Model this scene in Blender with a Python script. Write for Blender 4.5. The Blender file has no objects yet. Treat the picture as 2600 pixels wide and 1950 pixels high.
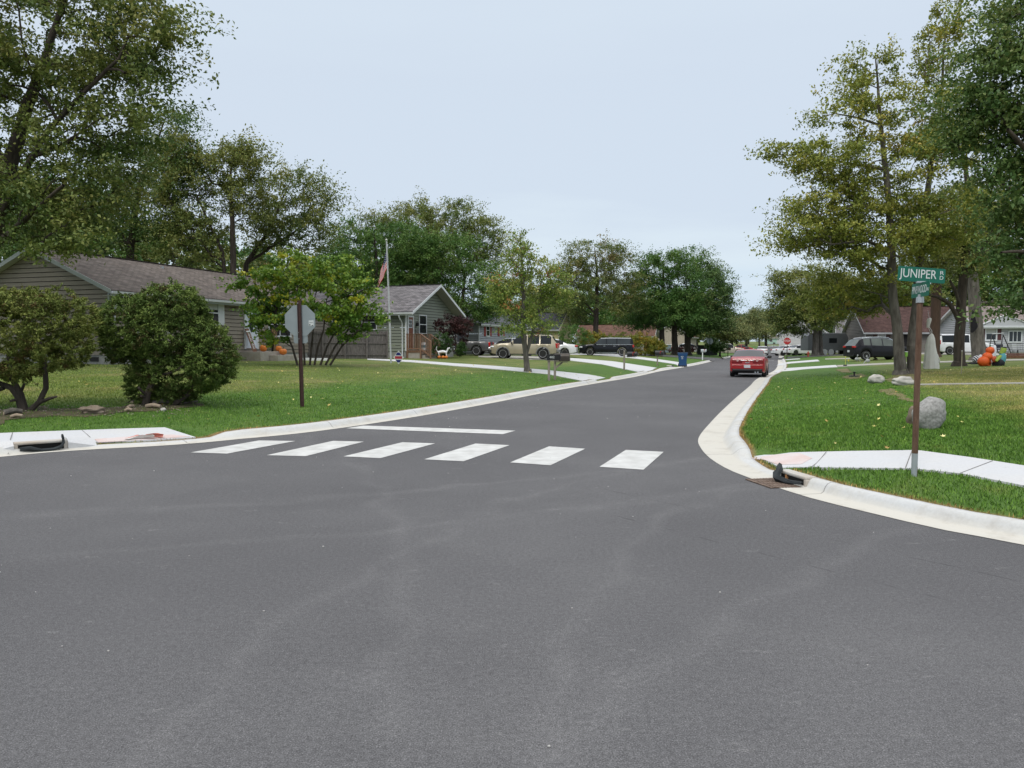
import bpy, bmesh, math, random
import numpy as np
from mathutils import Vector, Matrix
from mathutils.geometry import delaunay_2d_cdt
R = math.radians
sc = bpy.context.scene
col = sc.collection
random.seed(7); rng = np.random.default_rng(7)

# ------------------------------------------------------------------ camera, sky, sun, exposure
F_PX, CX, CY, CAM_Z = 1953.0, 1300.0, 975.0, 1.55        # focal length and centre in photo pixels
TILT = math.atan(97.0 / F_PX); CT, ST = math.cos(TILT), math.sin(TILT)
cd = bpy.data.cameras.new('camera'); cam = bpy.data.objects.new('camera', cd); col.objects.link(cam)
cd.sensor_fit = 'HORIZONTAL'; cd.sensor_width = 36.0; cd.lens = 36.0 * F_PX / 2600.0
cd.clip_start = 0.05; cd.clip_end = 6000
cam.location = (0, 0, CAM_Z); cam.rotation_euler = (math.pi / 2 - TILT, 0, 0)
sc.camera = cam

SUN_EL, SUN_AZ = R(52), R(205)                           # azimuth clockwise from +Y (north)
w = bpy.data.worlds.new('World'); sc.world = w; w.use_nodes = True
nt = w.node_tree; nt.nodes.clear()
def wn(t, **k):
    n = nt.nodes.new(t)
    for a, b in k.items(): setattr(n, a, b)
    return n
out = wn('ShaderNodeOutputWorld'); bg = wn('ShaderNodeBackground')
sky = wn('ShaderNodeTexSky'); sky.sky_type = 'NISHITA'; sky.sun_disc = False
sky.sun_elevation = SUN_EL; sky.sun_rotation = SUN_AZ; sky.air_density = 1.0; sky.dust_density = 4.0
tc = wn('ShaderNodeTexCoord'); sep = wn('ShaderNodeSeparateXYZ'); ramp = wn('ShaderNodeValToRGB')
nt.links.new(tc.outputs['Generated'], sep.inputs[0])
mp = wn('ShaderNodeMapping'); mp.inputs['Scale'].default_value = (1.2, 1.2, 7.0)
nz = wn('ShaderNodeTexNoise'); nz.inputs['Scale'].default_value = 2.2; nz.inputs['Detail'].default_value = 5
nt.links.new(tc.outputs['Generated'], mp.inputs[0]); nt.links.new(mp.outputs[0], nz.inputs['Vector'])
ma = wn('ShaderNodeMath', operation='MULTIPLY_ADD'); ma.inputs[1].default_value = 0.22; ma.inputs[2].default_value = -0.11
nt.links.new(nz.outputs['Fac'], ma.inputs[0])
ad = wn('ShaderNodeMath', operation='ADD'); nt.links.new(sep.outputs['Z'], ad.inputs[0]); nt.links.new(ma.outputs[0], ad.inputs[1])
nt.links.new(ad.outputs[0], ramp.inputs[0])
el = ramp.color_ramp.elements
el[0].position = 0.0; el[0].color = (7.0, 8.2, 9.3, 1)
el[1].position = 1.0; el[1].color = (21.0, 21.0, 21.2, 1)
for p, c in ((0.05, (6.8, 8.2, 9.5)), (0.10, (7.6, 8.7, 9.6)), (0.16, (6.9, 7.9, 9.1)), (0.30, (6.9, 7.85, 9.05)), (0.45, (7.2, 8.2, 9.3)), (0.64, (14.0, 14.3, 14.8))):
    e = el.new(p); e.color = (*c, 1)
mix = wn('ShaderNodeMixRGB'); mix.inputs[0].default_value = 0.92
nt.links.new(sky.outputs[0], mix.inputs[1]); nt.links.new(ramp.outputs[0], mix.inputs[2])
nt.links.new(mix.outputs[0], bg.inputs['Color']); bg.inputs['Strength'].default_value = 0.10
nt.links.new(bg.outputs[0], out.inputs['Surface'])

sl = bpy.data.lights.new('sun', 'SUN'); sl.energy = 1.3; sl.angle = R(18); sl.color = (1.0, 0.96, 0.9)
sun = bpy.data.objects.new('sun', sl); col.objects.link(sun)
sd = Vector((math.sin(SUN_AZ) * math.cos(SUN_EL), math.cos(SUN_AZ) * math.cos(SUN_EL), math.sin(SUN_EL)))
sun.rotation_euler = (-sd).to_track_quat('-Z', 'Y').to_euler(); sun.location = (0, -20, 40)
sc.view_settings.view_transform = 'Standard'; sc.view_settings.look = 'None'
sc.view_settings.exposure = 0.0; sc.view_settings.gamma = 1.0; sc.view_settings.use_curve_mapping = False
sc.render.engine = 'CYCLES'
sc.cycles.max_bounces = 8; sc.cycles.diffuse_bounces = 4; sc.cycles.transmission_bounces = 4; sc.cycles.transparent_max_bounces = 6

# ------------------------------------------------------------------ photo pixel <-> place
def ray(u, v):
    x = (u - CX) / F_PX; y = (CY - v) / F_PX
    return x, CT + y * ST, -ST + y * CT
def at(u, v, Y):
    x, y, z = ray(u, v); k = Y / y
    return Vector((x * k, Y, CAM_Z + z * k))
def g0(u, v, z=0.0):
    x, y, zz = ray(u, v); k = (z - CAM_Z) / zz
    return Vector((x * k, y * k, z))
def ppm(Y): return F_PX / Y                                # photo pixels in a metre at depth Y

# ------------------------------------------------------------------ materials
MATS = {}
def mat(name, c, rough=0.7, metal=0.0, var=0.0, scale=4.0, bump=0.0, bscale=40.0, spec=0.4, coat=0.0, c2=None, detail=4, stretch=None, emit=None):
    if name in MATS: return MATS[name]
    m = bpy.data.materials.new(name); m.use_nodes = True; MATS[name] = m
    n = m.node_tree; b = n.nodes['Principled BSDF']
    b.inputs['Roughness'].default_value = rough; b.inputs['Metallic'].default_value = metal
    b.inputs['Specular IOR Level'].default_value = spec; b.inputs['Coat Weight'].default_value = coat
    b.inputs['Base Color'].default_value = (*c, 1)
    tcn = n.nodes.new('ShaderNodeTexCoord'); vec = tcn.outputs['Object']
    if stretch:
        mpn = n.nodes.new('ShaderNodeMapping'); mpn.inputs['Scale'].default_value = stretch
        n.links.new(vec, mpn.inputs[0]); vec = mpn.outputs[0]
    if var > 0 or c2:
        t = n.nodes.new('ShaderNodeTexNoise'); t.inputs['Scale'].default_value = scale; t.inputs['Detail'].default_value = detail
        n.links.new(vec, t.inputs['Vector'])
        r = n.nodes.new('ShaderNodeValToRGB'); n.links.new(t.outputs['Fac'], r.inputs[0])
        a = c if c2 else tuple(x * (1 - var) for x in c); bb = c2 if c2 else tuple(min(1, x * (1 + var)) for x in c)
        r.color_ramp.elements[0].position = 0.3; r.color_ramp.elements[0].color = (*a, 1)
        r.color_ramp.elements[1].position = 0.7; r.color_ramp.elements[1].color = (*bb, 1)
        n.links.new(r.outputs[0], b.inputs['Base Color'])
    if bump > 0:
        t2 = n.nodes.new('ShaderNodeTexNoise'); t2.inputs['Scale'].default_value = bscale; t2.inputs['Detail'].default_value = 3
        n.links.new(vec, t2.inputs['Vector'])
        bn = n.nodes.new('ShaderNodeBump'); bn.inputs['Strength'].default_value = bump; bn.inputs['Distance'].default_value = 0.02
        n.links.new(t2.outputs['Fac'], bn.inputs['Height']); n.links.new(bn.outputs[0], b.inputs['Normal'])
    return m

LEAF_GAIN = (1.75, 1.88, 1.65)
def leaf_mat(name, cols, trans=0.22, rough=0.55):
    """foliage: every leaf has its own tint (a random number) between the given colours"""
    if name in MATS: return MATS[name]
    m = bpy.data.materials.new(name); m.use_nodes = True; MATS[name] = m
    n = m.node_tree; n.nodes.clear()
    o = n.nodes.new('ShaderNodeOutputMaterial')
    a = n.nodes.new('ShaderNodeAttribute'); a.attribute_name = 'tint'
    r = n.nodes.new('ShaderNodeValToRGB'); n.links.new(a.outputs['Fac'], r.inputs[0])
    e = r.color_ramp.elements
    for i, c in enumerate(cols):
        p = i / (len(cols) - 1)
        if i == 0: k = e[0]; k.position = 0
        elif i == len(cols) - 1: k = e[len(e) - 1]; k.position = 1
        else: k = e.new(p)
        k.color = (min(c[0] * LEAF_GAIN[0], .8), min(c[1] * LEAF_GAIN[1], .8), min(c[2] * LEAF_GAIN[2], .8), 1)
    b = n.nodes.new('ShaderNodeBsdfPrincipled'); b.inputs['Roughness'].default_value = rough; b.inputs['Specular IOR Level'].default_value = 0.3
    t = n.nodes.new('ShaderNodeBsdfTranslucent'); mx = n.nodes.new('ShaderNodeMixShader'); mx.inputs[0].default_value = trans
    n.links.new(r.outputs[0], b.inputs['Base Color']); n.links.new(r.outputs[0], t.inputs['Color'])
    n.links.new(b.outputs[0], mx.inputs[1]); n.links.new(t.outputs[0], mx.inputs[2]); n.links.new(mx.outputs[0], o.inputs[0])
    return m

# ------------------------------------------------------------------ objects and mesh helpers
def tag(o, label=None, cat=None, group=None, kind=None):
    if label: o['label'] = label
    if cat: o['category'] = cat
    if group: o['group'] = group
    if kind: o['kind'] = kind
    return o
def thing(name, label, cat, loc=(0, 0, 0), rz=0.0, group=None):
    o = bpy.data.objects.new(name, None); col.objects.link(o)
    o.empty_display_size = 0.2; o.location = loc; o.rotation_euler = (0, 0, rz)
    return tag(o, label, cat, group)
def copy_thing(root, loc, rz=None, label=None):
    r = root.copy(); col.objects.link(r); r.location = loc
    if rz is not None: r.rotation_euler = (0, 0, rz)
    if label: r['label'] = label
    for ch in list(root.children):
        c = ch.copy(); col.objects.link(c); c.parent = r
        for g in list(ch.children):
            d = g.copy(); col.objects.link(d); d.parent = c
    return r

class MB:
    """collects shapes and links them as ONE mesh object"""
    def __init__(s): s.v = []; s.f = []; s.mi = []; s.cur = 0
    def add(s, vs, fs):
        o = len(s.v); s.v += [tuple(p) for p in vs]
        for f in fs: s.f.append(tuple(i + o for i in f)); s.mi.append(s.cur)
        return s
    def box(s, c, d, M=None):
        x, y, z = d[0] / 2, d[1] / 2, d[2] / 2
        vs = [Vector(p) for p in ((-x, -y, -z), (x, -y, -z), (x, y, -z), (-x, y, -z), (-x, -y, z), (x, -y, z), (x, y, z), (-x, y, z))]
        if M is not None: vs = [M @ p for p in vs]
        c = Vector(c)
        return s.add([p + c for p in vs], [(0, 3, 2, 1), (4, 5, 6, 7), (0, 1, 5, 4), (1, 2, 6, 5), (2, 3, 7, 6), (3, 0, 4, 7)])
    def bx(s, a, b):
        return s.box([(a[i] + b[i]) / 2 for i in range(3)], [abs(b[i] - a[i]) for i in range(3)])
    def bar(s, p, q, wd, ht, up=(0, 0, 1)):
        p, q = Vector(p), Vector(q); d = (q - p); L = d.length; d.normalize()
        u = Vector(up); sx = d.cross(u)
        if sx.length < 1e-4: sx = d.cross(Vector((1, 0, 0)))
        sx.normalize(); uz = sx.cross(d)
        M = Matrix((sx, d, uz)).transposed()
        return s.box((p + q) / 2, (wd, L, ht), M)
    def tube(s, pts, rad, n=8, cap=True):
        pts = [Vector(p) for p in pts]; vs = []; fs = []
        if not hasattr(rad, '__len__'): rad = [rad] * len(pts)
        ref = None
        for i, p in enumerate(pts):
            d = (pts[min(i + 1, len(pts) - 1)] - pts[max(i - 1, 0)])
            d = d.normalized() if d.length > 1e-9 else Vector((0, 0, 1))
            if ref is None: ref = Vector((1, 0, 0)) if abs(d.x) < 0.9 else Vector((0, 1, 0))
            a = d.cross(ref).normalized(); b = d.cross(a); ref = -b.cross(d) if False else ref
            for k in range(n):
                t = 2 * math.pi * k / n
                vs.append(p + (a * math.cos(t) + b * math.sin(t)) * rad[i])
        for i in range(len(pts) - 1):
            for k in range(n):
                k2 = (k + 1) % n
                fs.append((i * n + k, i * n + k2, (i + 1) * n + k2, (i + 1) * n + k))
        if cap:
            fs.append(tuple(range(n))[::-1]); fs.append(tuple(range((len(pts) - 1) * n, len(pts) * n)))
        return s.add(vs, fs)
    def lathe(s, prof, n=16, c=(0, 0, 0), M=None, wob=None):
        vs = []; fs = []; c = Vector(c)
        for r, z in prof:
            for k in range(n):
                t = 2 * math.pi * k / n; rr = r * (wob(t, z) if wob else 1)
                p = Vector((rr * math.cos(t), rr * math.sin(t), z))
                vs.append((M @ p if M is not None else p) + c)
        for i in range(len(prof) - 1):
            for k in range(n):
                k2 = (k + 1) % n; fs.append((i * n + k, i * n + k2, (i + 1) * n + k2, (i + 1) * n + k))
        fs.append(tuple(range(n))[::-1]); fs.append(tuple(range((len(prof) - 1) * n, len(prof) * n)))
        return s.add(vs, fs)
    def ball(s, c, r, n=16, m=10, noise=0.0, seed=0, M=None):
        if not hasattr(r, '__len__'): r = (r, r, r)
        vs = []; fs = []; c = Vector(c)
        from mathutils import noise as mn
        for i in range(m + 1):
            a = math.pi * i / m
            for k in range(n):
                t = 2 * math.pi * k / n
                q = Vector((math.sin(a) * math.cos(t), math.sin(a) * math.sin(t), math.cos(a)))
                f = 1 + (noise * mn.noise(q * 1.6 + Vector((seed, seed * 2, 0))) + noise * 0.4 * mn.noise(q * 4.3 + Vector((0, seed, 3))) if noise else 0)
                p = Vector((q.x * r[0] * f, q.y * r[1] * f, q.z * r[2] * f))
                vs.append((M @ p if M is not None else p) + c)
        for i in range(m):
            for k in range(n):
                k2 = (k + 1) % n; fs.append((i * n + k, (i + 1) * n + k, (i + 1) * n + k2, i * n + k2))
        return s.add(vs, fs)
    def prism(s, poly, o, ex, ey, ez, t):
        """2-D outline poly in the plane (ex, ey) at o, thickened by t along ez"""
        o, ex, ey, ez = Vector(o), Vector(ex), Vector(ey), Vector(ez); n = len(poly)
        a = [o + ex * p[0] + ey * p[1] for p in poly]; b = [p + ez * t for p in a]
        return s.add(a + b, [tuple(range(n))[::-1], tuple(range(n, 2 * n))] + [(i, (i + 1) % n, n + (i + 1) % n, n + i) for i in range(n)])
    def build(s, name, m, parent=None, smooth=False, bevel=0.0, loc=None, angle=40):
        me = bpy.data.meshes.new(name); me.from_pydata(s.v, [], s.f)
        ms = m if isinstance(m, (list, tuple)) else [m]
        for k in ms: me.materials.append(k)
        if len(ms) > 1: me.polygons.foreach_set('material_index', s.mi)
        bm = bmesh.new(); bm.from_mesh(me); bmesh.ops.remove_doubles(bm, verts=bm.verts, dist=1e-5)
        bmesh.ops.recalc_face_normals(bm, faces=bm.faces)
        if bevel > 0: bmesh.ops.bevel(bm, geom=[e for e in bm.edges if len(e.link_faces) == 2 and e.calc_face_angle(0) > 0.6], offset=bevel, segments=2, profile=0.5, affect='EDGES', clamp_overlap=True)
        bm.to_mesh(me); bm.free()
        if smooth:
            me.shade_smooth()
            try: me.set_sharp_from_angle(angle=R(angle))
            except Exception: pass
        o = bpy.data.objects.new(name, me); col.objects.link(o)
        if parent: o.parent = parent
        if loc: o.location = loc
        return o

def npmesh(name, V, FQ, m, attr=None, parent=None, loc=None, smooth=False):
    """mesh from arrays: V (n,3), FQ (k,3|4); attr = {name: per-face floats}"""
    me = bpy.data.meshes.new(name); k, c = FQ.shape
    me.vertices.add(len(V)); me.vertices.foreach_set('co', np.ascontiguousarray(V, dtype=np.float32).ravel())
    me.loops.add(k * c); me.loops.foreach_set('vertex_index', np.ascontiguousarray(FQ, dtype=np.int32).ravel())
    me.polygons.add(k); me.polygons.foreach_set('loop_start', np.arange(0, k * c, c, dtype=np.int32))
    if smooth: me.polygons.foreach_set('use_smooth', np.ones(k, dtype=bool))
    me.update(calc_edges=True)
    for an, (dom, val) in (attr or {}).items():
        a = me.attributes.new(an, 'FLOAT', dom); a.data.foreach_set('value', np.asarray(val, dtype=np.float32))
    me.materials.append(m)
    o = bpy.data.objects.new(name, me); col.objects.link(o)
    if parent: o.parent = parent
    if loc is not None: o.location = loc
    return o

def text(s, size, m, parent, M, name='lettering', width=None, extrude=0.004, align='CENTER'):
    """raised lettering: M places the text plane (x right, y up)"""
    cu = bpy.data.curves.new(name, 'FONT'); cu.body = s; cu.size = size; cu.extrude = extrude
    cu.align_x = align; cu.align_y = 'CENTER'; cu.materials.append(m)
    t = bpy.data.objects.new(name, cu); col.objects.link(t); bpy.context.view_layer.update()
    sx = width / max(t.dimensions.x, 1e-4) if width else 1.0
    me = bpy.data.meshes.new_from_object(t.evaluated_get(bpy.context.evaluated_depsgraph_get())); bpy.data.objects.remove(t)
    if not me.materials: me.materials.append(m)
    o = bpy.data.objects.new(name, me); col.objects.link(o); o.parent = parent
    o.matrix_local = M @ Matrix.Diagonal((sx, 1, 1, 1))
    return o
def plane_M(o, ex, ey):
    ex, ey = Vector(ex).normalized(), Vector(ey).normalized(); ez = ex.cross(ey)
    M = Matrix((ex, ey, ez)).transposed().to_4x4(); M.translation = Vector(o); return M

# common materials
WHITE = mat('white paint', (0.72, 0.73, 0.74), 0.5, var=0.05, scale=3)
BLACK = mat('black plastic', (0.012, 0.012, 0.013), 0.45, var=0.2, scale=9)
RUBBER = mat('tyre rubber', (0.018, 0.018, 0.018), 0.8, var=0.2, scale=12)
GLASS = mat('dark window glass', (0.02, 0.025, 0.028), 0.06, spec=0.5, var=0.15, scale=1.5)
CARGLASS = mat('tinted car glass', (0.010, 0.013, 0.015), 0.05, spec=0.32, var=0.1, scale=2)
CHROME = mat('bright metal', (0.62, 0.63, 0.65), 0.22, 1.0, var=0.06, scale=5)
GALV = mat('galvanised metal', (0.36, 0.39, 0.41), 0.5, 0.35, var=0.08, scale=6)
RED_LENS = mat('red lens', (0.42, 0.015, 0.012), 0.18, spec=0.6, var=0.15, scale=12)
CLEAR_LENS = mat('clear lens', (0.55, 0.57, 0.6), 0.12, spec=0.7, var=0.1, scale=12)
# ------------------------------------------------------------------ the ground: kerb lines, road, lawns, pavements
RD = Vector((0.3310, 0.9436))                             # direction of the street
def hill(x, y):                                           # the street climbs a little far away
    t = np.asarray(x) * RD.x + np.asarray(y) * RD.y
    k = np.clip(t - 115, 0, None)
    return 0.0062 * k * k / (k + 18)
def P2(lst): return [tuple(g0(u, v).xy) for u, v in lst]
LEFT_A = [(-34, -22), (-22, -5), (-15.5, 3.0), (-10.5, 7.8)] + P2([(0, 1161), (113, 1150), (249, 1141), (400, 1133), (520, 1124), (602, 1116), (700, 1107), (800, 1096), (1003, 1067), (1200, 1033), (1370, 1000), (1460, 983), (1612, 957), (1680, 942)])
RIGHT_A = [(9.0, -9.0), (5.6, 1.2)] + P2([(2600, 1385), (2403, 1348), (2211, 1303.5), (2057, 1265), (1950, 1230.5), (1861, 1198), (1804, 1165), (1777, 1134), (1773, 1115), (1808, 1069), (1861, 1017), (1904, 980), (1921, 963)])
for k in (60, 82, 120, 180, 260, 330): LEFT_A.append((-6.55 * RD.y + k * RD.x, 6.55 * RD.x + k * RD.y))
for k in (52, 96, 140, 200, 260, 330): RIGHT_A.append((-0.42 * RD.y + k * RD.x, 0.42 * RD.x + k * RD.y))
def smooth_line(P, step=0.3):
    P = np.array(P); out = []
    for i in range(len(P) - 1):
        p0, p1, p2, p3 = P[max(i - 1, 0)], P[i], P[i + 1], P[min(i + 2, len(P) - 1)]
        L = np.linalg.norm(p2 - p1); n = max(2, int(L / (step if p1[1] < 45 else 2.0)))
        a = 0.5
        d01, d12, d23 = [max(np.linalg.norm(q) ** a, 1e-4) for q in (p1 - p0, p2 - p1, p3 - p2)]
        m1 = (p2 - p1) + d12 * ((p1 - p0) / d01 - (p2 - p0) / (d01 + d12)) if i > 0 else p2 - p1
        m2 = (p2 - p1) + d12 * ((p3 - p2) / d23 - (p3 - p1) / (d12 + d23)) if i < len(P) - 2 else p2 - p1
        for t in np.linspace(0, 1, n, endpoint=False):
            out.append((2 * t**3 - 3 * t**2 + 1) * p1 + (t**3 - 2 * t**2 + t) * m1 + (-2 * t**3 + 3 * t**2) * p2 + (t**3 - t**2) * m2)
    out.append(P[-1]); return np.array(out)
AL, AR = smooth_line(LEFT_A), smooth_line(RIGHT_A)
def normals(P, side):
    T = np.gradient(P, axis=0); T /= np.linalg.norm(T, axis=1)[:, None]
    for _ in range(4): T[1:-1] = (T[:-2] + 2 * T[1:-1] + T[2:]) / 4
    T /= np.linalg.norm(T, axis=1)[:, None]
    return np.stack([-T[:, 1], T[:, 0]], 1) * side
NL, NR = normals(AL, 1), normals(AR, -1)
sm = lambda a, b, x: (lambda t: t * t * (3 - 2 * t))(np.clip((x - a) / (b - a), 0, 1))
yr = AR[:, 1]
WG_R = 0.27 + 0.12 * sm(8.5, 12, yr); WT_R = 0.43 + 0.22 * sm(8.5, 12, yr)
WG_L = np.full(len(AL), 0.20); WT_L = np.full(len(AL), 0.43)
KL, KR = AL + NL * WT_L[:, None], AR + NR * WT_R[:, None]     # back of kerb = lawn edge

def pip(P, poly):
    P = np.atleast_2d(P); x, y = P[:, 0], P[:, 1]; ins = np.zeros(len(P), bool); n = len(poly); j = n - 1
    for i in range(n):
        xi, yi = poly[i]; xj, yj = poly[j]
        if yi != yj:
            c = ((yi > y) != (yj > y)) & (x < (xj - xi) * (y - yi) / (yj - yi) + xi); ins ^= c
        j = i
    return ins
def pdist(P, L):
    P = np.atleast_2d(P); A, B = L[:-1], L[1:]; D = B - A; LL = (D * D).sum(1)
    out = np.empty(len(P))
    for i in range(0, len(P), 4000):
        q = P[i:i + 4000, None, :] - A[None]
        t = np.clip((q * D[None]).sum(2) / LL[None], 0, 1)
        out[i:i + 4000] = np.sqrt(((q - t[..., None] * D[None]) ** 2).sum(2)).min(1)
    return out
FARX = 1500.0
END = (KL[-1] + KR[-1]) / 2
POLY_L = np.vstack([KL, [END, (500, 1600), (-FARX, 1600), (-FARX, -100)]])
POLY_R = np.vstack([KR, [END, (500, 1600), (FARX, 1600), (FARX, -100)]])
# dropped kerbs: (centre, half width) where drives and crossings meet the road
RAMPS = [(g0(1500, 966).xy, 1.3), (g0(1655, 944).xy, 1.7), (g0(1738, 932).xy, 1.6), (g0(330, 1128).xy, 1.15), (g0(1935, 1185).xy, 0.62), (g0(1970, 945).xy, 1.2), (g0(1977, 925).xy, 1.8)]
def rampf(P):
    P = np.atleast_2d(P); r = np.zeros(len(P))
    for c, h in RAMPS:
        d = np.hypot(P[:, 0] - c[0], P[:, 1] - c[1]); r = np.maximum(r, 1 - sm(h, h + 0.45, d))
    return r
def edge_d(P):
    """distance behind the kerb (negative on the road)"""
    P = np.atleast_2d(np.asarray(P, float)); inl, inr = pip(P, POLY_L), pip(P, POLY_R)
    return np.where(inl, pdist(P, KL), np.where(inr, pdist(P, KR), -1.0))
def Hn(P, d=None):
    P = np.atleast_2d(np.asarray(P, float)); d = edge_d(P) if d is None else d
    dd = np.clip(d, 0, None)
    z = 0.11 - 0.085 * rampf(P) * np.exp(-dd / 0.9) + 0.75 * np.tanh(dd / 11.5)
    return np.where(d < 0, 0.0, z) + hill(P[:, 0], P[:, 1])
def H(x, y): return float(Hn([(x, y)])[0])
def gp(u, v):
    """the ground point seen at a photo pixel"""
    z = 0.3
    for _ in range(30):
        p = g0(u, v, z); zn = 0.45 * z + 0.55 * H(p.x, p.y)
        if abs(zn - z) < 4e-4: break
        z = zn
    p = g0(u, v, z); p.z = H(p.x, p.y); return p
def on(u, Y):
    """the ground point at depth Y in the direction of photo column u"""
    z = 0.5
    for _ in range(4):
        x = (u - CX) / F_PX * (Y * CT + (CAM_Z - z) * ST); z = H(x, Y)
    return Vector((x, Y, z))

def drape(name, poly, lift, m, res=0.5, thick=0.08, attr=True):
    """a slab that follows the ground"""
    poly = [Vector((p[0], p[1])) for p in poly]
    dense = []
    for i in range(len(poly)):
        a, b = poly[i], poly[(i + 1) % len(poly)]; n = max(1, int((b - a).length / res))
        dense += [a.lerp(b, k / n) for k in range(n)]
    xs = [p.x for p in dense]; ys = [p.y for p in dense]
    pts = []
    for x in np.arange(min(xs), max(xs), res):
        for y in np.arange(min(ys), max(ys), res): pts.append((x + 0.11 * res, y + 0.07 * res))
    if pts:
        pts = np.array(pts); dn = np.array([(p.x, p.y) for p in dense])
        keep = pip(pts, dn) & (pdist(pts, np.vstack([dn, dn[:1]])) > res * 0.35); pts = pts[keep]
    V2 = dense + [Vector((float(p[0]), float(p[1]))) for p in pts]
    vo, eo, fo, *_ = delaunay_2d_cdt(V2, [], [list(range(len(dense)))], 1, 1e-5)
    P = np.array([(p.x, p.y) for p in vo]); d = edge_d(P)
    z = Hn(P, d) + lift
    V = [(p[0], p[1], zz) for p, zz in zip(P, z)]; mb = MB(); mb.add(V, [tuple(f) for f in fo])
    nb = len(dense); dz = Hn([(p.x, p.y) for p in dense]) + lift
    top = [(p.x, p.y, q) for p, q in zip(dense, dz)]; bot = [(a, b, c - thick) for a, b, c in top]
    mb.add(top + bot, [(i, (i + 1) % nb, nb + (i + 1) % nb, nb + i) for i in range(nb)])
    o = mb.build(name, m, smooth=True, angle=50); tag(o, kind='structure'); return o

# --- materials of the ground
def node_mat(name):
    m = bpy.data.materials.new(name); m.use_nodes = True; n = m.node_tree
    b = n.nodes['Principled BSDF']
    def N(t, ins=None, **k):
        q = n.nodes.new(t)
        for a, v in k.items(): setattr(q, a, v)
        for a, v in (ins or {}).items():
            if hasattr(v, 'is_linked') or isinstance(v, bpy.types.NodeSocket): n.links.new(v, q.inputs[a])
            else: q.inputs[a].default_value = v
        return q
    geo = N('ShaderNodeNewGeometry'); return m, n, b, N, geo.outputs['Position']
def cr(N, fac, stops):
    r = N('ShaderNodeValToRGB', {0: fac}); e = r.color_ramp.elements
    for i, (p, c) in enumerate(stops):
        k = e[0] if i == 0 else (e[len(e) - 1] if i == len(stops) - 1 else e.new(p))
        k.position = p; k.color = (*c, 1) if hasattr(c, '__len__') else (c, c, c, 1)
    return r.outputs[0]

# asphalt: fine chippings, dusty sweeps where wheels turn, pale scuffs and one joint between paver lanes
m, n, b, N, pos = node_mat('asphalt'); ASPHALT = m
def M2(op, x, y): return N('ShaderNodeMath', {0: x, 1: y}, operation=op).outputs[0]
big = N('ShaderNodeTexNoise', {'Vector': pos, 'Scale': 0.28, 'Detail': 6, 'Roughness': 0.62})
base = cr(N, big.outputs['Fac'], [(0.30, (0.082, 0.081, 0.085)), (0.52, (0.097, 0.096, 0.100)), (0.72, (0.116, 0.115, 0.118))])
cur = base
sxyz = N('ShaderNodeSeparateXYZ', {0: pos})
wob = N('ShaderNodeTexNoise', {'Vector': pos, 'Scale': 1.1, 'Detail': 4})
patch = N('ShaderNodeTexNoise', {'Vector': pos, 'Scale': 0.8, 'Detail': 8, 'Roughness': 0.78})
pf = cr(N, patch.outputs['Fac'], [(0.36, 0.15), (0.62, 1.0)])
for cx, cy, rad, wd, amt in ((9.5, 2.0, 9.4, .13, .14), (9.5, 2.0, 11.0, .12, .12), (9.5, 2.0, 10.3, 1.3, .07), (-8.5, 24.0, 17.5, .14, .15), (-8.5, 24.0, 19.1, .13, .13), (-8.5, 24.0, 18.4, 1.6, .06), (-22, 2, 21.5, .14, .13), (14, -6, 16.4, .14, .13), (3, -9, 12.2, 2.2, .15)):
    v1 = N('ShaderNodeVectorMath', {0: pos, 1: (cx, cy, 0)}, operation='DISTANCE').outputs['Value']
    v2 = M2('MULTIPLY_ADD', wob.outputs['Fac'], .8); v2.node.inputs[2].default_value = -.4 - rad
    dv = M2('ABSOLUTE', M2('ADD', v1, v2), 0); f = cr(N, M2('DIVIDE', dv, wd), [(0.0, amt), (1.0, 0.0)])
    cur = N('ShaderNodeMixRGB', {0: M2('MULTIPLY', f, pf), 1: cur, 2: (0.25, 0.247, 0.247, 1)}).outputs[0]
st = N('ShaderNodeMapping', {0: pos}); st.inputs['Rotation'].default_value = (0, 0, R(-20)); st.inputs['Scale'].default_value = (1.0, 2.2, 1)
scuff = N('ShaderNodeTexNoise', {'Vector': st.outputs[0], 'Scale': 3.4, 'Detail': 11, 'Roughness': 0.80})
scf = cr(N, scuff.outputs['Fac'], [(0.595, 0.0), (0.69, 0.5)])
cur = N('ShaderNodeMixRGB', {0: scf, 1: cur, 2: (0.29, 0.285, 0.28, 1)}).outputs[0]
dk = N('ShaderNodeTexNoise', {'Vector': st.outputs[0], 'Scale': 7.5, 'Detail': 8, 'Roughness': 0.8})
dkf = cr(N, dk.outputs['Fac'], [(0.27, 0.8), (0.36, 0.0)])
cur = N('ShaderNodeMixRGB', {0: dkf, 1: cur, 2: (0.05, 0.05, 0.052, 1)}).outputs[0]
fine = N('ShaderNodeTexNoise', {'Vector': pos, 'Scale': 150.0, 'Detail': 3, 'Roughness': 0.8})
fc = cr(N, fine.outputs['Fac'], [(0.33, 0.22), (0.44, 0.82), (0.56, 1.12), (0.68, 2.3)])
cur = N('ShaderNodeMixRGB', {0: 1.0, 1: cur, 2: fc}, blend_type='MULTIPLY').outputs[0]
mid = N('ShaderNodeTexNoise', {'Vector': pos, 'Scale': 34.0, 'Detail': 4, 'Roughness': 0.75})
mc = cr(N, mid.outputs['Fac'], [(0.30, 0.72), (0.50, 1.0), (0.70, 1.25)])
cur = N('ShaderNodeMixRGB', {0: 1.0, 1: cur, 2: mc}, blend_type='MULTIPLY').outputs[0]
brk = N('ShaderNodeTexNoise', {'Vector': pos, 'Scale': 3.0, 'Detail': 4})
bk = cr(N, brk.outputs['Fac'], [(0.45, 0.0), (0.60, 0.75)])
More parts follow.
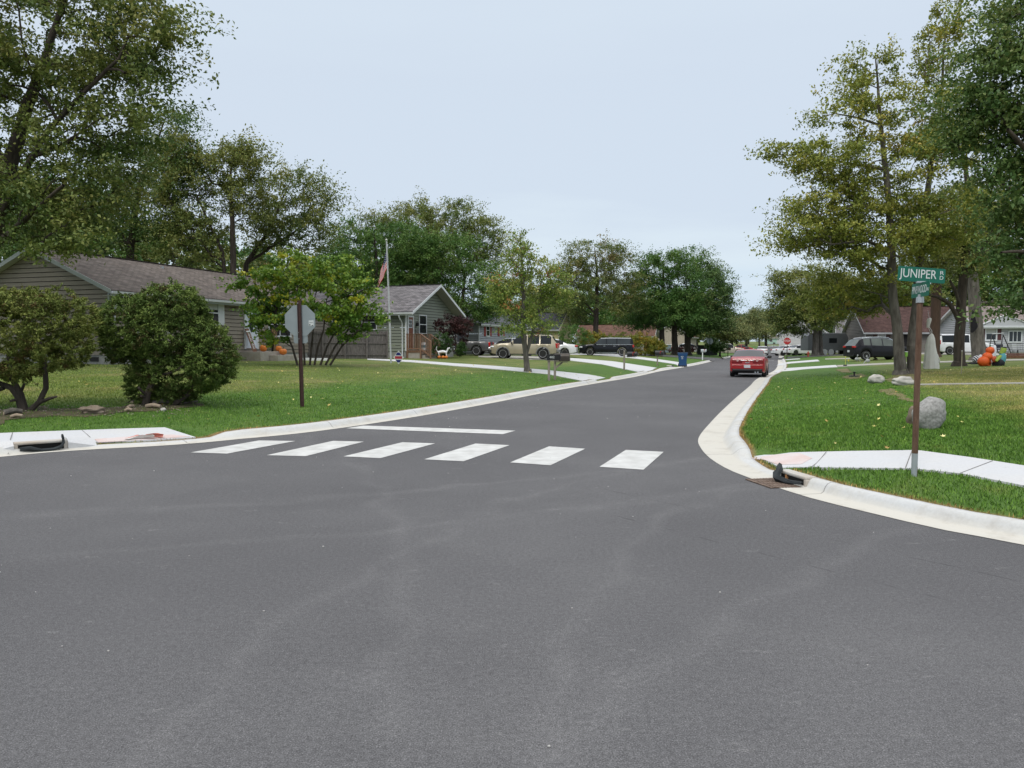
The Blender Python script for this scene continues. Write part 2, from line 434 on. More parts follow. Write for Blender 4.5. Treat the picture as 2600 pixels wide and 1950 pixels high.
for (ua, va), (ub, vb) in (((1523, 1300), (2581, 1570)), ((1480, 1230), (2000, 1345))):
    a, q = g0(ua, va), g0(ub, vb); dr = (q - a).normalized(); nx, ny = -dr.y, dr.x; off = -(nx * a.x + ny * a.y)
    t1 = N('ShaderNodeMath', {0: sxyz.outputs[0], 1: nx, 2: off}, operation='MULTIPLY_ADD')
    t2 = N('ShaderNodeMath', {0: sxyz.outputs[1], 1: ny, 2: t1.outputs[0]}, operation='MULTIPLY_ADD')
    al_ = N('ShaderNodeMath', {0: sxyz.outputs[0], 1: dr.x, 2: -(dr.x * a.x + dr.y * a.y)}, operation='MULTIPLY_ADD'); al_ = N('ShaderNodeMath', {0: sxyz.outputs[1], 1: dr.y, 2: al_.outputs[0]}, operation='MULTIPLY_ADD')
    inside = M2('GREATER_THAN', al_.outputs[0], 0.0)
    t3 = N('ShaderNodeMath', {0: wob.outputs['Fac'], 1: 0.10, 2: t2.outputs[0]}, operation='MULTIPLY_ADD')
    t5 = M2('ABSOLUTE', M2('SUBTRACT', t3.outputs[0], 0.05), 0)
    ln = cr(N, t5, [(0.003, 1.0), (0.016, 0.0)])
    cur = N('ShaderNodeMixRGB', {0: M2('MULTIPLY', M2('MULTIPLY', ln, bk), inside), 1: cur, 2: (0.045, 0.045, 0.047, 1)}).outputs[0]
n.links.new(cur, b.inputs['Base Color']); b.inputs['Roughness'].default_value = 0.82; b.inputs['Specular IOR Level'].default_value = 0.25
bp = N('ShaderNodeBump', {'Height': fine.outputs['Fac'], 'Strength': 0.6, 'Distance': 0.005}); n.links.new(bp.outputs[0], b.inputs['Normal'])

# new concrete
def concrete(name, c, warm=(0.56, 0.52, 0.44), amount=0.35, joint=None):
    m, n, b, N, pos = node_mat(name)
    t = N('ShaderNodeTexNoise', {'Vector': pos, 'Scale': 1.3, 'Detail': 7, 'Roughness': 0.65})
    f = cr(N, t.outputs['Fac'], [(0.42, 0.0), (0.68, amount)])
    c1 = N('ShaderNodeMixRGB', {0: f, 1: (*c, 1), 2: (*warm, 1)})
    t2 = N('ShaderNodeTexNoise', {'Vector': pos, 'Scale': 38.0, 'Detail': 4})
    g = cr(N, t2.outputs['Fac'], [(0.3, 0.94), (0.65, 1.03)])
    c2 = N('ShaderNodeMixRGB', {0: 1.0, 1: c1.outputs[0], 2: g}, blend_type='MULTIPLY')
    t3 = N('ShaderNodeTexNoise', {'Vector': pos, 'Scale': 4.2, 'Detail': 8, 'Roughness': 0.75})
    h = cr(N, t3.outputs['Fac'], [(0.60, 0.0), (0.73, 0.45)])
    c3 = N('ShaderNodeMixRGB', {0: h, 1: c2.outputs[0], 2: (0.30, 0.29, 0.28, 1)})
    fin = c3.outputs[0]
    if joint:
        at_ = N('ShaderNodeAttribute', attribute_name='run')
        q = N('ShaderNodeMath', {0: at_.outputs['Fac'], 1: 1.0 / joint}, operation='MULTIPLY')
        q = N('ShaderNodeMath', {0: q.outputs[0]}, operation='FRACT')
        j = cr(N, q.outputs[0], [(0.0, 1.0), (0.007, 0.0)])
        gu = N('ShaderNodeAttribute', attribute_name='gutter')
        gq = N('ShaderNodeMath', {0: gu.outputs['Fac'], 1: 0.85}, operation='MULTIPLY')
        fin = N('ShaderNodeMixRGB', {0: gq.outputs[0], 1: fin, 2: (0.51, 0.49, 0.435, 1)}).outputs[0]
        dv = N('ShaderNodeTexNoise', {'Vector': pos, 'Scale': 2.4, 'Detail': 8, 'Roughness': 0.7}); df = cr(N, dv.outputs['Fac'], [(0.52, 0.0), (0.70, 0.55)])
        fin = N('ShaderNodeMixRGB', {0: df, 1: fin, 2: (0.33, 0.30, 0.255, 1)}).outputs[0]
        fin = N('ShaderNodeMixRGB', {0: j, 1: fin, 2: (0.12, 0.11, 0.10, 1)}).outputs[0]
    n.links.new(fin, b.inputs['Base Color']); b.inputs['Roughness'].default_value = 0.85; b.inputs['Specular IOR Level'].default_value = 0.25
    bp = N('ShaderNodeBump', {'Height': t2.outputs['Fac'], 'Strength': 0.12, 'Distance': 0.003}); n.links.new(bp.outputs[0], b.inputs['Normal'])
    return m
CONC_NEW = concrete('new concrete', (0.50, 0.51, 0.525), amount=0.18)
CONC_KERB = concrete('kerb concrete', (0.50, 0.51, 0.51), (0.46, 0.43, 0.36), 0.5, joint=3.0)
CONC_OLD = concrete('old concrete', (0.34, 0.33, 0.30), (0.27, 0.25, 0.20), 0.6)

# grass: colour follows how far the turf lies behind the kerb (new sod near it, old lawn behind) and patches
def grass_mat(name, blades=False):
    m, n, b, N, pos = node_mat(name)
    d = N('ShaderNodeAttribute', attribute_name='edge'); wv = N('ShaderNodeTexNoise', {'Vector': pos, 'Scale': 0.7, 'Detail': 5})
    dd = N('ShaderNodeMath', {0: wv.outputs['Fac'], 1: 2.2, 2: d.outputs['Fac']}, operation='MULTIPLY_ADD')
    dn = N('ShaderNodeMath', {0: dd.outputs[0], 1: 0.1}, operation='MULTIPLY')
    zone = cr(N, dn.outputs[0], [(0.50, 0.0), (0.62, 1.0)])
    t = N('ShaderNodeTexNoise', {'Vector': pos, 'Scale': 0.55, 'Detail': 6, 'Roughness': 0.6})
    old = cr(N, t.outputs['Fac'], [(0.30, (0.082, 0.125, 0.028)), (0.50, (0.118, 0.155, 0.040)), (0.68, (0.190, 0.180, 0.072))])
    oldr = cr(N, t.outputs['Fac'], [(0.30, (0.120, 0.150, 0.042)), (0.50, (0.185, 0.190, 0.068)), (0.68, (0.255, 0.225, 0.105))])
    sx_ = N('ShaderNodeSeparateXYZ', {0: pos}); rs = N('ShaderNodeMath', {0: sx_.outputs[0], 1: 5.0}, operation='GREATER_THAN')
    lim = N('ShaderNodeMath', {0: sx_.outputs[1], 1: 34.0}, operation='LESS_THAN'); rs = N('ShaderNodeMath', {0: rs.outputs[0], 1: lim.outputs[0]}, operation='MULTIPLY')
    old = N('ShaderNodeMixRGB', {0: rs.outputs[0], 1: old, 2: oldr}).outputs[0]
    t2 = N('ShaderNodeTexNoise', {'Vector': pos, 'Scale': 1.7, 'Detail': 6, 'Roughness': 0.7})
    new = cr(N, t2.outputs['Fac'], [(0.30, (0.054, 0.112, 0.020)), (0.55, (0.076, 0.145, 0.028)), (0.75, (0.125, 0.165, 0.044))])
    c1 = N('ShaderNodeMixRGB', {0: zone, 1: new, 2: old})
    ed = cr(N, N('ShaderNodeMath', {0: wv.outputs['Fac'], 1: 0.22, 2: d.outputs['Fac']}, operation='MULTIPLY_ADD').outputs[0], [(0.13, 1.0), (0.21, 0.0)])
    c2 = N('ShaderNodeMixRGB', {0: ed, 1: c1.outputs[0], 2: (0.21, 0.145, 0.065, 1)})
    if blades:
        ti = N('ShaderNodeAttribute', attribute_name='tint')
        g = cr(N, ti.outputs['Fac'], [(0.0, (1.3, 1.35, 1.15)), (0.75, (2.25, 2.25, 1.9)), (1.0, (3.4, 2.9, 2.8))])
        fin = N('ShaderNodeMixRGB', {0: 1.0, 1: c2.outputs[0], 2: g}, blend_type='MULTIPLY').outputs[0]
        n.links.new(fin, b.inputs['Base Color'])
    else:
        t3 = N('ShaderNodeTexNoise', {'Vector': pos, 'Scale': 55.0, 'Detail': 4, 'Roughness': 0.8})
        g = cr(N, t3.outputs['Fac'], [(0.32, 0.5), (0.52, 1.0), (0.72, 1.5)])
        fin = N('ShaderNodeMixRGB', {0: 1.0, 1: c2.outputs[0], 2: g}, blend_type='MULTIPLY').outputs[0]
        n.links.new(fin, b.inputs['Base Color'])
        t4 = N('ShaderNodeTexNoise', {'Vector': pos, 'Scale': 14.0, 'Detail': 5})
        bp = N('ShaderNodeBump', {'Height': t4.outputs['Fac'], 'Strength': 0.9, 'Distance': 0.05}); n.links.new(bp.outputs[0], b.inputs['Normal'])
    b.inputs['Roughness'].default_value = 0.8; b.inputs['Specular IOR Level'].default_value = 0.15
    return m
LAWN, BLADES = grass_mat('lawn turf'), grass_mat('grass blades', True)

# --- road
poly = [Vector((float(p[0]), float(p[1]))) for p in AL + NL * 0.06] + [Vector((float(p[0]), float(p[1]))) for p in (AR + NR * 0.06)[::-1]]
ctr = [Vector((float(a), float(q))) for a, q in zip(np.linspace(-3.6 * RD.y, -3.6 * RD.y + 320 * RD.x, 60), np.linspace(3.6 * RD.x, 3.6 * RD.x + 320 * RD.y, 60))][8:]
vo, eo, fo, *_ = delaunay_2d_cdt(poly + ctr, [], [list(range(len(poly)))], 1, 1e-5)
P = np.array([(p.x, p.y) for p in vo]); z = hill(P[:, 0], P[:, 1])
rm = MB(); rm.add([(p[0], p[1], q) for p, q in zip(P, z)], [tuple(f) for f in fo]); tag(rm.build('road', ASPHALT), kind='structure')

# --- kerb and gutter, one moulding on each side
def kerb(A, Nn, WG, WT, name, gaps=()):
    n = len(A); run = np.concatenate([[0], np.cumsum(np.linalg.norm(np.diff(A, axis=0), axis=1))])
    h = 0.112 - 0.088 * rampf(A + Nn * WT[:, None]); hz = hill(A[:, 0], A[:, 1])
    rows = []
    for f, zz in ((lambda i: -0.0, 0.005), (lambda i: WG[i] * 0.97, 0.001), (lambda i: WG[i] + 0.025, 0.018), (lambda i: WG[i] + (WT[i] - WG[i]) * 0.30, 0.62), (lambda i: WG[i] + (WT[i] - WG[i]) * 0.48, 0.90), (lambda i: WG[i] + (WT[i] - WG[i]) * 0.70, 1.0), (lambda i: WT[i], 1.01), (lambda i: WT[i] + 0.004, -0.6)):
        rows.append([(A[i][0] + Nn[i][0] * f(i), A[i][1] + Nn[i][1] * f(i), hz[i] + (zz if zz < 0.1 and zz > 0 else h[i] * zz)) for i in range(n)])
    V = np.array(rows).transpose(1, 0, 2).reshape(-1, 3); k = len(rows); Q = []
    for i in range(n - 1):
        if any(a < A[i][1] < c for a, c in gaps): continue
        for j in range(k - 1): Q.append((i * k + j, (i + 1) * k + j, (i + 1) * k + j + 1, i * k + j + 1))
    o = npmesh(name, V, np.array(Q), CONC_KERB, {'run': ('POINT', np.repeat(run, k)), 'gutter': ('POINT', np.tile([1, 1, .6, 0, 0, 0, 0, 0], n))}, smooth=True)
    tag(o, kind='structure'); return o
kerb(AL, NL, WG_L, WT_L, 'kerb', gaps=((79.5, 93.0),))
kerb(AR, NR, WG_R, WT_R, 'kerb', gaps=((86.0, 98.0),))

# --- lawns: one sheet on either side, reaching the horizon
def lawn(name, K, far, side):
    nb = len(K); bd = [Vector((float(p[0]), float(p[1]))) for p in K] + [Vector(p) for p in far]
    pts = []
    def grid(x0, x1, y0, y1, s, hole=None):
        X, Y = np.meshgrid(np.arange(x0, x1, s), np.arange(y0, y1, s)); q = np.stack([X.ravel(), Y.ravel()], 1)
        q = q + rng.uniform(-0.2, 0.2, q.shape) * s
        if hole: q = q[~((q[:, 0] > hole[0]) & (q[:, 0] < hole[1]) & (q[:, 1] > hole[2]) & (q[:, 1] < hole[3]))]
        pts.append((q, s))
    if side < 0:
        grid(-30, 14, -4, 50, 0.6); grid(-70, 60, -10, 170, 2.5, (-30, 14, -4, 50)); grid(-600, 200, -60, 700, 22, (-70, 60, -10, 170))
    else:
        grid(2, 34, 2, 50, 0.6); grid(2, 130, -10, 170, 2.5, (2, 34, 2, 50)); grid(0, 700, -60, 700, 22, (2, 130, -10, 170))
    K2 = np.array([(p.x, p.y) for p in bd]); V2 = list(bd)
    for q, s in pts:
        q = q[pip(q, K2)]; q = q[pdist(q, K) > 0.45 * s]; V2 += [Vector((float(a), float(c))) for a, c in q]
    vo, eo, fo, *_ = delaunay_2d_cdt(V2, [], [list(range(len(bd)))], 1, 1e-5)
    P = np.array([(p.x, p.y) for p in vo]); d = pdist(P, K); z = Hn(P, d)
    V = np.column_stack([P, z]); Q = np.array([f[:3] for f in fo])
    o = npmesh(name, V, Q, LAWN, {'edge': ('POINT', d)}, smooth=True); tag(o, kind='structure'); return o
lawn('lawn', KL, [END, (500, 1600), (-FARX, 1600), (-FARX, -100)], -1)
lawn('lawn', KR, [END, (500, 1600), (FARX, 1600), (FARX, -100)], 1)
gm = MB(); gm.add([(-3000, -3000, -0.6), (3000, -3000, -0.6), (3000, 4000, -0.6), (-3000, 4000, -0.6)], [(0, 1, 2, 3)])
tag(gm.build('ground', mat('bare earth', (0.10, 0.085, 0.05), 0.95, var=0.3, scale=0.4)), kind='structure')

# --- pavements, drives and paths
PAVED = []
def pg(lst): return [tuple(gp(u, v).xy) for u, v in lst]
def paved(name, px, lift=0.022, m=None, world=None):
    poly = world or pg(px); PAVED.append(np.array(poly)); return drape(name, poly, lift, m or CONC_NEW)
def along(A, Nn, i0, i1, off): return [tuple(A[i] + Nn[i] * off) for i in range(i0, i1)]
# corner pavement on the right, with its crossing ramp; it runs on beside the kerb out of view
rp = pg([(1897, 1157), (2030, 1152), (2165, 1149), (2315, 1147), (2338, 1148), (2470, 1166), (2640, 1193), (2900, 1235), (2900, 1300), (2640, 1246), (2600, 1238), (2442, 1207), (2319, 1194), (2096, 1191), (2020, 1190), (1984, 1192)])
dx_ = (Vector(rp[7]) - Vector(rp[5])).normalized() * 9
rp = rp[:8] + [tuple(Vector(rp[7]) + dx_), tuple(Vector(rp[8]) + dx_)] + rp[8:]
paved('pavement', None, world=rp)
# corner pavement on the left
paved('pavement', [(-260, 1118), (0, 1103), (32, 1101.5), (208, 1095), (418, 1088), (497, 1113), (380, 1121), (240, 1130), (150, 1136), (0, 1146), (-260, 1166)])
paved('driveway', [(933, 911.5), (1040, 915), (1150, 923), (1258, 930), (1383, 940), (1537, 960), (1478, 968), (1394, 951), (1258, 938), (1150, 929.5), (1040, 920), (933, 914)])
paved('driveway', [(1448, 909.5), (1557, 918), (1668, 938), (1620, 946), (1530, 926), (1448, 916)])
paved('driveway', [(1215, 904), (1330, 904), (1446, 909.5), (1446, 916), (1330, 913), (1215, 907)], m=CONC_OLD)
paved('driveway', [(1440, 894), (1540, 897), (1612, 905), (1720, 919.5), (1752, 929), (1733, 932.5), (1717, 927), (1607, 910), (1540, 904), (1440, 900)])
paved('path', [(1962, 946), (1976, 940), (2122, 927.5), (2127, 932.5)])
paved('path', [(2128, 932), (2124, 928), (2279, 921), (2415, 917), (2640, 911), (2640, 914.5), (2415, 920.5), (2279, 924.5)], m=CONC_OLD)
paved('path', [(1972, 928), (1980, 923.5), (2076, 913.5), (2081, 917.5)])
paved('path', [(1981, 917.5), (1984, 915.5), (2030, 910.5), (2032, 912)])
paved('path', [(2095, 913), (2095, 911), (2200, 908.5), (2200, 910.5)], m=CONC_OLD)
paved('path', [(2335, 979), (2335, 976), (2640, 972), (2640, 975)], m=CONC_OLD)
paved('driveway', [(2110, 893), (2110, 889.5), (2200, 888), (2600, 899), (2600, 904), (2300, 899)], m=CONC_OLD)
paved('driveway', [(1985, 903), (1990, 899.5), (2105, 890), (2115, 893)], m=CONC_NEW)
# the side street crossing further up
for sgn, A, Nn, s0, nm in ((-1, AL, NL, 86.0, 'side street'), (1, AR, NR, 97.0, 'side street')):
    nrm = Vector((-RD.y, RD.x)) * (1 if sgn < 0 else -1); base = Vector((-6.55 * RD.y, 6.55 * RD.x)) if sgn < 0 else Vector((-0.42 * RD.y, 0.42 * RD.x))
    V = []; Q = []
    offs = [-0.2, 0.5, 1.2, 2.5, 5, 9, 14, 20, 30, 60, 120]
    for a in offs:
        flare = 3.0 * math.exp(-max(a, 0) / 1.6)
        for q in np.linspace(-4.3 - flare, 4.3 + flare, 7):
            p = base + RD * (s0 + q) + nrm * a; V.append((p.x, p.y, H(p.x, p.y) + (0.03 if a > 0.4 else 0.012)))
    for i in range(len(offs) - 1):
        for j in range(6): Q.append((i * 7 + j, i * 7 + j + 1, (i + 1) * 7 + j + 1, (i + 1) * 7 + j))
    mb = MB(); mb.add(V, Q); tag(mb.build(nm, ASPHALT, smooth=True), kind='structure')

# joints sawn across the corner pavements
JOINT = mat('dark sawn joint', (0.15, 0.145, 0.135), 0.95, var=.3, scale=20)  # dark tone of the joint strips laid on the slabs
for j0, j1 in (((208, 1095.5), (240, 1129)), ((32, 1102), (20, 1143)), ((2316, 1147.5), (2299, 1193)), ((2098, 1151), (2060, 1190)), ((2520, 1175), (2440, 1206))):
    p0, p1 = gp(*j0), gp(*j1); dv = (p1 - p0).xy.normalized(); nv = Vector((-dv.y, dv.x)) * .0042
    drape('pavement_joint', [p0.xy + nv, p1.xy + nv, p1.xy - nv, p0.xy - nv], .0255, JOINT, res=.3, thick=.002)

# --- painted markings
PAINT = mat('road paint', (0.43, 0.43, 0.415), 0.6, c2=(0.585, 0.59, 0.575), scale=4.5, detail=11, bump=0.3, bscale=90)
def marking(px):
    p = [g0(u, v) for u, v in px]; mb = MB()
    mb.add([(q.x, q.y, 0.005) for q in p], [(0, 1, 2, 3)]); tag(mb.build('road_marking', PAINT), kind='structure')
for q in ([(658, 1119), (750, 1120.5), (576, 1152.5), (484, 1149.5)], [(846, 1120), (924, 1122), (776, 1159), (677, 1156.5)],
          [(1022, 1123.5), (1105, 1126.5), (966, 1164), (872, 1159.5)], [(1207, 1127), (1294, 1131), (1177, 1172), (1077, 1167)],
          [(1394, 1134), (1486, 1140), (1398, 1182), (1295, 1175)], [(1589, 1143), (1685, 1148), (1634, 1193.5), (1522, 1186)],
          [(879, 1088), (922, 1081), (1309, 1094), (1277, 1103)]): marking(q)
# far stop line
p = [Vector((-3.2 * RD.y + s * RD.x, 3.2 * RD.x + s * RD.y)) for s in (84.5, 85.1)]; q = [Vector((-0.8 * RD.y + s * RD.x, 0.8 * RD.x + s * RD.y)) for s in (84.5, 85.1)]
mb = MB(); mb.add([(a.x, a.y, 0.006) for a in (p[0], q[0], q[1], p[1])], [(0, 1, 2, 3)]); tag(mb.build('road_marking', PAINT), kind='structure')

# --- earth bed under the two clipped shrubs, bare spots
MULCH = mat('mulch earth', (0.040, 0.042, 0.018), 0.95, c2=(0.115, 0.092, 0.052), scale=5, detail=8, bump=0.8, bscale=30)
def ragged(px, amp=0.22):
    P = [Vector(p) for p in pg(px)]; o = []
    for i in range(len(P)):
        a, c = P[i], P[(i + 1) % len(P)]; n = max(1, int((c - a).length / 0.3))
        for k in range(n):
            q = a.lerp(c, k / n); o.append((q.x + random.uniform(-amp, amp), q.y + random.uniform(-amp, amp)))
    return o
BEDS = []
bd = ragged([(-120, 1072), (30, 1040), (110, 1034), (200, 1040), (290, 1030), (380, 1016), (470, 1018), (545, 1026), (480, 1036), (350, 1048), (200, 1055), (80, 1064), (-60, 1084)])
BEDS.append(np.array(bd)); drape('earth_bed', bd, 0.012, MULCH, res=0.35, thick=0.06)
STRAW = mat('bare dry turf', (0.20, 0.15, 0.075), 0.95, c2=(0.11, 0.12, 0.04), scale=5, detail=7, bump=0.8, bscale=25)
for px in ([(2145, 955), (2190, 948), (2200, 956), (2170, 963), (2140, 962)], [(2235, 992), (2262, 986), (2270, 990), (2310, 1012), (2320, 1022), (2290, 1014), (2240, 997)], [(2120, 939), (2150, 936), (2165, 946), (2140, 946)], [(2250, 965), (2290, 948), (2335, 952), (2340, 966), (2290, 980)]):
    bd = ragged(px, 0.1); BEDS.append(np.array(bd)); drape('bare_patch', bd, 0.012, STRAW, res=0.35, thick=0.05)
bd = ragged([(740, 930), (850, 922), (1000, 932), (1010, 940), (880, 945), (760, 940)], 0.2); BEDS.append(np.array(bd))

# --- grass blades (nobody could count them) where the camera stands close enough to see them
def blades(name, region, K, dens, hgt, wid, fin=None, fout=None):
    x0, x1, y0, y1 = region; nb = int((x1 - x0) * (y1 - y0) * dens)
    P = np.column_stack([rng.uniform(x0, x1, nb), rng.uniform(y0, y1, nb)])
    # only what the photograph's surroundings can see
    P = P[np.abs(P[:, 0]) < 0.78 * P[:, 1] + 2.0]
    pr = np.ones(len(P))
    if fin: pr *= np.clip((P[:, 1] - y0) / fin, 0, 1)
    if fout: pr *= np.clip((y1 - P[:, 1]) / fout, 0, 1)
    P = P[rng.random(len(P)) < pr]
    d = edge_d(P); k = d > 0.0; P, d = P[k], d[k]
    for q in PAVED:
        bb = (P[:, 0] > q[:, 0].min() - .1) & (P[:, 0] < q[:, 0].max() + .1) & (P[:, 1] > q[:, 1].min() - .1) & (P[:, 1] < q[:, 1].max() + .1)
        if bb.any():
            ins = np.zeros(len(P), bool); ins[bb] = pip(P[bb], q); P, d = P[~ins], d[~ins]
    for q in BEDS:
        ins = pip(P, q) & (rng.random(len(P)) > 0.42); P, d = P[~ins], d[~ins]
    nb = len(P); z = Hn(P, d); sc_ = np.clip((P[:, 1] / y0) ** 0.5, 1, 2)
    a = rng.uniform(0, 2 * math.pi, nb); lean = rng.uniform(0.1, 0.75, nb) * hgt; hh = hgt * rng.uniform(0.55, 1.25, nb); ww = wid * sc_ * rng.uniform(0.7, 1.3, nb)
    dx, dy = np.cos(a), np.sin(a); b0 = np.column_stack([P, z - 0.005])
    sd_ = np.column_stack([-dy * ww, dx * ww, np.zeros(nb)]) * 0.5
    tip = b0 + np.column_stack([dx * lean, dy * lean, hh]); mid = b0 + np.column_stack([dx * lean * 0.3, dy * lean * 0.3, hh * 0.6])
    V = np.stack([b0 - sd_, b0 + sd_, mid + sd_ * 0.8, tip, mid - sd_ * 0.8], 1).reshape(-1, 3)
    i = np.arange(nb) * 5
    Q = np.column_stack([i, i + 1, i + 2, i + 3]); Q2 = np.column_stack([i, i + 2, i + 3, i + 4])
    Q = np.vstack([np.column_stack([i, i + 1, i + 2, i + 4]), np.column_stack([i + 4, i + 2, i + 3, i + 3])[:0]]) if False else np.column_stack([i, i + 1, i + 2, i + 3, i + 4])
    t = rng.random(nb) ** 1.3
    o = npmesh(name, V, Q, BLADES, {'tint': ('FACE', t), 'edge': ('FACE', d)}); tag(o, kind='stuff')
    tag(o, label='short green lawn grass beside the kerb and pavement', cat='grass'); return o
# ------------------------------------------------------------------ trees, shrubs and hedges
BARK = mat('grey bark', (0.065, 0.058, 0.048), 0.95, c2=(0.165, 0.15, 0.128), scale=9, detail=8, bump=1.0, bscale=22, stretch=(1, 1, 0.25))
BARK_DK = mat('dark bark', (0.030, 0.024, 0.019), 0.95, c2=(0.075, 0.060, 0.048), scale=9, detail=8, bump=1.0, bscale=22, stretch=(1, 1, 0.25))
BARK_RED = mat('reddish bark', (0.05, 0.03, 0.02), 0.95, c2=(0.085, 0.052, 0.036), scale=9, detail=8, bump=1.0, bscale=22, stretch=(1, 1, 0.25))
LF_MAPLE = leaf_mat('olive maple leaves', [(0.042, 0.066, 0.018), (0.074, 0.094, 0.026), (0.112, 0.120, 0.035), (0.155, 0.142, 0.045)])
LF_DARK = leaf_mat('dark green leaves', [(0.030, 0.058, 0.017), (0.052, 0.086, 0.027), (0.082, 0.112, 0.036), (0.125, 0.136, 0.050)])
LF_GREEN = leaf_mat('mid green leaves', [(0.026, 0.062, 0.014), (0.045, 0.088, 0.020), (0.068, 0.112, 0.026), (0.105, 0.130, 0.040)])
LF_YEL = leaf_mat('yellow green maple leaves', [(0.085, 0.105, 0.022), (0.140, 0.150, 0.032), (0.205, 0.190, 0.045), (0.280, 0.205, 0.055)])
LF_TURN = leaf_mat('turning maple leaves', [(0.065, 0.100, 0.020), (0.110, 0.145, 0.030), (0.160, 0.180, 0.045), (0.205, 0.190, 0.060), (0.290, 0.095, 0.045)])
LF_REDBUD = leaf_mat('broad leaves going yellow', [(0.046, 0.092, 0.017), (0.086, 0.142, 0.024), (0.135, 0.182, 0.030), (0.260, 0.235, 0.022)], rough=0.45)
LF_OLIVE = leaf_mat('brownish olive leaves', [(0.042, 0.064, 0.020), (0.075, 0.095, 0.028), (0.115, 0.120, 0.040), (0.165, 0.110, 0.055)])
LF_CEDAR = leaf_mat('scale leaf sprays', [(0.060, 0.045, 0.018), (0.040, 0.066, 0.016), (0.074, 0.104, 0.024), (0.120, 0.148, 0.040)], trans=0.12, rough=0.7)
LF_CEDAR_Y = leaf_mat('yellowish scale leaf sprays', [(.085, .050, .020), (.056, .072, .016), (.098, .112, .026), (.150, .150, .042)], trans=.12, rough=.7)
LF_PURPLE = leaf_mat('burgundy leaves', [(0.012, 0.006, 0.007), (0.026, 0.010, 0.012), (0.048, 0.018, 0.020), (0.075, 0.030, 0.032)], trans=0.15)
LF_BOX = leaf_mat('clipped box leaves', [(0.016, 0.034, 0.010), (0.026, 0.052, 0.014), (0.042, 0.075, 0.020)], trans=0.15)
LF_HEDGE = leaf_mat('yellowing hedge leaves', [(0.040, 0.062, 0.014), (0.080, 0.095, 0.018), (0.150, 0.135, 0.020), (0.185, 0.120, 0.020)])
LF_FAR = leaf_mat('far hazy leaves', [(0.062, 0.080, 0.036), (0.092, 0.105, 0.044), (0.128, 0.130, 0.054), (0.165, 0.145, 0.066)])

def leaf_cloud(C, rad, per, size, r_, droop=0.15, aspect=0.55, tint_c=None, up=0.55, tvar=0.35, out=None, outw=0.0, spread=None, flat=0.75):
    """leaves round the clump centres C: twigs leave each centre and carry the leaves"""
    n = len(C); T = 6
    tw = r_.normal(size=(n, T, 3)); tw /= np.linalg.norm(tw, axis=2)[..., None]; tw[..., 2] = tw[..., 2] * flat + 0.12
    if spread is not None: tw += spread[:, None, :] * 0.75
    L = rad[:, None] * r_.uniform(0.6, 1.3, (n, T))
    k = r_.integers(0, T, (n, per)); f = r_.random((n, per)) ** 0.75
    ii = np.arange(n)[:, None]
    p = C[:, None, :] + tw[ii, k] * (L[ii, k] * f)[..., None]
    p[..., 2] -= droop * (f ** 2) * rad[:, None]
    p += r_.normal(size=p.shape) * (rad[:, None, None] * 0.11)
    t = np.clip((tint_c[:, None] if tint_c is not None else 0.5) + r_.normal(size=(n, per)) * tvar * 0.45, 0, 1)
    p = p.reshape(-1, 3); t = t.ravel(); m_ = len(p)
    nrm = r_.normal(size=(m_, 3)); nrm[:, 2] = np.abs(nrm[:, 2]) * (0.6 + up) + 0.15; nrm /= np.linalg.norm(nrm, axis=1)[:, None]
    d = r_.normal(size=(m_, 3)); d[:, 2] -= droop * 3
    if out is not None: d += np.repeat(out, per, axis=0) * outw
    d -= nrm * (d * nrm).sum(1)[:, None]; d /= np.maximum(np.linalg.norm(d, axis=1), 1e-6)[:, None]
    s_ = np.cross(nrm, d); ln = size * r_.uniform(0.6, 1.3, m_)
    a = p - d * ln[:, None] * 0.5; c = p + d * ln[:, None] * 0.5; wv = s_ * (ln * aspect * 0.5)[:, None]; fold = nrm * (ln * 0.12)[:, None]
    V = np.stack([a, p + wv + fold - d * (ln * .08)[:, None], c, p - wv + fold - d * (ln * .08)[:, None]], 1).reshape(-1, 3)
    return V, np.arange(m_ * 4).reshape(-1, 4), t

def sample_clumps(ells, n, r_, shell=0.5, gap=0.55):
    """clump centres spread through the crown's volume, more of them towards its skin"""
    vol = np.array([e[3] * e[4] * e[5] for e in ells]); vol = vol ** 0.8 / (vol ** 0.8).sum(); C = []
    g = gap * (sum(e[3] * e[4] * e[5] for e in ells) * 4.2 / max(n, 1)) ** (1 / 3); tries = 0
    while len(C) < n and tries < n * 30:
        tries += 1
        e = ells[r_.choice(len(ells), p=vol)]; q = r_.normal(size=3); q /= np.linalg.norm(q)
        rr = r_.random() ** (1 / 3 * (1 - shell) + 0.001) if shell < 1 else 1
        p = np.array(e[:3]) + q * rr * np.array(e[3:6])
        if C and np.min(np.linalg.norm(np.array(C) - p, axis=1)) < g * r_.uniform(0.6, 1.1): continue
        C.append(p)
    return np.array(C)

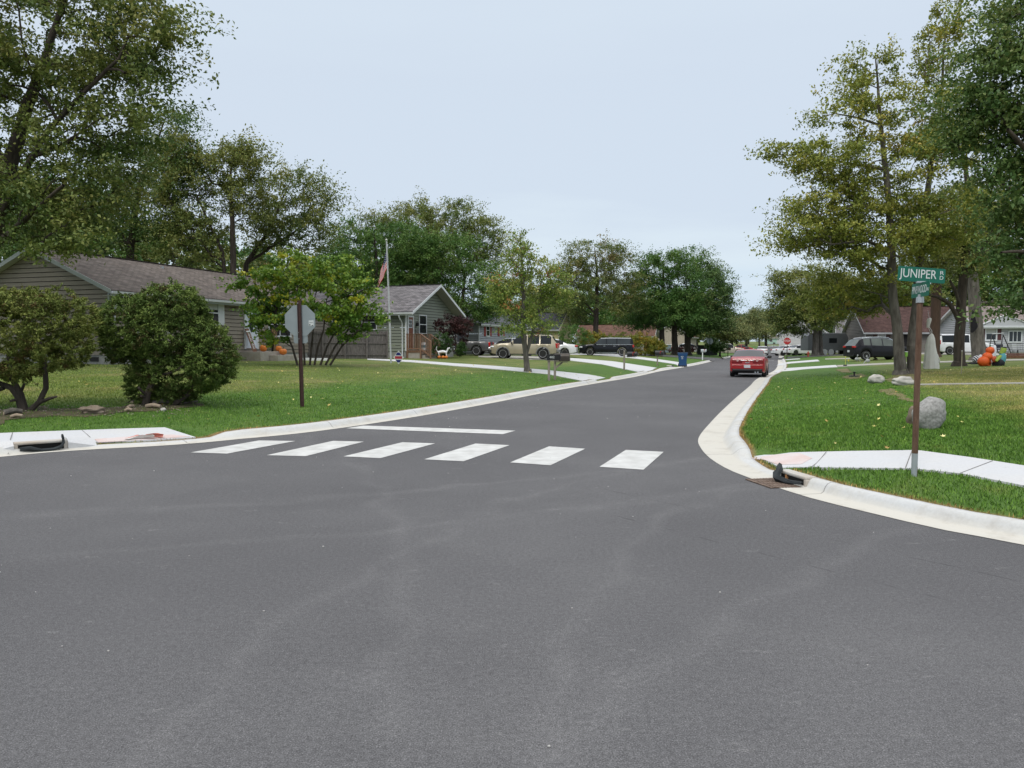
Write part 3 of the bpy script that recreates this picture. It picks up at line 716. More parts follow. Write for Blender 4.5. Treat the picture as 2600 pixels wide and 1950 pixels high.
def branch_mesh(trunks, C, r_, tip=0.012, sides=5, sag=0.12):
    """trunk(s) given as [(point, radius)...]; every clump is joined to the nearest limb; radii add up towards the root"""
    N = []; par = []; fix = []
    for tr in trunks:
        prev = -1
        P = [np.array(p, float) for p, _ in tr]; Rr = [r for _, r in tr]
        for i in range(len(P)):
            if i == 0: N.append(P[0]); par.append(-1); fix.append(Rr[0]); prev = len(N) - 1; continue
            k = max(1, int(np.linalg.norm(P[i] - P[i - 1]) / 0.5))
            for j in range(1, k + 1):
                f = j / k; N.append(P[i - 1] * (1 - f) + P[i] * f + r_.normal(size=3) * 0.012); par.append(prev); fix.append(Rr[i - 1] * (1 - f) + Rr[i] * f); prev = len(N) - 1
    z0 = min(p[2] for p in N); zt = max(p[2] for p in N)
    zmin = min(c[2] for c in C) if len(C) else 0
    base = np.array(N); order = np.argsort([np.min(np.linalg.norm(base - c, axis=1)) for c in C])
    cnt_leaf = []
    for ci in order:
        c = C[ci]; A = np.array(N); dv = c - A; dist = np.linalg.norm(dv, axis=1)
        cost = dist + 1.3 * np.clip(A[:, 2] - c[2] + 0.25 * np.hypot(dv[:, 0], dv[:, 1]), 0, None) + 2.0 * np.clip(zmin - 0.6 - A[:, 2], 0, None)
        j = int(np.argmin(cost)); k = max(2, int(dist[j] / 0.7)); prev = j; a = A[j]
        for q in range(1, k + 1):
            f = q / k; p = a * (1 - f) + c * f; p = p + np.array([0, 0, sag * dist[j] * math.sin(math.pi * f)]) * 0.6 + (r_.normal(size=3) * 0.05 * dist[j] ** 0.5 if q < k else 0)
            N.append(p); par.append(prev); fix.append(None); prev = len(N) - 1
        cnt_leaf.append(prev)
    w_ = np.zeros(len(N))
    for j in cnt_leaf:
        while j >= 0: w_[j] += 1; j = par[j]
    rad = [fix[i] if fix[i] is not None else tip * max(w_[i], 1) ** 0.5 for i in range(len(N))]
    mb = MB(); V = mb.v; Fc = mb.f
    for i in range(len(N)):
        j = par[i]
        if j < 0: continue
        a, b = Vector(N[j]), Vector(N[i]); d = b - a
        if d.length < 1e-5: continue
        d.normalize(); u = d.cross(Vector((0.31, 0.95, 0.05)));
        if u.length < 0.05: u = d.cross(Vector((0, 0, 1)))
        u.normalize(); v2 = d.cross(u); ra = rad[j] if fix[i] is not None else min(rad[j], rad[i] * 1.25); s_ = 10 if fix[i] is not None else sides
        o = len(V)
        for P_, rr in ((a, ra), (b + d * rad[i] * 0.2, rad[i])):
            for k in range(s_):
                t = 2 * math.pi * k / s_; q = P_ + (u * math.cos(t) + v2 * math.sin(t)) * rr; V.append(tuple(q))
        for k in range(s_):
            k2 = (k + 1) % s_; Fc.append((o + k, o + k2, o + s_ + k2, o + s_ + k)); mb.mi.append(0)
    return mb

def tree(name, label, base, trunks, ells, n, per, size, lm, bark=None, seed=1, group='trees along the street', rad=None, tint=(0.5, 0.2), cat='tree', top_tint=0.0, warm=None, shell=0.45, aspect=0.55, droop=0.2, tip=0.012, gap=0.55, flare=True, tvar=0.35, flat=0.6):
    r_ = np.random.default_rng(seed); root = thing(name, label, cat, base, 0, group)
    C = sample_clumps(ells, n, r_, shell, gap)
    vol = sum(e[3] * e[4] * e[5] for e in ells) * 4.2; rd = (rad or 0.95 * (vol / n) ** (1 / 3)) * r_.uniform(0.75, 1.3, len(C))
    tr2 = []
    for tr in trunks:
        tr = [(Vector(p), r) for p, r in tr]
        if flare and tr[0][0].z < .5:
            p0, r0 = tr[0]; tr = [(p0 - Vector((0, 0, 0.15)), r0 * 1.6), (p0 + Vector((0, 0, 0.12)), r0 * 1.22)] + [(p0 + (tr[1][0] - p0) * 0.12, r0)] + tr[1:]
        tr2.append(tr)
    bm_ = branch_mesh(tr2, C, r_, tip=tip); bm_.build('trunk', bark or BARK, root, smooth=True)
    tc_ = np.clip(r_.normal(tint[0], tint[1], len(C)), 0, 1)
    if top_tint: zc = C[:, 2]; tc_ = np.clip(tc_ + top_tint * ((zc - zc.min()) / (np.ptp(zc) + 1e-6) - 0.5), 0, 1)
    if warm is not None:
        for wx in range(warm): tc_[r_.integers(0, len(C))] = 1.0
    ax_ = np.array([np.array(tr2[0][-1][0])[:2] if len(tr2) == 1 else np.mean(C[:, :2], axis=0)]); sp_ = np.column_stack([C[:, :2] - ax_, np.full(len(C), .0)]); sp_ /= np.maximum(np.linalg.norm(sp_, axis=1), .6)[:, None]; sp_[:, 2] = .22
    V, Q, t = leaf_cloud(C, rd, per, size, r_, droop=droop, tint_c=tc_, aspect=aspect, tvar=tvar, spread=sp_, flat=flat)
    npmesh('crown', V, Q, lm, {'tint': ('FACE', t)}, root)
    return root

def px_tree(name, label, bu, Y, trunk_px, ell_px, n, per, size, lm, shrink=.88, **k):
    """trunk_px: lists of (u, v, dY, radius); ell_px: (u, v, half width, half height, dY, depth/width)"""
    b = on(bu, Y); tr = []; el_ = []
    for t in trunk_px:
        tr.append([((on(q[0], Y + q[2]) - b) if q[1] is None else at(q[0], q[1], Y + q[2]) - b, q[3]) for q in t])
    for (u, v, ru, rv, dy, fr) in ell_px:
        c = at(u, v, Y + dy) - b; s_ = 1 / ppm(Y + dy); ru, rv = ru * shrink, rv * min(1, shrink + .04); el_.append((c.x, c.y, c.z, ru * s_, ru * s_ * fr, rv * s_))
    if size > .16: per, size = int(per * 1.55), size * .78       # far crowns: more and smaller leaves
    return tree(name, label, b, tr, el_, n, per, size, lm, **k)

# --- the big maple whose crown fills the upper left
px_tree('maple_tree', 'huge olive maple overhanging the tan house from the left edge', -60, 27.5,
    [[(-60, None, 0, .36), (-30, 640, 0, .33), (20, 430, 0, .27), (70, 270, 0, .20), (120, 130, 0, .13), (200, -120, 0, .05)],
     [(20, 430, 0, .15), (-60, 300, 1, .12), (-100, 120, 1, .06)],
     [(-10, 560, 0, .13), (120, 330, -1, .09), (300, 150, -1.5, .05)],
     [(-30, 640, 0, .12), (60, 560, -2, .08), (160, 470, -3, .05)]],
    [(80, 60, 330, 260, 0, .8), (310, 90, 140, 150, -1, 1.0), (382, 120, 90, 55, -1, 1), (150, 400, 230, 230, 0, .9), (300, 300, 100, 100, -1, 1), (60, 560, 180, 110, -1.5, .9), (-250, 250, 280, 380, 0, .9), (140, 640, 120, 40, -2.5, 1)],
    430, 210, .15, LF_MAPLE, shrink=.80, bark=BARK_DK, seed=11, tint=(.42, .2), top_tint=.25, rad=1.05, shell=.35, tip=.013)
# --- trees behind the tan house
px_tree('maple_tree', 'tall dark maple directly behind the ridge of the tan house', 330, 47,
    [[(330, None, 0, .28), (330, 640, 0, .22), (350, 480, 0, .16), (390, 380, 0, .08), (420, 300, 0, .03)], [(330, 620, 0, .12), (200, 470, 1, .06)]],
    [(350, 480, 150, 150, 0, .8), (430, 330, 60, 55, 0, 1), (240, 560, 140, 110, 0, .8), (440, 440, 90, 90, 0, 1), (80, 560, 120, 120, 2, 1)],
    240, 130, .21, LF_DARK, bark=BARK_DK, seed=12, tint=(.4, .18), rad=1.35)
px_tree('maple_tree', 'forked maple with pale tips standing right of the dark maple', 592, 46,
    [[(592, None, 0, .20), (592, 640, 0, .17), (588, 520, 0, .12), (585, 430, 0, .06), (600, 370, 0, .03)], [(585, None, 0, .12), (565, 640, 0, .10), (500, 500, 0, .05)]],
    [(500, 520, 105, 110, 0, .8), (580, 430, 70, 65, 0, 1), (470, 400, 60, 50, 0, 1), (590, 375, 35, 30, 0, 1), (640, 400, 35, 25, 0, 1), (490, 610, 90, 70, 0, .8), (630, 510, 60, 60, 0, 1)],
    200, 110, .19, LF_MAPLE, bark=BARK_DK, seed=13, tint=(.55, .2), top_tint=.4, rad=1.0)
px_tree('maple_tree', 'slanting open maple left of the flagpole against the sky', 615, 50,
    [[(615, None, 0, .20), (625, 670, 0, .16), (680, 590, 0, .11), (720, 500, 0, .05), (745, 440, 0, .02)], [(625, 670, 0, .10), (700, 620, 0, .07), (790, 560, 0, .03)]],
    [(755, 480, 65, 50, 0, 1), (800, 530, 50, 40, 0, 1), (720, 550, 65, 55, 0, 1), (770, 600, 75, 50, 0, 1), (680, 600, 50, 40, 0, 1)],
    120, 95, .20, LF_MAPLE, bark=BARK_DK, seed=14, tint=(.5, .22), top_tint=.3, rad=1.05)
px_tree('leafy_tree', 'bright mid green tree behind the flag and grey fence', 960, 62,
    [[(960, None, 0, .24), (960, 760, 0, .18), (955, 650, 0, .10), (950, 590, 0, .04)]],
    [(940, 650, 110, 90, 0, .8), (900, 610, 60, 50, 0, 1), (1000, 630, 80, 70, 0, 1), (970, 730, 110, 80, 0, .8), (870, 690, 60, 80, -2, 1)],
    230, 115, .21, LF_GREEN, bark=BARK_DK, seed=15, tint=(.4, .18), rad=1.1)
px_tree('leafy_tree', 'broad high crown of a tree rising behind the green house', 1110, 82,
    [[(1110, None, 0, .40), (1110, 800, 0, .32), (1105, 650, 0, .22), (1095, 560, 0, .10)], [(1105, 660, 0, .15), (1200, 590, 0, .08)]],
    [(1070, 570, 90, 55, 0, .8), (1150, 560, 80, 50, 0, .8), (1215, 610, 60, 60, 0, 1), (1100, 530, 40, 28, 0, 1), (960, 580, 50, 40, 0, 1), (1120, 640, 120, 60, 0, .8), (1235, 660, 40, 60, 0, 1)],
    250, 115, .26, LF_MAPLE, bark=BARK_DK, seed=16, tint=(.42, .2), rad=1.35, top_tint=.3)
px_tree('leafy_tree', 'rounded green tree beside the gable of the green house', 1168, 62,
    [[(1168, None, 0, .22), (1172, 790, 0, .17), (1180, 700, 0, .10), (1160, 630, 0, .04)]],
    [(1130, 660, 90, 65, 0, .8), (1200, 740, 90, 85, 0, .8), (1090, 640, 50, 40, 0, 1), (1170, 620, 45, 30, 0, 1), (1235, 785, 50, 30, 0, 1), (1080, 710, 60, 60, 1, 1)],
    240, 120, .20, LF_GREEN, bark=BARK_DK, seed=17, tint=(.5, .2), rad=1.05)
px_tree('far_tree', 'low green tree filling the gap behind the yellow house', 1390, 112, [[(1390, None, 0, .25), (1390, 840, 0, .15), (1390, 800, 0, .05)]],
    [(1390, 800, 60, 45, 0, .8), (1330, 800, 50, 50, 0, 1)], 90, 90, .30, LF_OLIVE, bark=BARK_DK, seed=18, tint=(.4, .2), rad=1.3)
# --- young maple on the verge with red tips
px_tree('young_maple', 'young maple with orange red tips beside the twin mailboxes', 1340, 35.5,
    [[(1340, None, 0, .15), (1334, 900, 0, .125), (1328, 850, 0, .12), (1330, 740, 0, .085), (1325, 660, 0, .05), (1320, 590, 0, .02)], [(1336, 900, 0, .085), (1352, 850, 0, .07), (1362, 800, 0, .05), (1380, 720, 0, .02)]],
    [(1330, 760, 85, 75, 0, .9), (1330, 670, 62, 55, 0, 1), (1325, 620, 32, 38, 0, 1), (1390, 720, 55, 60, 0, 1), (1415, 760, 42, 35, 0, 1), (1285, 740, 42, 55, 0, 1), (1345, 830, 80, 35, 0, 1), (1322, 590, 12, 16, 0, 1)],
    220, 70, .11, LF_TURN, shrink=.72, bark=BARK, seed=19, tint=(.36, .14), top_tint=.3, warm=7, rad=.50, tip=.010)
# --- trees further along on the left
px_tree('street_tree', 'brownish green tree rising out of the yellow hedge', 1513, 88,
    [[(1513, None, 0, .33), (1513, 830, 0, .30), (1516, 760, 0, .22), (1515, 680, 0, .12), (1510, 630, 0, .05)], [(1514, 790, 0, .14), (1570, 730, 0, .08)], [(1514, 800, 0, .13), (1460, 740, 0, .08)]],
    [(1515, 650, 70, 45, 0, 1), (1475, 700, 50, 60, 0, 1), (1560, 690, 50, 55, 0, 1), (1510, 740, 90, 50, 0, .9), (1590, 720, 30, 40, 0, 1), (1450, 690, 25, 45, 0, 1), (1600, 770, 40, 25, 0, 1), (1460, 790, 40, 40, 0, 1)],
    230, 100, .25, LF_OLIVE, bark=BARK_DK, seed=20, tint=(.45, .2), top_tint=.25, rad=1.15)
px_tree('street_tree', 'full green tree above the end of the brown roofed house', 1682, 92,
    [[(1682, None, 0, .34), (1680, 840, 0, .30), (1682, 740, 0, .20), (1685, 670, 0, .08)], [(1714, None, 3, .40), (1712, 840, 3, .34), (1720, 760, 2, .16)]],
    [(1690, 680, 62, 45, 0, 1), (1665, 750, 60, 60, 0, 1), (1730, 740, 60, 70, 0, 1), (1690, 800, 90, 40, 0, 1), (1640, 700, 30, 40, 0, 1), (1765, 665, 30, 32, 6, 1), (1620, 820, 40, 22, 0, 1)],
    290, 105, .27, LF_GREEN, bark=BARK_DK, seed=21, tint=(.38, .2), top_tint=.3, rad=1.3)
px_tree('street_tree', 'dense very dark tree nearest the far stop sign', 1746, 97,
    [[(1746, None, 0, .42), (1746, 850, 0, .38), (1760, 780, 0, .22), (1770, 730, 0, .1)], [(1748, 860, 0, .2), (1790, 830, 0, .1)]],
    [(1790, 740, 55, 60, 0, 1), (1770, 800, 70, 55, 0, 1), (1825, 760, 32, 50, 0, 1), (1740, 790, 50, 50, 0, 1), (1815, 820, 45, 30, 0, 1), (1790, 690, 40, 30, 2, 1)],
    260, 110, .28, LF_DARK, bark=BARK_DK, seed=22, tint=(.3, .2), rad=1.3)
px_tree('evergreen_shrub', 'black green conifer shrub standing behind the far stop sign', 1828, 101,
    [[(1828, None, 0, .14), (1828, 880, 0, .08), (1828, 862, 0, .02)]], [(1826, 880, 16, 14, 0, 1), (1812, 872, 12, 14, 0, 1)], 50, 90, .22, LF_DARK, bark=BARK_DK, seed=23, tint=(.15, .12), rad=.6, cat='shrub', group='garden shrubs')
for i, (u, Y, ex, lb, lf) in enumerate([
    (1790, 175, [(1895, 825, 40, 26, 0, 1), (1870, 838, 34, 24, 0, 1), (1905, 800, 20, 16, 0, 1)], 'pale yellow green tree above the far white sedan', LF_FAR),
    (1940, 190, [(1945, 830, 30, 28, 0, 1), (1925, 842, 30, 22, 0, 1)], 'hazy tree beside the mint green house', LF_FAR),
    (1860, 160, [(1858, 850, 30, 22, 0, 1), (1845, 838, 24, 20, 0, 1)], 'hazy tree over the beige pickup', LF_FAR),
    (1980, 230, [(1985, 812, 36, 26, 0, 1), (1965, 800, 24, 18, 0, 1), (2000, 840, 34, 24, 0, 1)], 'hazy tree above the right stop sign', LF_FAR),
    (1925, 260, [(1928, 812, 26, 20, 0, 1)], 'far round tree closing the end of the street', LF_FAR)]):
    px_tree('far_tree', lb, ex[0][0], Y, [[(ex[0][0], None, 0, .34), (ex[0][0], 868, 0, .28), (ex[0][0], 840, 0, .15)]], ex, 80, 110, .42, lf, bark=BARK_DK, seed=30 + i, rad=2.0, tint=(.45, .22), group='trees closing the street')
# --- right: trees over the street
px_tree('street_tree', 'round crowned street tree standing behind the white sedans', 2075, 92,
    [[(2070, None, 0, .40), (2072, 840, 0, .34), (2060, 780, 0, .2), (2050, 720, 0, .08)], [(2084, None, 1, .30), (2082, 840, 1, .26), (2100, 790, 0, .14)]],
    [(2050, 720, 70, 45, 0, 1), (2010, 780, 50, 60, 0, 1), (2090, 770, 75, 60, 0, 1), (2040, 820, 70, 30, 0, 1), (1985, 700, 30, 22, 0, 1), (2130, 740, 50, 55, 0, 1)],
    280, 105, .28, LF_MAPLE, bark=BARK, seed=41, tint=(.5, .2), top_tint=.3, rad=1.25)
# --- the double stemmed maple behind the street name sign
b = gp(2300, 951); MY = b.y
px_tree('maple_tree', 'double stemmed yellow green maple behind the street name sign', 2300, MY,
    [[(2287, None, 0, .23), (2280, 850, 0, .19), (2268, 760, 0, .17), (2262, 650, 0, .155), (2258, 520, 0, .125), (2245, 400, 0, .10), (2232, 260, 0, .06), (2225, 150, 0, .025)],
     [(2318, None, .2, .21), (2315, 880, .2, .19), (2328, 760, .4, .16), (2340, 600, .6, .15), (2360, 450, .8, .10), (2390, 250, 1, .06), (2400, 60, 1, .025)],
     [(2262, 640, 0, .08), (2200, 610, -.6, .06), (2110, 620, -1, .03)], [(2258, 540, 0, .08), (2180, 520, -.5, .05), (2080, 545, -1, .025)], [(2248, 430, 0, .07), (2150, 415, .6, .05), (2020, 385, 1, .02)], [(2240, 320, 0, .055), (2180, 300, .4, .04), (2120, 290, .6, .02)]],
    [(2230, 230, 80, 85, 0, .9), (2215, 150, 55, 40, 0, 1), (2130, 290, 70, 45, 0, 1), (2110, 410, 110, 55, 0, 1), (2000, 385, 60, 22, 0, 1), (2120, 520, 120, 55, 0, .9), (2050, 600, 90, 45, 0, 1), (2150, 620, 120, 60, 0, 1), (2250, 420, 110, 120, 0, 1), (2250, 600, 120, 90, 0, 1), (2370, 120, 60, 110, 1, 1), (2390, 330, 110, 130, 1, 1), (2380, 560, 120, 90, .5, 1), (2180, 710, 120, 35, 1, 1), (2100, 790, 60, 30, 2, 1), (2400, 40, 40, 60, 1, 1), (2195, 770, 95, 34, 2, 1), (2275, 735, 70, 40, 1.5, 1), (2130, 760, 60, 36, 1, 1)],
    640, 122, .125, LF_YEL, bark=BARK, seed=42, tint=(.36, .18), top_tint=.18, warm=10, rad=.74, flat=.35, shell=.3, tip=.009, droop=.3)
px_tree('maple_tree', 'slim dark trunked maple between the double maple and the inflatables', 2435, 37,
    [[(2435, None, 0, .26), (2436, 860, 0, .235), (2440, 780, 0, .22), (2452, 650, 0, .19), (2460, 520, 0, .15), (2450, 400, 0, .08)], [(2437, 820, 0, .12), (2410, 770, 0, .1), (2380, 752, 0, .07), (2340, 745, 0, .03)], [(2440, 790, 0, .10), (2425, 735, -.3, .07), (2412, 712, -.3, .05)], [(2452, 690, 0, .16), (2500, 610, 0, .12), (2540, 560, 0, .08), (2560, 480, 0, .05)]],
    [(2440, 560, 80, 80, 0, 1), (2380, 640, 70, 50, 0, 1), (2520, 520, 80, 100, 0, 1), (2450, 680, 60, 35, 0, 1), (2560, 640, 60, 60, 1, 1)],
    170, 105, .15, LF_MAPLE, bark=BARK_DK, seed=43, tint=(.6, .18), rad=.85, tip=.01)
px_tree('maple_tree', 'thick grey trunked maple with a black drape in front of the right house', 2487, 46,
    [[(2487, None, 0, .43), (2482, 860, 0, .37), (2474, 760, 0, .34), (2468, 680, 0, .27), (2500, 600, 0, .16), (2560, 500, 0, .08)], [(2472, 772, 0, .10), (2510, 767, 0, .07), (2540, 760, 0, .05), (2570, 764, 0, .03)]],
    [(2540, 560, 90, 70, 0, 1), (2600, 640, 80, 60, 0, 1), (2460, 640, 60, 40, 0, 1)],
    110, 100, .17, LF_MAPLE, bark=BARK, seed=44, tint=(.5, .2), rad=1.0)
px_tree('maple_tree', 'reddish trunked tree seen behind the street sign post', 2372, 60,
    [[(2372, None, 0, .40), (2374, 830, 0, .36), (2378, 730, 0, .36), (2380, 640, 0, .18)]], [(2380, 640, 110, 70, 0, 1), (2440, 660, 70, 50, 0, 1)],
    110, 90, .2, LF_MAPLE, bark=BARK_RED, seed=45, tint=(.45, .18), rad=1.2)
# --- the dark maple leaning in from the right edge
px_tree('maple_tree', 'dense dark green maple leaning in at the right edge', 2760, 23,
    [[(2760, None, 0, .34), (2750, 700, 0, .30), (2720, 450, 0, .24), (2690, 250, 0, .15), (2640, 50, 0, .06)], [(2740, 560, 0, .14), (2640, 420, -1, .09), (2560, 330, -1.5, .05)], [(2750, 680, 0, .12), (2640, 640, -1, .07), (2540, 640, -1.5, .03)]],
    [(2600, 220, 150, 150, 0, .9), (2540, 120, 60, 40, 0, 1), (2530, 300, 90, 90, 0, 1), (2600, 480, 110, 150, 0, .9), (2632, 670, 100, 76, -.5, 1), (2592, 778, 42, 32, -1, 1), (2750, 300, 160, 300, 0, 1), (2610, 20, 90, 60, 0, 1), (2450, 370, 45, 40, .5, 1)],
    290, 170, .14, LF_DARK, shrink=.82, bark=BARK_DK, seed=46, tint=(.42, .2), rad=.85, top_tint=.35, tip=.011, droop=.3)

# --- background woods closing the view behind the houses
spots = []
for u, Y, hgt in ((-330, 75, 13), (-120, 62, 14), (120, 66, 15), (290, 85, 15), (450, 75, 13), (640, 90, 13), (760, 78, 11), (850, 92, 12), (1010, 110, 15), (1290, 125, 12), (1380, 150, 13), (1470, 140, 12), (1560, 155, 12), (1600, 150, 10), (1640, 165, 12), (1700, 150, 11), (1760, 160, 12), (1800, 190, 12), (2010, 300, 15), (2050, 150, 12), (2120, 140, 11), (2180, 150, 13), (2250, 130, 13), (2330, 125, 13), (2420, 120, 14), (2510, 118, 13), (2600, 112, 14), (2720, 100, 14), (2860, 90, 14), (1900, 360, 14), (1950, 420, 15), (1870, 330, 13), (2000, 440, 15), (1830, 260, 13), (1770, 250, 13), (1690, 240, 13), (1590, 230, 14), (1480, 220, 14), (2080, 260, 14), (2180, 240, 14), (2300, 220, 15)):
    spots.append((u, Y, hgt))
kinds = []
for q, (lm_, sd_) in enumerate(((LF_OLIVE, 61), (LF_MAPLE, 62), (LF_GREEN, 63))):
    kinds.append(tree('background_tree', 'x', (0, 0, -50), [[((0, 0, 0), .3), ((0, 0, 5), .2), ((.3, 0, 9), .06)]], [(0, 0, 7.5, 4.6, 4.6, 3.6), (1.5, 0, 10, 3, 3, 2.4), (-2, 1, 5, 3.5, 3.5, 2.6), (0, -1, 4, 3.8, 3.8, 2.4)], 120, 90, .42, lm_, bark=BARK_DK, seed=sd_, rad=1.5, tint=(.42, .22), group='background trees'))
COLS = ['brownish olive', 'dull olive', 'mid green']; used = [0, 0, 0]
def where(u, Y):
    if u < 900: return 'behind the tan house'
    if u < 1240: return 'behind the green house'
    if u < 1700: return 'behind the yellow and brown roofed houses'
    if u < 2030: return 'beyond the end of the street'
    return 'behind the houses on the right'
for i, (u, Y, hgt) in enumerate(spots):
    k = i % 3; src = kinds[k]
    lb = '%s background tree standing %s' % (COLS[k], where(u, Y))
    if used[k] == 0: o = src; o.location = on(u, Y); o['label'] = lb
    else: o = copy_thing(src, on(u, Y), label=lb)
    used[k] = 1; o.scale = (hgt / 12 * random.uniform(.95, 1.25),) * 2 + (hgt / 12.4,); o.rotation_euler = (0, 0, random.uniform(0, 6.28))
    o['group'] = '%s background trees %s' % (COLS[k], where(u, Y))

# --- shrubs: skin of small sprays over lobes, on visible stems
def shrub(name, label, base, lobes, n, per, size, lm, stems, rad, bark=None, seed=1, group='garden shrubs', tint=(.5, .2), shell=.8, aspect=.4, outw=1.2, cat='shrub', part='foliage', core=None):
    r_ = np.random.default_rng(seed); root = thing(name, label, cat, base, 0, group)
    C = sample_clumps(lobes, n, r_, shell, .4); cen = np.array([np.array(lobes)[np.argmin([np.sum(((c - np.array(l[:3])) / np.array(l[3:6])) ** 2) for l in lobes])][:3] for c in C])
    keep = np.ones(len(C), bool)                            # only the skin: nothing deep inside a neighbouring lobe
    if len(lobes) > 1 and shell > .9:
        for i_, c_ in enumerate(C):
            keep[i_] = sum(np.sum(((c_ - np.array(l[:3])) / np.array(l[3:6])) ** 2) < .38 for l in lobes) == 0
        C, cen = C[keep], cen[keep]
    out_ = C - cen; out_ /= np.maximum(np.linalg.norm(out_, axis=1), 1e-5)[:, None]; out_[:, 2] += .25
    from mathutils import noise as mn_
    C = C + out_ * np.abs(r_.normal(size=len(C)))[:, None] * rad * .45
    tc_ = np.clip(r_.normal(tint[0], tint[1], len(C)) + np.array([.45 * mn_.noise(Vector(q) * 1.7) + .25 * mn_.noise(Vector(q) * 4.1) for q in C]), 0, 1)
    V, Q, t = leaf_cloud(C, np.full(len(C), rad) * r_.uniform(.7, 1.3, len(C)), per, size, r_, droop=.05, tint_c=tc_, aspect=aspect, out=out_, outw=outw)
    npmesh(part, V, Q, lm, {'tint': ('FACE', t)}, root)
    if stems:
        mb = MB()
        for st_ in stems: mb.tube([p for p, _ in st_], [r for _, r in st_], 8)
        mb.build('stem', bark or BARK_DK, root, smooth=True)
    return root
def px_shrub(name, label, bu, bv, lobes_px, n, per, size, lm, stems_px=(), Y=None, rad=.2, **k):
    b = gp(bu, bv) if Y is None else on(bu, Y); Y = b.y
    lo = []
    for (u, v, ru, rv, dy, fr) in lobes_px:
        c = at(u, v, Y + dy) - b; s_ = 1 / ppm(Y + dy); ru -= rad / s_ * .35; rv -= rad / s_ * .35; ru, rv = max(ru, 4), max(rv, 4); lo.append((c.x, c.y, c.z, ru * s_, ru * s_ * fr, rv * s_))
    st_ = [[((at(u, v, Y + dy) - b), r) for u, v, dy, r in s] for s in stems_px]
    return shrub(name, label, b, lo, n, per, size, lm, st_, rad, **k)
px_shrub('arborvitae_bush', 'rounded arborvitae with two bare crooked stems at the left edge', 65, 1042,
    [(60, 830, 140, 85, 0, .9), (150, 812, 85, 66, 0, 1), (30, 905, 110, 60, 0, .9), (145, 885, 80, 55, 0, 1), (-60, 850, 120, 110, 0, 1), (60, 780, 90, 40, 0, 1)],
    1250, 100, .055, LF_CEDAR_Y, [[(58, 1045, 0, .085), (50, 1010, 0, .075), (30, 985, 0, .06), (-10, 970, 0, .045), (-60, 930, .2, .03)], [(62, 1045, 0, .08), (52, 1000, 0, .06), (30, 960, 0, .05), (20, 900, .1, .03)], [(72, 1046, 0, .055), (100, 1020, 0, .052), (117, 985, 0, .05), (115, 940, 0, .045), (105, 880, 0, .03), (90, 830, 0, .02)], [(100, 1022, 0, .035), (125, 1012, -.15, .03), (143, 1007, -.25, .02)], [(40, 1015, -.1, .03), (26, 1018, -.2, .022)], [(55, 990, 0, .03), (62, 975, -.1, .022)], [(10, 985, 0, .04), (-30, 1000, 0, .03)]],
    rad=.115, seed=71, tint=(.6, .25), aspect=.36, outw=2.4, shell=.93)
px_shrub('arborvitae_bush', 'large rounded arborvitae in front of the tan house window', 375, 1028,
    [(430, 790, 85, 62, 0, .9), (330, 830, 75, 75, 0, .9), (420, 840, 110, 80, .1, .8), (528, 905, 62, 80, 0, 1), (480, 835, 52, 62, 0, 1), (300, 880, 42, 40, 0, 1), (450, 940, 110, 75, .35, .7), (370, 980, 45, 45, .3, .8), (560, 920, 38, 55, 0, 1), (430, 1000, 60, 28, .35, .8)],
    2100, 110, .052, LF_CEDAR, [[(368, 1030, -.1, .075), (375, 1000, -.1, .065), (388, 965, -.1, .055), (402, 935, -.05, .045), (415, 900, 0, .035), (405, 850, 0, .02)], [(375, 1005, -.1, .03), (362, 995, -.25, .028), (352, 984, -.35, .025)], [(440, 1028, .1, .05), (480, 1000, .1, .045), (505, 960, .1, .03)], [(395, 955, -.1, .02), (440, 945, -.25, .02), (470, 925, -.3, .014)], [(372, 1010, -.1, .03), (358, 1005, -.3, .025)]],
    rad=.115, seed=72, tint=(.58, .24), aspect=.36, outw=2.4, shell=.93)
px_shrub('box_shrub', 'small dark round box at the left of the porch steps', 618, 914, [(618, 900, 15, 15, 0, 1)], 90, 50, .06, LF_BOX, rad=.10, seed=73, tint=(.3, .2))
px_shrub('box_shrub', 'loose dark shrub behind the pumpkins on the porch', 708, 905, [(706, 880, 16, 18, .6, 1), (722, 892, 14, 14, .6, 1)], 90, 50, .08, LF_BOX, rad=.14, seed=74, tint=(.4, .2))
px_shrub('box_shrub', 'dark clipped shrub behind the redbud stems', 748, 905, [(746, 888, 16, 18, .8, 1)], 80, 50, .08, LF_BOX, rad=.14, seed=75, tint=(.3, .2))
px_shrub('box_shrub', 'rounded dark green box beside the wooden porch steps', 1126, 905, [(1122, 872, 24, 24, 0, 1), (1118, 890, 22, 18, 0, 1)], 150, 55, .09, LF_BOX, rad=.16, seed=76, tint=(.5, .25), Y=50.0)
px_shrub('purple_shrub', 'burgundy leaved shrub at the corner of the green house', 1163, 904, [(1140, 828, 32, 22, -.3, 1), (1172, 830, 28, 24, 0, 1), (1160, 860, 26, 36, 0, 1), (1115, 822, 8, 8, -.3, 1)], 170, 60, .11, LF_PURPLE, [[(1163, 904, 0, .06), (1158, 870, 0, .05), (1145, 840, -.2, .03)], [(1165, 904, 0, .05), (1172, 860, 0, .04)]], rad=.28, seed=77, tint=(.45, .25), Y=52.0)
px_shrub('box_shrub', 'low green shrub under the burgundy shrub', 1172, 903, [(1172, 888, 11, 16, -.4, 1)], 50, 50, .09, LF_BOX, rad=.16, seed=78, tint=(.6, .2), Y=48.0)
HG = 'hedge shrubs along the drive'
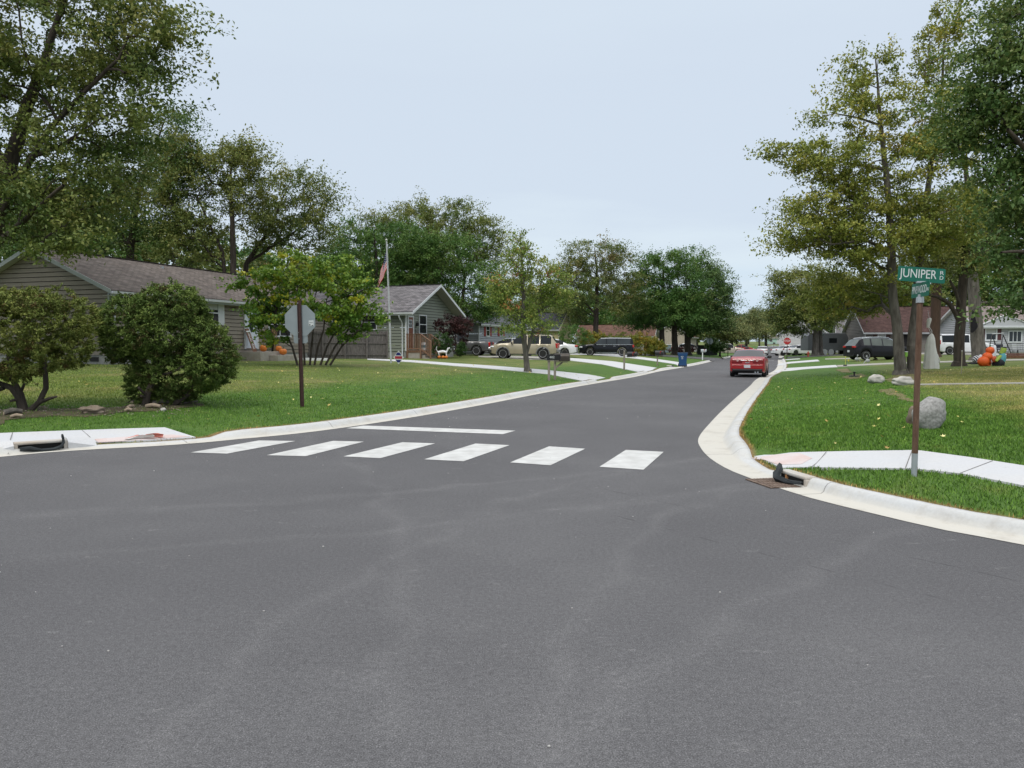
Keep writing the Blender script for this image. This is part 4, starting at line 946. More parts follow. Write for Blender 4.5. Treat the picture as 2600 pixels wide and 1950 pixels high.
for i, (u, v, lo, lf, lb, tn) in enumerate([
    (1462, 900, [(1455, 860, 36, 34, 0, 1), (1480, 870, 30, 30, 0, 1), (1440, 870, 20, 26, 0, 1)], LF_GREEN, 'tall green hedge shrub nearest the white sedan', .5),
    (1505, 898, [(1500, 868, 28, 24, 0, 1), (1525, 865, 26, 18, 0, 1)], LF_HEDGE, 'golden hedge shrub behind the nose of the black wagon', .75),
    (1570, 898, [(1560, 868, 40, 20, .5, .8), (1590, 862, 22, 18, .5, 1), (1530, 870, 30, 18, .5, 1)], LF_HEDGE, 'green yellow hedge shrub above the roof of the black wagon', .45),
    (1635, 898, [(1632, 878, 34, 24, 0, 1), (1620, 866, 22, 18, 0, 1)], LF_HEDGE, 'broad yellow hedge shrub behind the tail of the black wagon', .62),
    (1668, 900, [(1665, 884, 22, 18, 0, 1)], LF_HEDGE, 'last yellow hedge shrub before the brown roofed house', .55)]):
    px_shrub('hedge_shrub', lb, u, v, lo, 150, 60, .13, lf, rad=.34, seed=80 + i, tint=(tn, .2), group=HG, Y=79 + i * 0.6, aspect=.45)
px_shrub('rusty_shrub', 'rusty green shrub in front of the black compact utility car', 2218, 914, [(2217, 890, 16, 17, 0, 1), (2218, 878, 6, 12, 0, 1), (2195, 886, 10, 6, 0, 1), (2222, 902, 12, 12, 0, 1)], 90, 50, .12, leaf_mat('rusty leaves', [(.035, .04, .012), (.07, .07, .018), (.13, .07, .03)]), rad=.22, seed=90, tint=(.45, .25))
# --- multi stemmed redbud in front of the fence
b = gp(880, 931)
st_ = []
for a_, (ux, vx) in enumerate(((760, 800), (800, 780), (835, 760), (880, 770), (920, 770), (955, 800), (705, 830))):
    bx = 755 + 10.5 * a_ if a_ < 8 else (758 if a_ == 8 else 850)
    bx = 762 + (ux - 725) / 260 * 86
    st_.append([(at(bx, 927, b.y) - b, .05), (at(bx + (ux - bx) * .25, 880, b.y) - b, .042), (at(bx + (ux - bx) * .6, 840, b.y + random.uniform(-.4, .4)) - b, .033), (at(ux, vx - 30, b.y + random.uniform(-.8, .8)) - b, .014)])
s_ = 1 / ppm(b.y)
el_ = []
for (u, v, ru, rv) in ((690, 720, 72, 55), (770, 690, 85, 45), (840, 700, 75, 50), (880, 760, 75, 55), (730, 790, 90, 45), (830, 800, 85, 45), (910, 800, 55, 35), (660, 800, 40, 35), (640, 715, 35, 20), (895, 712, 26, 20), (700, 850, 40, 20), (880, 850, 45, 18)):
    c = at(u, v, b.y) - b; el_.append((c.x, c.y, c.z, ru * s_, ru * s_ * .9, rv * s_))
tree('redbud_tree', 'many stemmed redbud with yellowing heart leaves on the front lawn', b, st_, el_, 230, 90, .135, LF_REDBUD, bark=BARK_DK, seed=95, rad=.42, tint=(.42, .2), top_tint=.25, aspect=.85, droop=.35, tip=.008, flare=False, group='small garden trees', warm=14)
# ------------------------------------------------------------------ houses
def siding_wall(mb, o, ex, nrm, prof, course=0.19, lip=0.03):
    """lapped boards: prof(z) -> (a, b) gives the wall's extent along ex at height z; o = foot, nrm = outward"""
    o, ex, nrm = Vector(o), Vector(ex), Vector(nrm); zs = prof.zs
    z = zs[0]
    while z < zs[1] - 1e-4:
        z2 = min(z + course, zs[1]); zg = z2 if z2 >= zs[1] - 1e-4 else z2 - .022
        a0, b0 = prof(z + 1e-4); a1, b1 = prof(zg - 1e-4)
        if b0 - a0 > 0.02:
            up = Vector((0, 0, 1))
            p = [o + ex * a0 + up * z + nrm * lip, o + ex * b0 + up * z + nrm * lip, o + ex * max(b1, a1) + up * zg, o + ex * min(a1, b1) + up * zg]
            mb.add(p, [(0, 1, 2, 3)])
        z = z2
class Rect:
    def __init__(s, a, b, z0, z1): s.a, s.b, s.zs = a, b, (z0, z1)
    def __call__(s, z): return s.a, s.b
class Gable:
    def __init__(s, a, b, z0, ze, zr): s.a, s.b, s.ze, s.zr, s.zs = a, b, ze, zr, (z0, zr)
    def __call__(s, z):
        if z <= s.ze: return s.a, s.b
        f = (z - s.ze) / (s.zr - s.ze); h = (s.b - s.a) / 2 * f; return s.a + h, s.b - h

def shingles(name, c, c2):
    m = bpy.data.materials.new(name); m.use_nodes = True; n = m.node_tree; b = n.nodes['Principled BSDF']
    t = n.nodes.new('ShaderNodeTexCoord'); br = n.nodes.new('ShaderNodeTexBrick'); sp = n.nodes.new('ShaderNodeMapping')
    n.links.new(t.outputs['UV'], sp.inputs[0]); n.links.new(sp.outputs[0], br.inputs['Vector'])
    br.inputs['Color1'].default_value = (*c, 1); br.inputs['Color2'].default_value = (*c2, 1); br.inputs['Mortar'].default_value = (c[0] * .45, c[1] * .45, c[2] * .45, 1)
    br.inputs['Scale'].default_value = 1.0; br.inputs['Brick Width'].default_value = 0.33; br.inputs['Row Height'].default_value = 0.145; br.inputs['Mortar Size'].default_value = 0.010; br.inputs['Bias'].default_value = 0.0
    no = n.nodes.new('ShaderNodeTexNoise'); no.inputs['Scale'].default_value = 2.2; no.inputs['Detail'].default_value = 7; n.links.new(t.outputs['UV'], no.inputs['Vector'])
    r = n.nodes.new('ShaderNodeValToRGB'); r.color_ramp.elements[0].position = .3; r.color_ramp.elements[0].color = (.72, .72, .72, 1); r.color_ramp.elements[1].position = .7; r.color_ramp.elements[1].color = (1.22, 1.2, 1.18, 1); n.links.new(no.outputs['Fac'], r.inputs[0])
    mx = n.nodes.new('ShaderNodeMixRGB'); mx.blend_type = 'MULTIPLY'; mx.inputs[0].default_value = 1; n.links.new(br.outputs['Color'], mx.inputs[1]); n.links.new(r.outputs[0], mx.inputs[2])
    n.links.new(mx.outputs[0], b.inputs['Base Color']); b.inputs['Roughness'].default_value = .92; b.inputs['Specular IOR Level'].default_value = .2
    bp = n.nodes.new('ShaderNodeBump'); bp.inputs['Strength'].default_value = .6; bp.inputs['Distance'].default_value = .02; n.links.new(br.outputs['Fac'], bp.inputs['Height']); bp.invert = True; n.links.new(bp.outputs[0], b.inputs['Normal'])
    return m
def uvbox(o, ex, ey, org):
    me = o.data; uv = me.uv_layers.new(name='UVMap'); ex, ey, org = Vector(ex), Vector(ey), Vector(org)
    for l in me.loops:
        p = me.vertices[l.vertex_index].co - org; uv.data[l.index].uv = (p.dot(ex), p.dot(ey))

TRIM = mat('white trim', (0.60, 0.62, 0.64), 0.5, var=0.06, scale=4)
SOFFIT = mat('soffit board', (0.42, 0.42, 0.40), 0.7, var=0.06, scale=6)
FOUND = mat('foundation block', (0.27, 0.27, 0.25), 0.9, var=0.2, scale=3, bump=.4)
BLIND = mat('pale blind', (0.46, 0.47, 0.46), 0.6, var=0.08, scale=20, stretch=(.2, .2, 3))
WOOD_DK = mat('weathered grey boards', (0.075, 0.066, 0.062), 0.9, c2=(0.165, 0.15, 0.14), scale=7, detail=8, stretch=(4, 4, .5))
WOOD_BR = mat('brown stained wood', (0.16, 0.085, 0.05), 0.75, c2=(0.25, 0.15, 0.095), scale=8, detail=6, stretch=(3, 3, .8))
WOOD_POST = mat('weathered post wood', (0.19, 0.16, 0.13), 0.9, c2=(0.30, 0.27, 0.23), scale=8, detail=8, stretch=(4, 4, .5))

class House:
    """local axes: x along the ridge (0..L), y across (0..W), long side y=0 faces -y; gables at x=0 and x=L"""
    def __init__(s, name, label, loc, yaw, L, W, hw, rise, siding, roofm, trim=None, eave=.45, rake=.35, found=.25, course=.19, gutter=True, soff=None, cat='house', hip=False):
        s.L, s.W, s.hw, s.rise = L, W, hw, rise; s.root = thing(name, label, cat, loc, yaw, None); r = s.root; trim = trim or TRIM
        s.M = Matrix.Rotation(yaw, 4, 'Z'); s.M.translation = Vector(loc); s.Mi = s.M.inverted()
        w_ = MB(); f0 = found
        siding_wall(w_, (0, 0, 0), (1, 0, 0), (0, -1, 0), Rect(0, L, f0, hw), course)
        siding_wall(w_, (0, W, 0), (1, 0, 0), (0, 1, 0), Rect(0, L, f0, hw), course)
        if hip:
            siding_wall(w_, (0, 0, 0), (0, 1, 0), (-1, 0, 0), Rect(0, W, f0, hw), course); siding_wall(w_, (L, 0, 0), (0, 1, 0), (1, 0, 0), Rect(0, W, f0, hw), course)
        else:
            siding_wall(w_, (0, 0, 0), (0, 1, 0), (-1, 0, 0), Gable(0, W, f0, hw, hw + rise * .985), course); siding_wall(w_, (L, 0, 0), (0, 1, 0), (1, 0, 0), Gable(0, W, f0, hw, hw + rise * .985), course)
        w_.build('wall', siding, r)
        fb = MB(); fb.bx((0.02, 0.02, -.7), (L - .02, W - .02, f0 + .01)); fb.build('foundation', FOUND, r)
        for x, y in ((0, 0), (L, 0), (0, W), (L, W)):
            cb = MB(); cb.bx((x - .055 if x == 0 else x - .03, y - .055 if y == 0 else y - .03, f0), (x + .03 if x == 0 else x + .055, y + .03 if y == 0 else y + .055, hw + .02)); cb.build('corner_board', trim, r)
        # roof
        k = rise / (W / 2); lo = hw - k * eave + .09; sl_ = math.hypot(1, k); T = .06
        def slope(sgn):
            y0 = -eave if sgn < 0 else W + eave; ym = W / 2; zr = hw + rise + .09
            e = rake; up = Vector((0, sgn * k, 1)).normalized() * T
            if hip:
                A = [Vector((-eave, y0, lo)), Vector((L + eave, y0, lo)), Vector((L - W / 2, ym, zr)), Vector((W / 2, ym, zr))]
            else: A = [Vector((-e, y0, lo)), Vector((L + e, y0, lo)), Vector((L + e, ym, zr)), Vector((-e, ym, zr))]
            mb = MB(); B = [p + up for p in A]; mb.add(A + B, [(3, 2, 1, 0), (4, 5, 6, 7), (0, 1, 5, 4), (1, 2, 6, 5), (2, 3, 7, 6), (3, 0, 4, 7)])
            o = mb.build('roof', roofm, r); uvbox(o, (1, 0, 0), (0, -sgn * 1 / sl_, k / sl_), (0, 0, 0)); return o
        slope(-1); slope(1)
        if hip:
            for sg in (0, 1):
                x0 = -eave if sg == 0 else L + eave; xm = W / 2 if sg == 0 else L - W / 2; zr = hw + rise + .09
                A = [Vector((x0, -eave, lo + .01)), Vector((x0, W + eave, lo + .01)), Vector((xm, W / 2, zr + .01))]; up = Vector((0, 0, T)); mb = MB(); mb.add(A + [p + up for p in A], [(0, 1, 2), (5, 4, 3), (0, 1, 4, 3), (1, 2, 5, 4), (2, 0, 3, 5)])
                o = mb.build('roof', roofm, r); uvbox(o, (0, 1, 0), ((1 if sg == 0 else -1) / sl_, 0, k / sl_), (0, 0, 0))
        rc = MB()
        rc.bar((-rake if not hip else W / 2, W / 2, hw + rise + .155), (L + rake if not hip else L - W / 2, W / 2, hw + rise + .155), .26, .03); rc.build('ridge_cap', roofm, r)
        # fascia, rake boards, soffit, gutter
        tb = MB(); BH = .17
        if not hip:
            for x in (-rake - .012, L + rake + .012):
                for sgn in (-1, 1):
                    y0 = -eave - .02 if sgn < 0 else W + eave + .02; a = Vector((x, y0, lo - .02)); c = Vector((x, W / 2, hw + rise + .07)); d = Vector((0, 0, BH))
                    tb.add([a - d * .55 + Vector((-.014, 0, 0)), c - d * .55 + Vector((-.014, 0, 0)), c + d * .45 + Vector((-.014, 0, 0)), a + d * .45 + Vector((-.014, 0, 0)), a - d * .55 + Vector((.014, 0, 0)), c - d * .55 + Vector((.014, 0, 0)), c + d * .45 + Vector((.014, 0, 0)), a + d * .45 + Vector((.014, 0, 0))], [(0, 3, 2, 1), (4, 5, 6, 7), (0, 1, 5, 4), (1, 2, 6, 5), (2, 3, 7, 6), (3, 0, 4, 7)])
        for y in (-eave + .012, W + eave - .012): tb.bx((-rake + .02 if not hip else -eave, y - .012, lo - .19), (L + rake - .02 if not hip else L + eave, y + .012, lo - .005))
        tb.build('fascia', trim, r)
        sb = MB()
        for y0, y1 in ((-eave + .03, -.002), (W + .002, W + eave - .03)): sb.bx((-rake + .02, y0, lo - .175), (L + rake - .02, y1, lo - .16))
        if not hip:
            for x0, x1 in ((-rake + .016, -.026), (L + .026, L + rake - .016)):
                for sgn in (-1, 1):
                    y0 = -eave + .05 if sgn < 0 else W + eave - .05
                    z0 = hw + .09 - k * (eave - .05) - .10; z1 = hw + rise + .09 - .10
                    sb.add([(x0, y0, z0), (x1, y0, z0), (x1, W / 2, z1), (x0, W / 2, z1), (x0, y0, z0 + .02), (x1, y0, z0 + .02), (x1, W / 2, z1 + .02), (x0, W / 2, z1 + .02)], [(0, 3, 2, 1), (4, 5, 6, 7), (0, 1, 5, 4), (1, 2, 6, 5), (2, 3, 7, 6), (3, 0, 4, 7)])
        sb.build('soffit', soff or SOFFIT, r)
        if gutter:
            gb = MB(); gb.prism([(0, 0), (.11, .02), (.13, .12), (.115, .12), (.10, .035), (.012, .02), (.012, .12), (0, .12)], (-rake + .03 if not hip else -eave, -eave - .002, lo - .12), (0, -1, 0), (0, 0, 1), (1, 0, 0), L + 2 * rake - .06 if not hip else L + 2 * eave)
            gb.build('gutter', TRIM, r)
    def hit(s, u, v, side):
        """local point where the sight line of a photo pixel meets a wall"""
        o = s.Mi @ Vector((0, 0, CAM_Z)); d = s.Mi.to_3x3() @ Vector(ray(u, v))
        ax, val = {'front': (1, 0.0), 'back': (1, s.W), 'g0': (0, 0.0), 'g1': (0, s.L)}[side]
        k = (val - o[ax]) / d[ax]; return o + d * k
    def frame(s, side):
        return {'front': (Vector((1, 0, 0)), Vector((0, -1, 0)), lambda a: Vector((a, 0, 0))), 'back': (Vector((1, 0, 0)), Vector((0, 1, 0)), lambda a: Vector((a, s.W, 0))), 'g0': (Vector((0, 1, 0)), Vector((-1, 0, 0)), lambda a: Vector((0, a, 0))), 'g1': (Vector((0, 1, 0)), Vector((1, 0, 0)), lambda a: Vector((s.L, a, 0)))}[side]
    def window(s, side, a0, a1, z0, z1, shutters=None, sash=True, blind=0.0, frame_m=None, fw=.07, mull=0, shw=.36, pane_m=None):
        ex, n_, P = s.frame(side); up = Vector((0, 0, 1)); r = s.root
        def slab(mb, x0, x1, y0, y1, d0, d1):
            pts = [P(x) + up * y + n_ * d for x in (x0, x1) for y in (y0, y1) for d in (d0, d1)]
            mb.add(pts, [(0, 1, 3, 2), (4, 6, 7, 5), (0, 4, 5, 1), (2, 3, 7, 6), (0, 2, 6, 4), (1, 5, 7, 3)])
        f = MB(); slab(f, a0 - fw, a1 + fw, z1, z1 + fw, .0, .06); slab(f, a0 - fw, a1 + fw, z0 - fw * 1.2, z0, .0, .08); slab(f, a0 - fw, a0, z0, z1, 0, .06); slab(f, a1, a1 + fw, z0, z1, 0, .06)
        if sash: slab(f, a0, a1, (z0 + z1) / 2 - .025, (z0 + z1) / 2 + .025, .02, .05)
        for q in range(mull): x = a0 + (a1 - a0) * (q + 1) / (mull + 1); slab(f, x - .03, x + .03, z0, z1, .02, .052)
        w_ = f.build('window', frame_m or TRIM, r)
        g = MB(); slab(g, a0, a1, z0, z1, .026, .034); g.build('pane', pane_m or GLASS, w_)
        if blind:
            b_ = MB(); slab(b_, a0 + .02, a1 - .02, z1 - (z1 - z0) * blind, z1, .034, .037); b_.build('blind', BLIND, w_)
        if shutters:
            for x0, x1 in ((a0 - fw - .02 - shw, a0 - fw - .02), (a1 + fw + .02, a1 + fw + .02 + shw)):
                q = MB(); slab(q, x0, x1, z0 - .05, z1 + .05, .0, .05)
                for z in (z0, (z0 + z1) / 2, z1 - .03): slab(q, x0 + .04, x1 - .04, z, z + .035, .05, .062)
                q.build('shutter', shutters, r)
        return w_
    def door(s, side, a0, a1, z0, z1, m, lights=None, fw=.10, frame_m=None, oval=False):
        ex, n_, P = s.frame(side); up = Vector((0, 0, 1)); r = s.root
        def slab(mb, x0, x1, y0, y1, d0, d1):
            pts = [P(x) + up * y + n_ * d for x in (x0, x1) for y in (y0, y1) for d in (d0, d1)]
            mb.add(pts, [(0, 1, 3, 2), (4, 6, 7, 5), (0, 4, 5, 1), (2, 3, 7, 6), (0, 2, 6, 4), (1, 5, 7, 3)])
        d = MB(); slab(d, a0, a1, z0, z1, .0, .045)
        for zz in (.12, .55):
            h = (z1 - z0); slab(d, a0 + .12, a1 - .12, z0 + h * zz * .5 + .03, z0 + h * (zz * .5 + .2), .045, .055)
        do = d.build('door', m, r)
        f = MB(); slab(f, a0 - fw, a1 + fw, z1, z1 + fw, 0, .07); slab(f, a0 - fw, a0, z0 - .05, z1, 0, .07); slab(f, a1, a1 + fw, z0 - .05, z1, 0, .07); f.build('door_frame', frame_m or TRIM, do)
        if lights:
            l0, l1, y0, y1, nx, ny = lights; q = MB(); slab(q, l0, l1, y0, y1, .045, .056); q.build('pane', GLASS, do)
            q = MB(); slab(q, l0 - .04, l1 + .04, y1, y1 + .04, .045, .066); slab(q, l0 - .04, l1 + .04, y0 - .04, y0, .045, .066); slab(q, l0 - .04, l0, y0, y1, .045, .066); slab(q, l1, l1 + .04, y0, y1, .045, .066)
            for k in range(1, nx): x = l0 + (l1 - l0) * k / nx; slab(q, x - .015, x + .015, y0, y1, .056, .064)
            for k in range(1, ny): y = y0 + (y1 - y0) * k / ny; slab(q, l0, l1, y - .015, y + .015, .056, .064)
            q.build('glazing_bar', TRIM, do)
        if oval:
            q = MB(); cx = (a0 + a1) / 2; c = P(cx) + up * (z0 + (z1 - z0) * .62) + n_ * .05
            q.prism([(.17 * math.cos(t), .45 * math.sin(t)) for t in np.linspace(0, 2 * math.pi, 20, endpoint=False)], c, ex, up, n_, .012); q.build('oval_pane', GLASS, do)
        h = MB(); h.ball(P(a1 - .08) + up * (z0 + .98) + n_ * .09, .035, 8, 6); h.build('handle', CHROME, do)
        return do
    def downspout(s, side, a, ztop, z0=.05):
        ex, n_, P = s.frame(side); up = Vector((0, 0, 1)); mb = MB(); p = lambda d, z: P(a) + n_ * d + up * z
        mb.tube([p(.50, ztop), p(.46, ztop - .12), p(.12, ztop - .42), p(.07, ztop - .55), p(.07, z0 + .2), p(.12, z0 + .08), p(.35, z0)], .042, 8); mb.build('downspout', TRIM, s.root, smooth=True)

# --- tan house on the left corner
TAN = mat('tan vinyl siding', (0.225, 0.195, 0.155), 0.62, var=0.05, scale=1.5)
ROOF_BR = shingles('brown shingles', (0.118, 0.100, 0.090), (0.178, 0.154, 0.140))
p = on(282, 31.0); yaw1 = R(90 - 17.5)
h1 = House('tan_house', 'tan clapboard house with a long brown roof on the left corner', p, yaw1, 17.0, 7.6, 3.02, 1.68, TAN, ROOF_BR, found=.38, eave=.42, trim=mat('grey green trim', (.33, .36, .36), .55, var=.06))
a = h1.hit(500, 790, 'front'); b_ = h1.hit(552, 790, 'front'); zt = h1.hit(540, 767, 'front').z; zb = h1.hit(540, 822, 'front').z
h1.window('front', a.x, b_.x, zb, zt, shutters=mat('white shutter', (.55, .57, .58), .5, var=.04), blind=.35)
d0, d1 = h1.hit(622, 840, 'front').x, h1.hit(650, 840, 'front').x; z0 = h1.hit(636, 884, 'front').z
h1.door('front', d0, d1, z0, z0 + 2.05, mat('white storm door', (.58, .64, .70), .35, var=.04), oval=True)
a, b_ = h1.hit(682, 830, 'front').x, h1.hit(735, 830, 'front').x
h1.window('front', a, b_, h1.hit(700, 852, 'front').z, h1.hit(700, 795, 'front').z, mull=1, blind=.3)
h1.downspout('front', .18, 2.75)
q = MB(); q.tube([(6.5, 3.2, 4.30), (6.5, 3.2, 4.66)], .09, 10); q.build('roof_vent', GALV, h1.root, smooth=True)
q = MB(); q.bx((-.012, h1.hit(250, 922, 'g0').y, .12), (.01, h1.hit(228, 922, 'g0').y, .3)); q.build('crawl_vent', mat('dark vent', (.02, .02, .02), .8, var=.1), h1.root)
# porch steps
def local_box(name, house, side, a0, a1, d0, d1, z0, z1, m, label=None, cat=None, group=None):
    ex, n_, P = house.frame(side); mb = MB(); pts = [P(x) + Vector((0, 0, z)) + n_ * d for x in (a0, a1) for z in (z0, z1) for d in (d0, d1)]
    mb.add(pts, [(0, 1, 3, 2), (4, 6, 7, 5), (0, 4, 5, 1), (2, 3, 7, 6), (0, 2, 6, 4), (1, 5, 7, 3)])
    return mb.build(name, m, house.root, bevel=.012)
PORCH = mat('porch concrete', (.30, .27, .23), .9, c2=(.38, .35, .31), scale=4, detail=8, bump=.4, bscale=60)
zp = z0 - .18
local_box('porch_step', h1, 'front', d0 - .5, d1 + .75, .03, 1.25, -.3, zp, PORCH); local_box('porch_step', h1, 'front', d0 + .25, d1 + 1.5, 1.26, 1.75, -.3, zp - .17, PORCH)

# --- sage green house with the street facing gable
SAGE = mat('sage green siding', (0.185, 0.205, 0.165), 0.62, var=0.05, scale=1.5)
ROOF_GR = shingles('grey mottled shingles', (0.105, 0.100, 0.105), (0.215, 0.205, 0.215))
corner = on(1031, 49.0); yaw2 = R(-20.5); ax_ = Vector((math.cos(yaw2), math.sin(yaw2), 0)); L2 = 9.5
h2 = House('green_house', 'sage green house with a grey roof and gable facing the street', corner - ax_ * L2, yaw2, L2, 7.2, 3.02, 1.75, SAGE, ROOF_GR, found=.45, eave=.45, rake=.75, soff=mat('grey soffit', (.30, .29, .27), .7, var=.05))
g = lambda u, v: h2.hit(u, v, 'g1')
h2.door('g1', g(1035.5, 830).y, g(1047, 830).y, .58, 2.62, mat('russet door', (.17, .060, .036), .5, var=.1), lights=(g(1036.5, 810).y, g(1044, 810).y, 1.98, 2.42, 3, 2))
h2.window('g1', g(1064, 830).y, g(1081, 830).y, g(1072, 846).z, g(1072, 802).z, fw=.06)
h2.downspout('front', L2 - .22, 2.70, z0=.02)
a = h2.hit(950, 835, 'front').x; h2.window('front', h2.hit(921, 835, 'front').x, h2.hit(956, 835, 'front').x, h2.hit(940, 836, 'front').z, h2.hit(940, 800, 'front').z, fw=.05)
q = MB(); y = g(1056, 816).y; q.box((L2 + .1, y, 2.18), (.16, .14, .22)); q.tube([(L2 + .03, y, 2.35), (L2 + .14, y, 2.38), (L2 + .14, y, 2.28)], .02, 6); q.build('wall_lantern', BLACK, h2.root)
q = MB(); y = g(1057, 830).y; q.box((L2 + .045, y, 1.72), (.03, .42, .30)); q.build('wall_plaque', mat('dark plaque', (.03, .028, .025), .6, c2=(.2, .2, .19), scale=9), h2.root)
# wooden porch: landing block, deck boards, rails, steps going down to the right
por = thing('wooden_porch', 'brown wooden porch with railings on a concrete block at the green house door', 'porch', corner, yaw2)
yd = g(1035, 830).y - .25; wd = 1.35
q = MB(); q.bx((.06, yd + .03, -.3), (1.05, yd + wd, .36)); q.bx((1.05, yd + .1, -.3), (1.32, yd + wd - .05, .2)); q.bx((1.32, yd + .1, -.3), (1.58, yd + wd - .05, .05)); q.build('block', PORCH, por)
q = MB()
for k in range(7): q.bx((.05 + k * .145, yd - .02, .46), (.18 + k * .145, yd + wd, .5))
q.bx((.05, yd + .0, .36), (1.05, yd + wd - .02, .455)); q.build('deck', WOOD_BR, por)
for yy in (yd, yd + wd):
    for x, z0_, z1_ in ((.10, -.02, 1.52), (1.05, -.02, 1.52), (1.75, -.35, 1.02)):
        q = MB(); q.box((x, yy, (z0_ + z1_) / 2), (.09, .09, z1_ - z0_)); q.build('post', WOOD_BR, por, bevel=.006)
    q = MB(); q.bar((.05, yy, 1.54), (1.10, yy, 1.54), .12, .035); q.bar((1.05, yy, 1.54), (1.80, yy, 1.05), .12, .035); q.bar((.1, yy, .6), (1.05, yy, .6), .05, .08); q.bar((1.05, yy, .6), (1.75, yy, .12), .05, .08)
    for k in range(1, 8): x = .1 + .95 * k / 8; q.bx((x - .018, yy - .018, .6), (x + .018, yy + .018, 1.53))
    for k in range(1, 6): f = k / 6; x = 1.05 + .7 * f; q.bx((x - .018, yy - .018, .6 - .48 * f), (x + .018, yy + .018, 1.52 - .48 * f))
    q.build('railing', WOOD_BR, por)
q = MB()
for k in range(2): q.bx((1.10 + k * .28, yd + .05, .30 - k * .17), (1.36 + k * .28, yd + wd - .05, .34 - k * .17))
q.build('step', WOOD_BR, por)

# --- grey house with red shutters
GREYS = mat('pale grey siding', (0.31, 0.32, 0.35), 0.6, var=0.04, scale=1.5)
ROOF_SL = shingles('slate shingles', (0.075, 0.082, 0.092), (0.115, 0.122, 0.135))
REDSH = mat('red shutter', (0.26, 0.035, 0.032), .5, var=.1)
p = on(1216, 66.0); yaw3 = R(90 - 20.5)
h3 = House('grey_house', 'pale grey house with red shutters behind the gold utility car', p, yaw3, 12.0, 7.0, 2.75, 1.9, GREYS, ROOF_SL, found=.2, eave=.4, course=.2, hip=True)
for u0, u1 in ((1234, 1241.5), (1268.5, 1275)):
    h3.window('front', h3.hit(u0, 838, 'front').x, h3.hit(u1, 838, 'front').x, h3.hit(u0, 852, 'front').z, h3.hit(u0, 825, 'front').z, shutters=REDSH, fw=.09, shw=.42)
h3.door('front', h3.hit(1299, 850, 'front').x, h3.hit(1305, 850, 'front').x, .25, 2.25, mat('grey door', (.3, .32, .34), .5, var=.05))
h3.window('g0', 2.4, 3.6, 1.0, 2.2)
# --- yellow gabled house
YEL = mat('pale yellow siding', (0.43, 0.375, 0.195), 0.65, var=0.05, scale=1.5)
ROOF_NV = shingles('dark slate shingles', (0.045, 0.047, 0.058), (0.075, 0.078, 0.092))
corner4 = on(1418, 86.0); yaw4 = R(-20); L4 = 9.0; ax4 = Vector((math.cos(yaw4), math.sin(yaw4), 0))
h4 = House('yellow_house', 'small yellow house with a steep dark roof behind the hedge', corner4 - ax4 * L4, yaw4, L4, 5.4, 2.7, 1.75, YEL, ROOF_NV, found=.2, eave=.35, rake=.2, course=.26, trim=mat('cream trim', (.5, .47, .36), .6, var=.05))
h4.window('front', 6.6, 7.6, 1.0, 2.1)
# --- brown roofed house
CREAM = mat('off white siding', (0.36, 0.355, 0.32), 0.65, var=0.05, scale=1.5)
ROOF_RB = shingles('red brown shingles', (0.105, 0.055, 0.042), (0.165, 0.095, 0.072))
corner5 = on(1657, 106.0); yaw5 = R(-16); L5 = 10.5; ax5 = Vector((math.cos(yaw5), math.sin(yaw5), 0))
h5 = House('brown_roofed_house', 'low white house under a red brown roof behind the yellow hedge', corner5 - ax5 * L5, yaw5, L5, 6.4, 2.35, 1.45, CREAM, ROOF_RB, found=.15, eave=.5, rake=.35)
for x in (2.0, 4.2, 6.4, 8.0): h5.window('front', x, x + 1.0, .9, 1.85, sash=False)
h5.window('g1', 2.4, 3.4, .8, 1.8)
h5.door('front', 9.3, 10.1, .2, 2.1, mat('dark red door', (.12, .03, .025), .5, var=.1))
# --- houses further away on the left
p = on(1752, 140); hx = House('beige_house', 'beige gabled house glimpsed behind the dark tree', p, R(70), 9, 7, 2.6, 2.2, mat('beige siding', (.40, .35, .28), .7, var=.05), ROOF_RB, found=.15)
p = on(1944, 352); h9 = House('mint_house', 'mint green bungalow with a hipped roof at the end of the street', p, R(-14), 10.2, 8, 2.75, 1.7, mat('mint siding', (.36, .52, .45), .65, var=.04), shingles('faded shingles', (.20, .19, .17), (.26, .24, .22)), found=.1, hip=True, course=.3)
for x in (1.7, 7.3): h9.window('front', x, x + 1.2, 1.1, 2.2, fw=.1)
h9.door('front', 4.9, 5.8, .2, 2.2, mat('white far door', (.5, .52, .52), .6, var=.04))
p = on(1950, 400); h10 = House('white_house', 'white two storey house behind the mint green bungalow', p, R(-14), 11.5, 8, 5.6, 1.7, mat('white siding', (.52, .52, .50), .65, var=.04), shingles('dark far shingles', (.07, .07, .065), (.12, .12, .11)), found=.1, hip=True, course=.3)
for x in (2.2, 4.6, 7.0, 9.2): h10.window('front', x, x + 1.1, 3.7, 5.0, fw=.1)
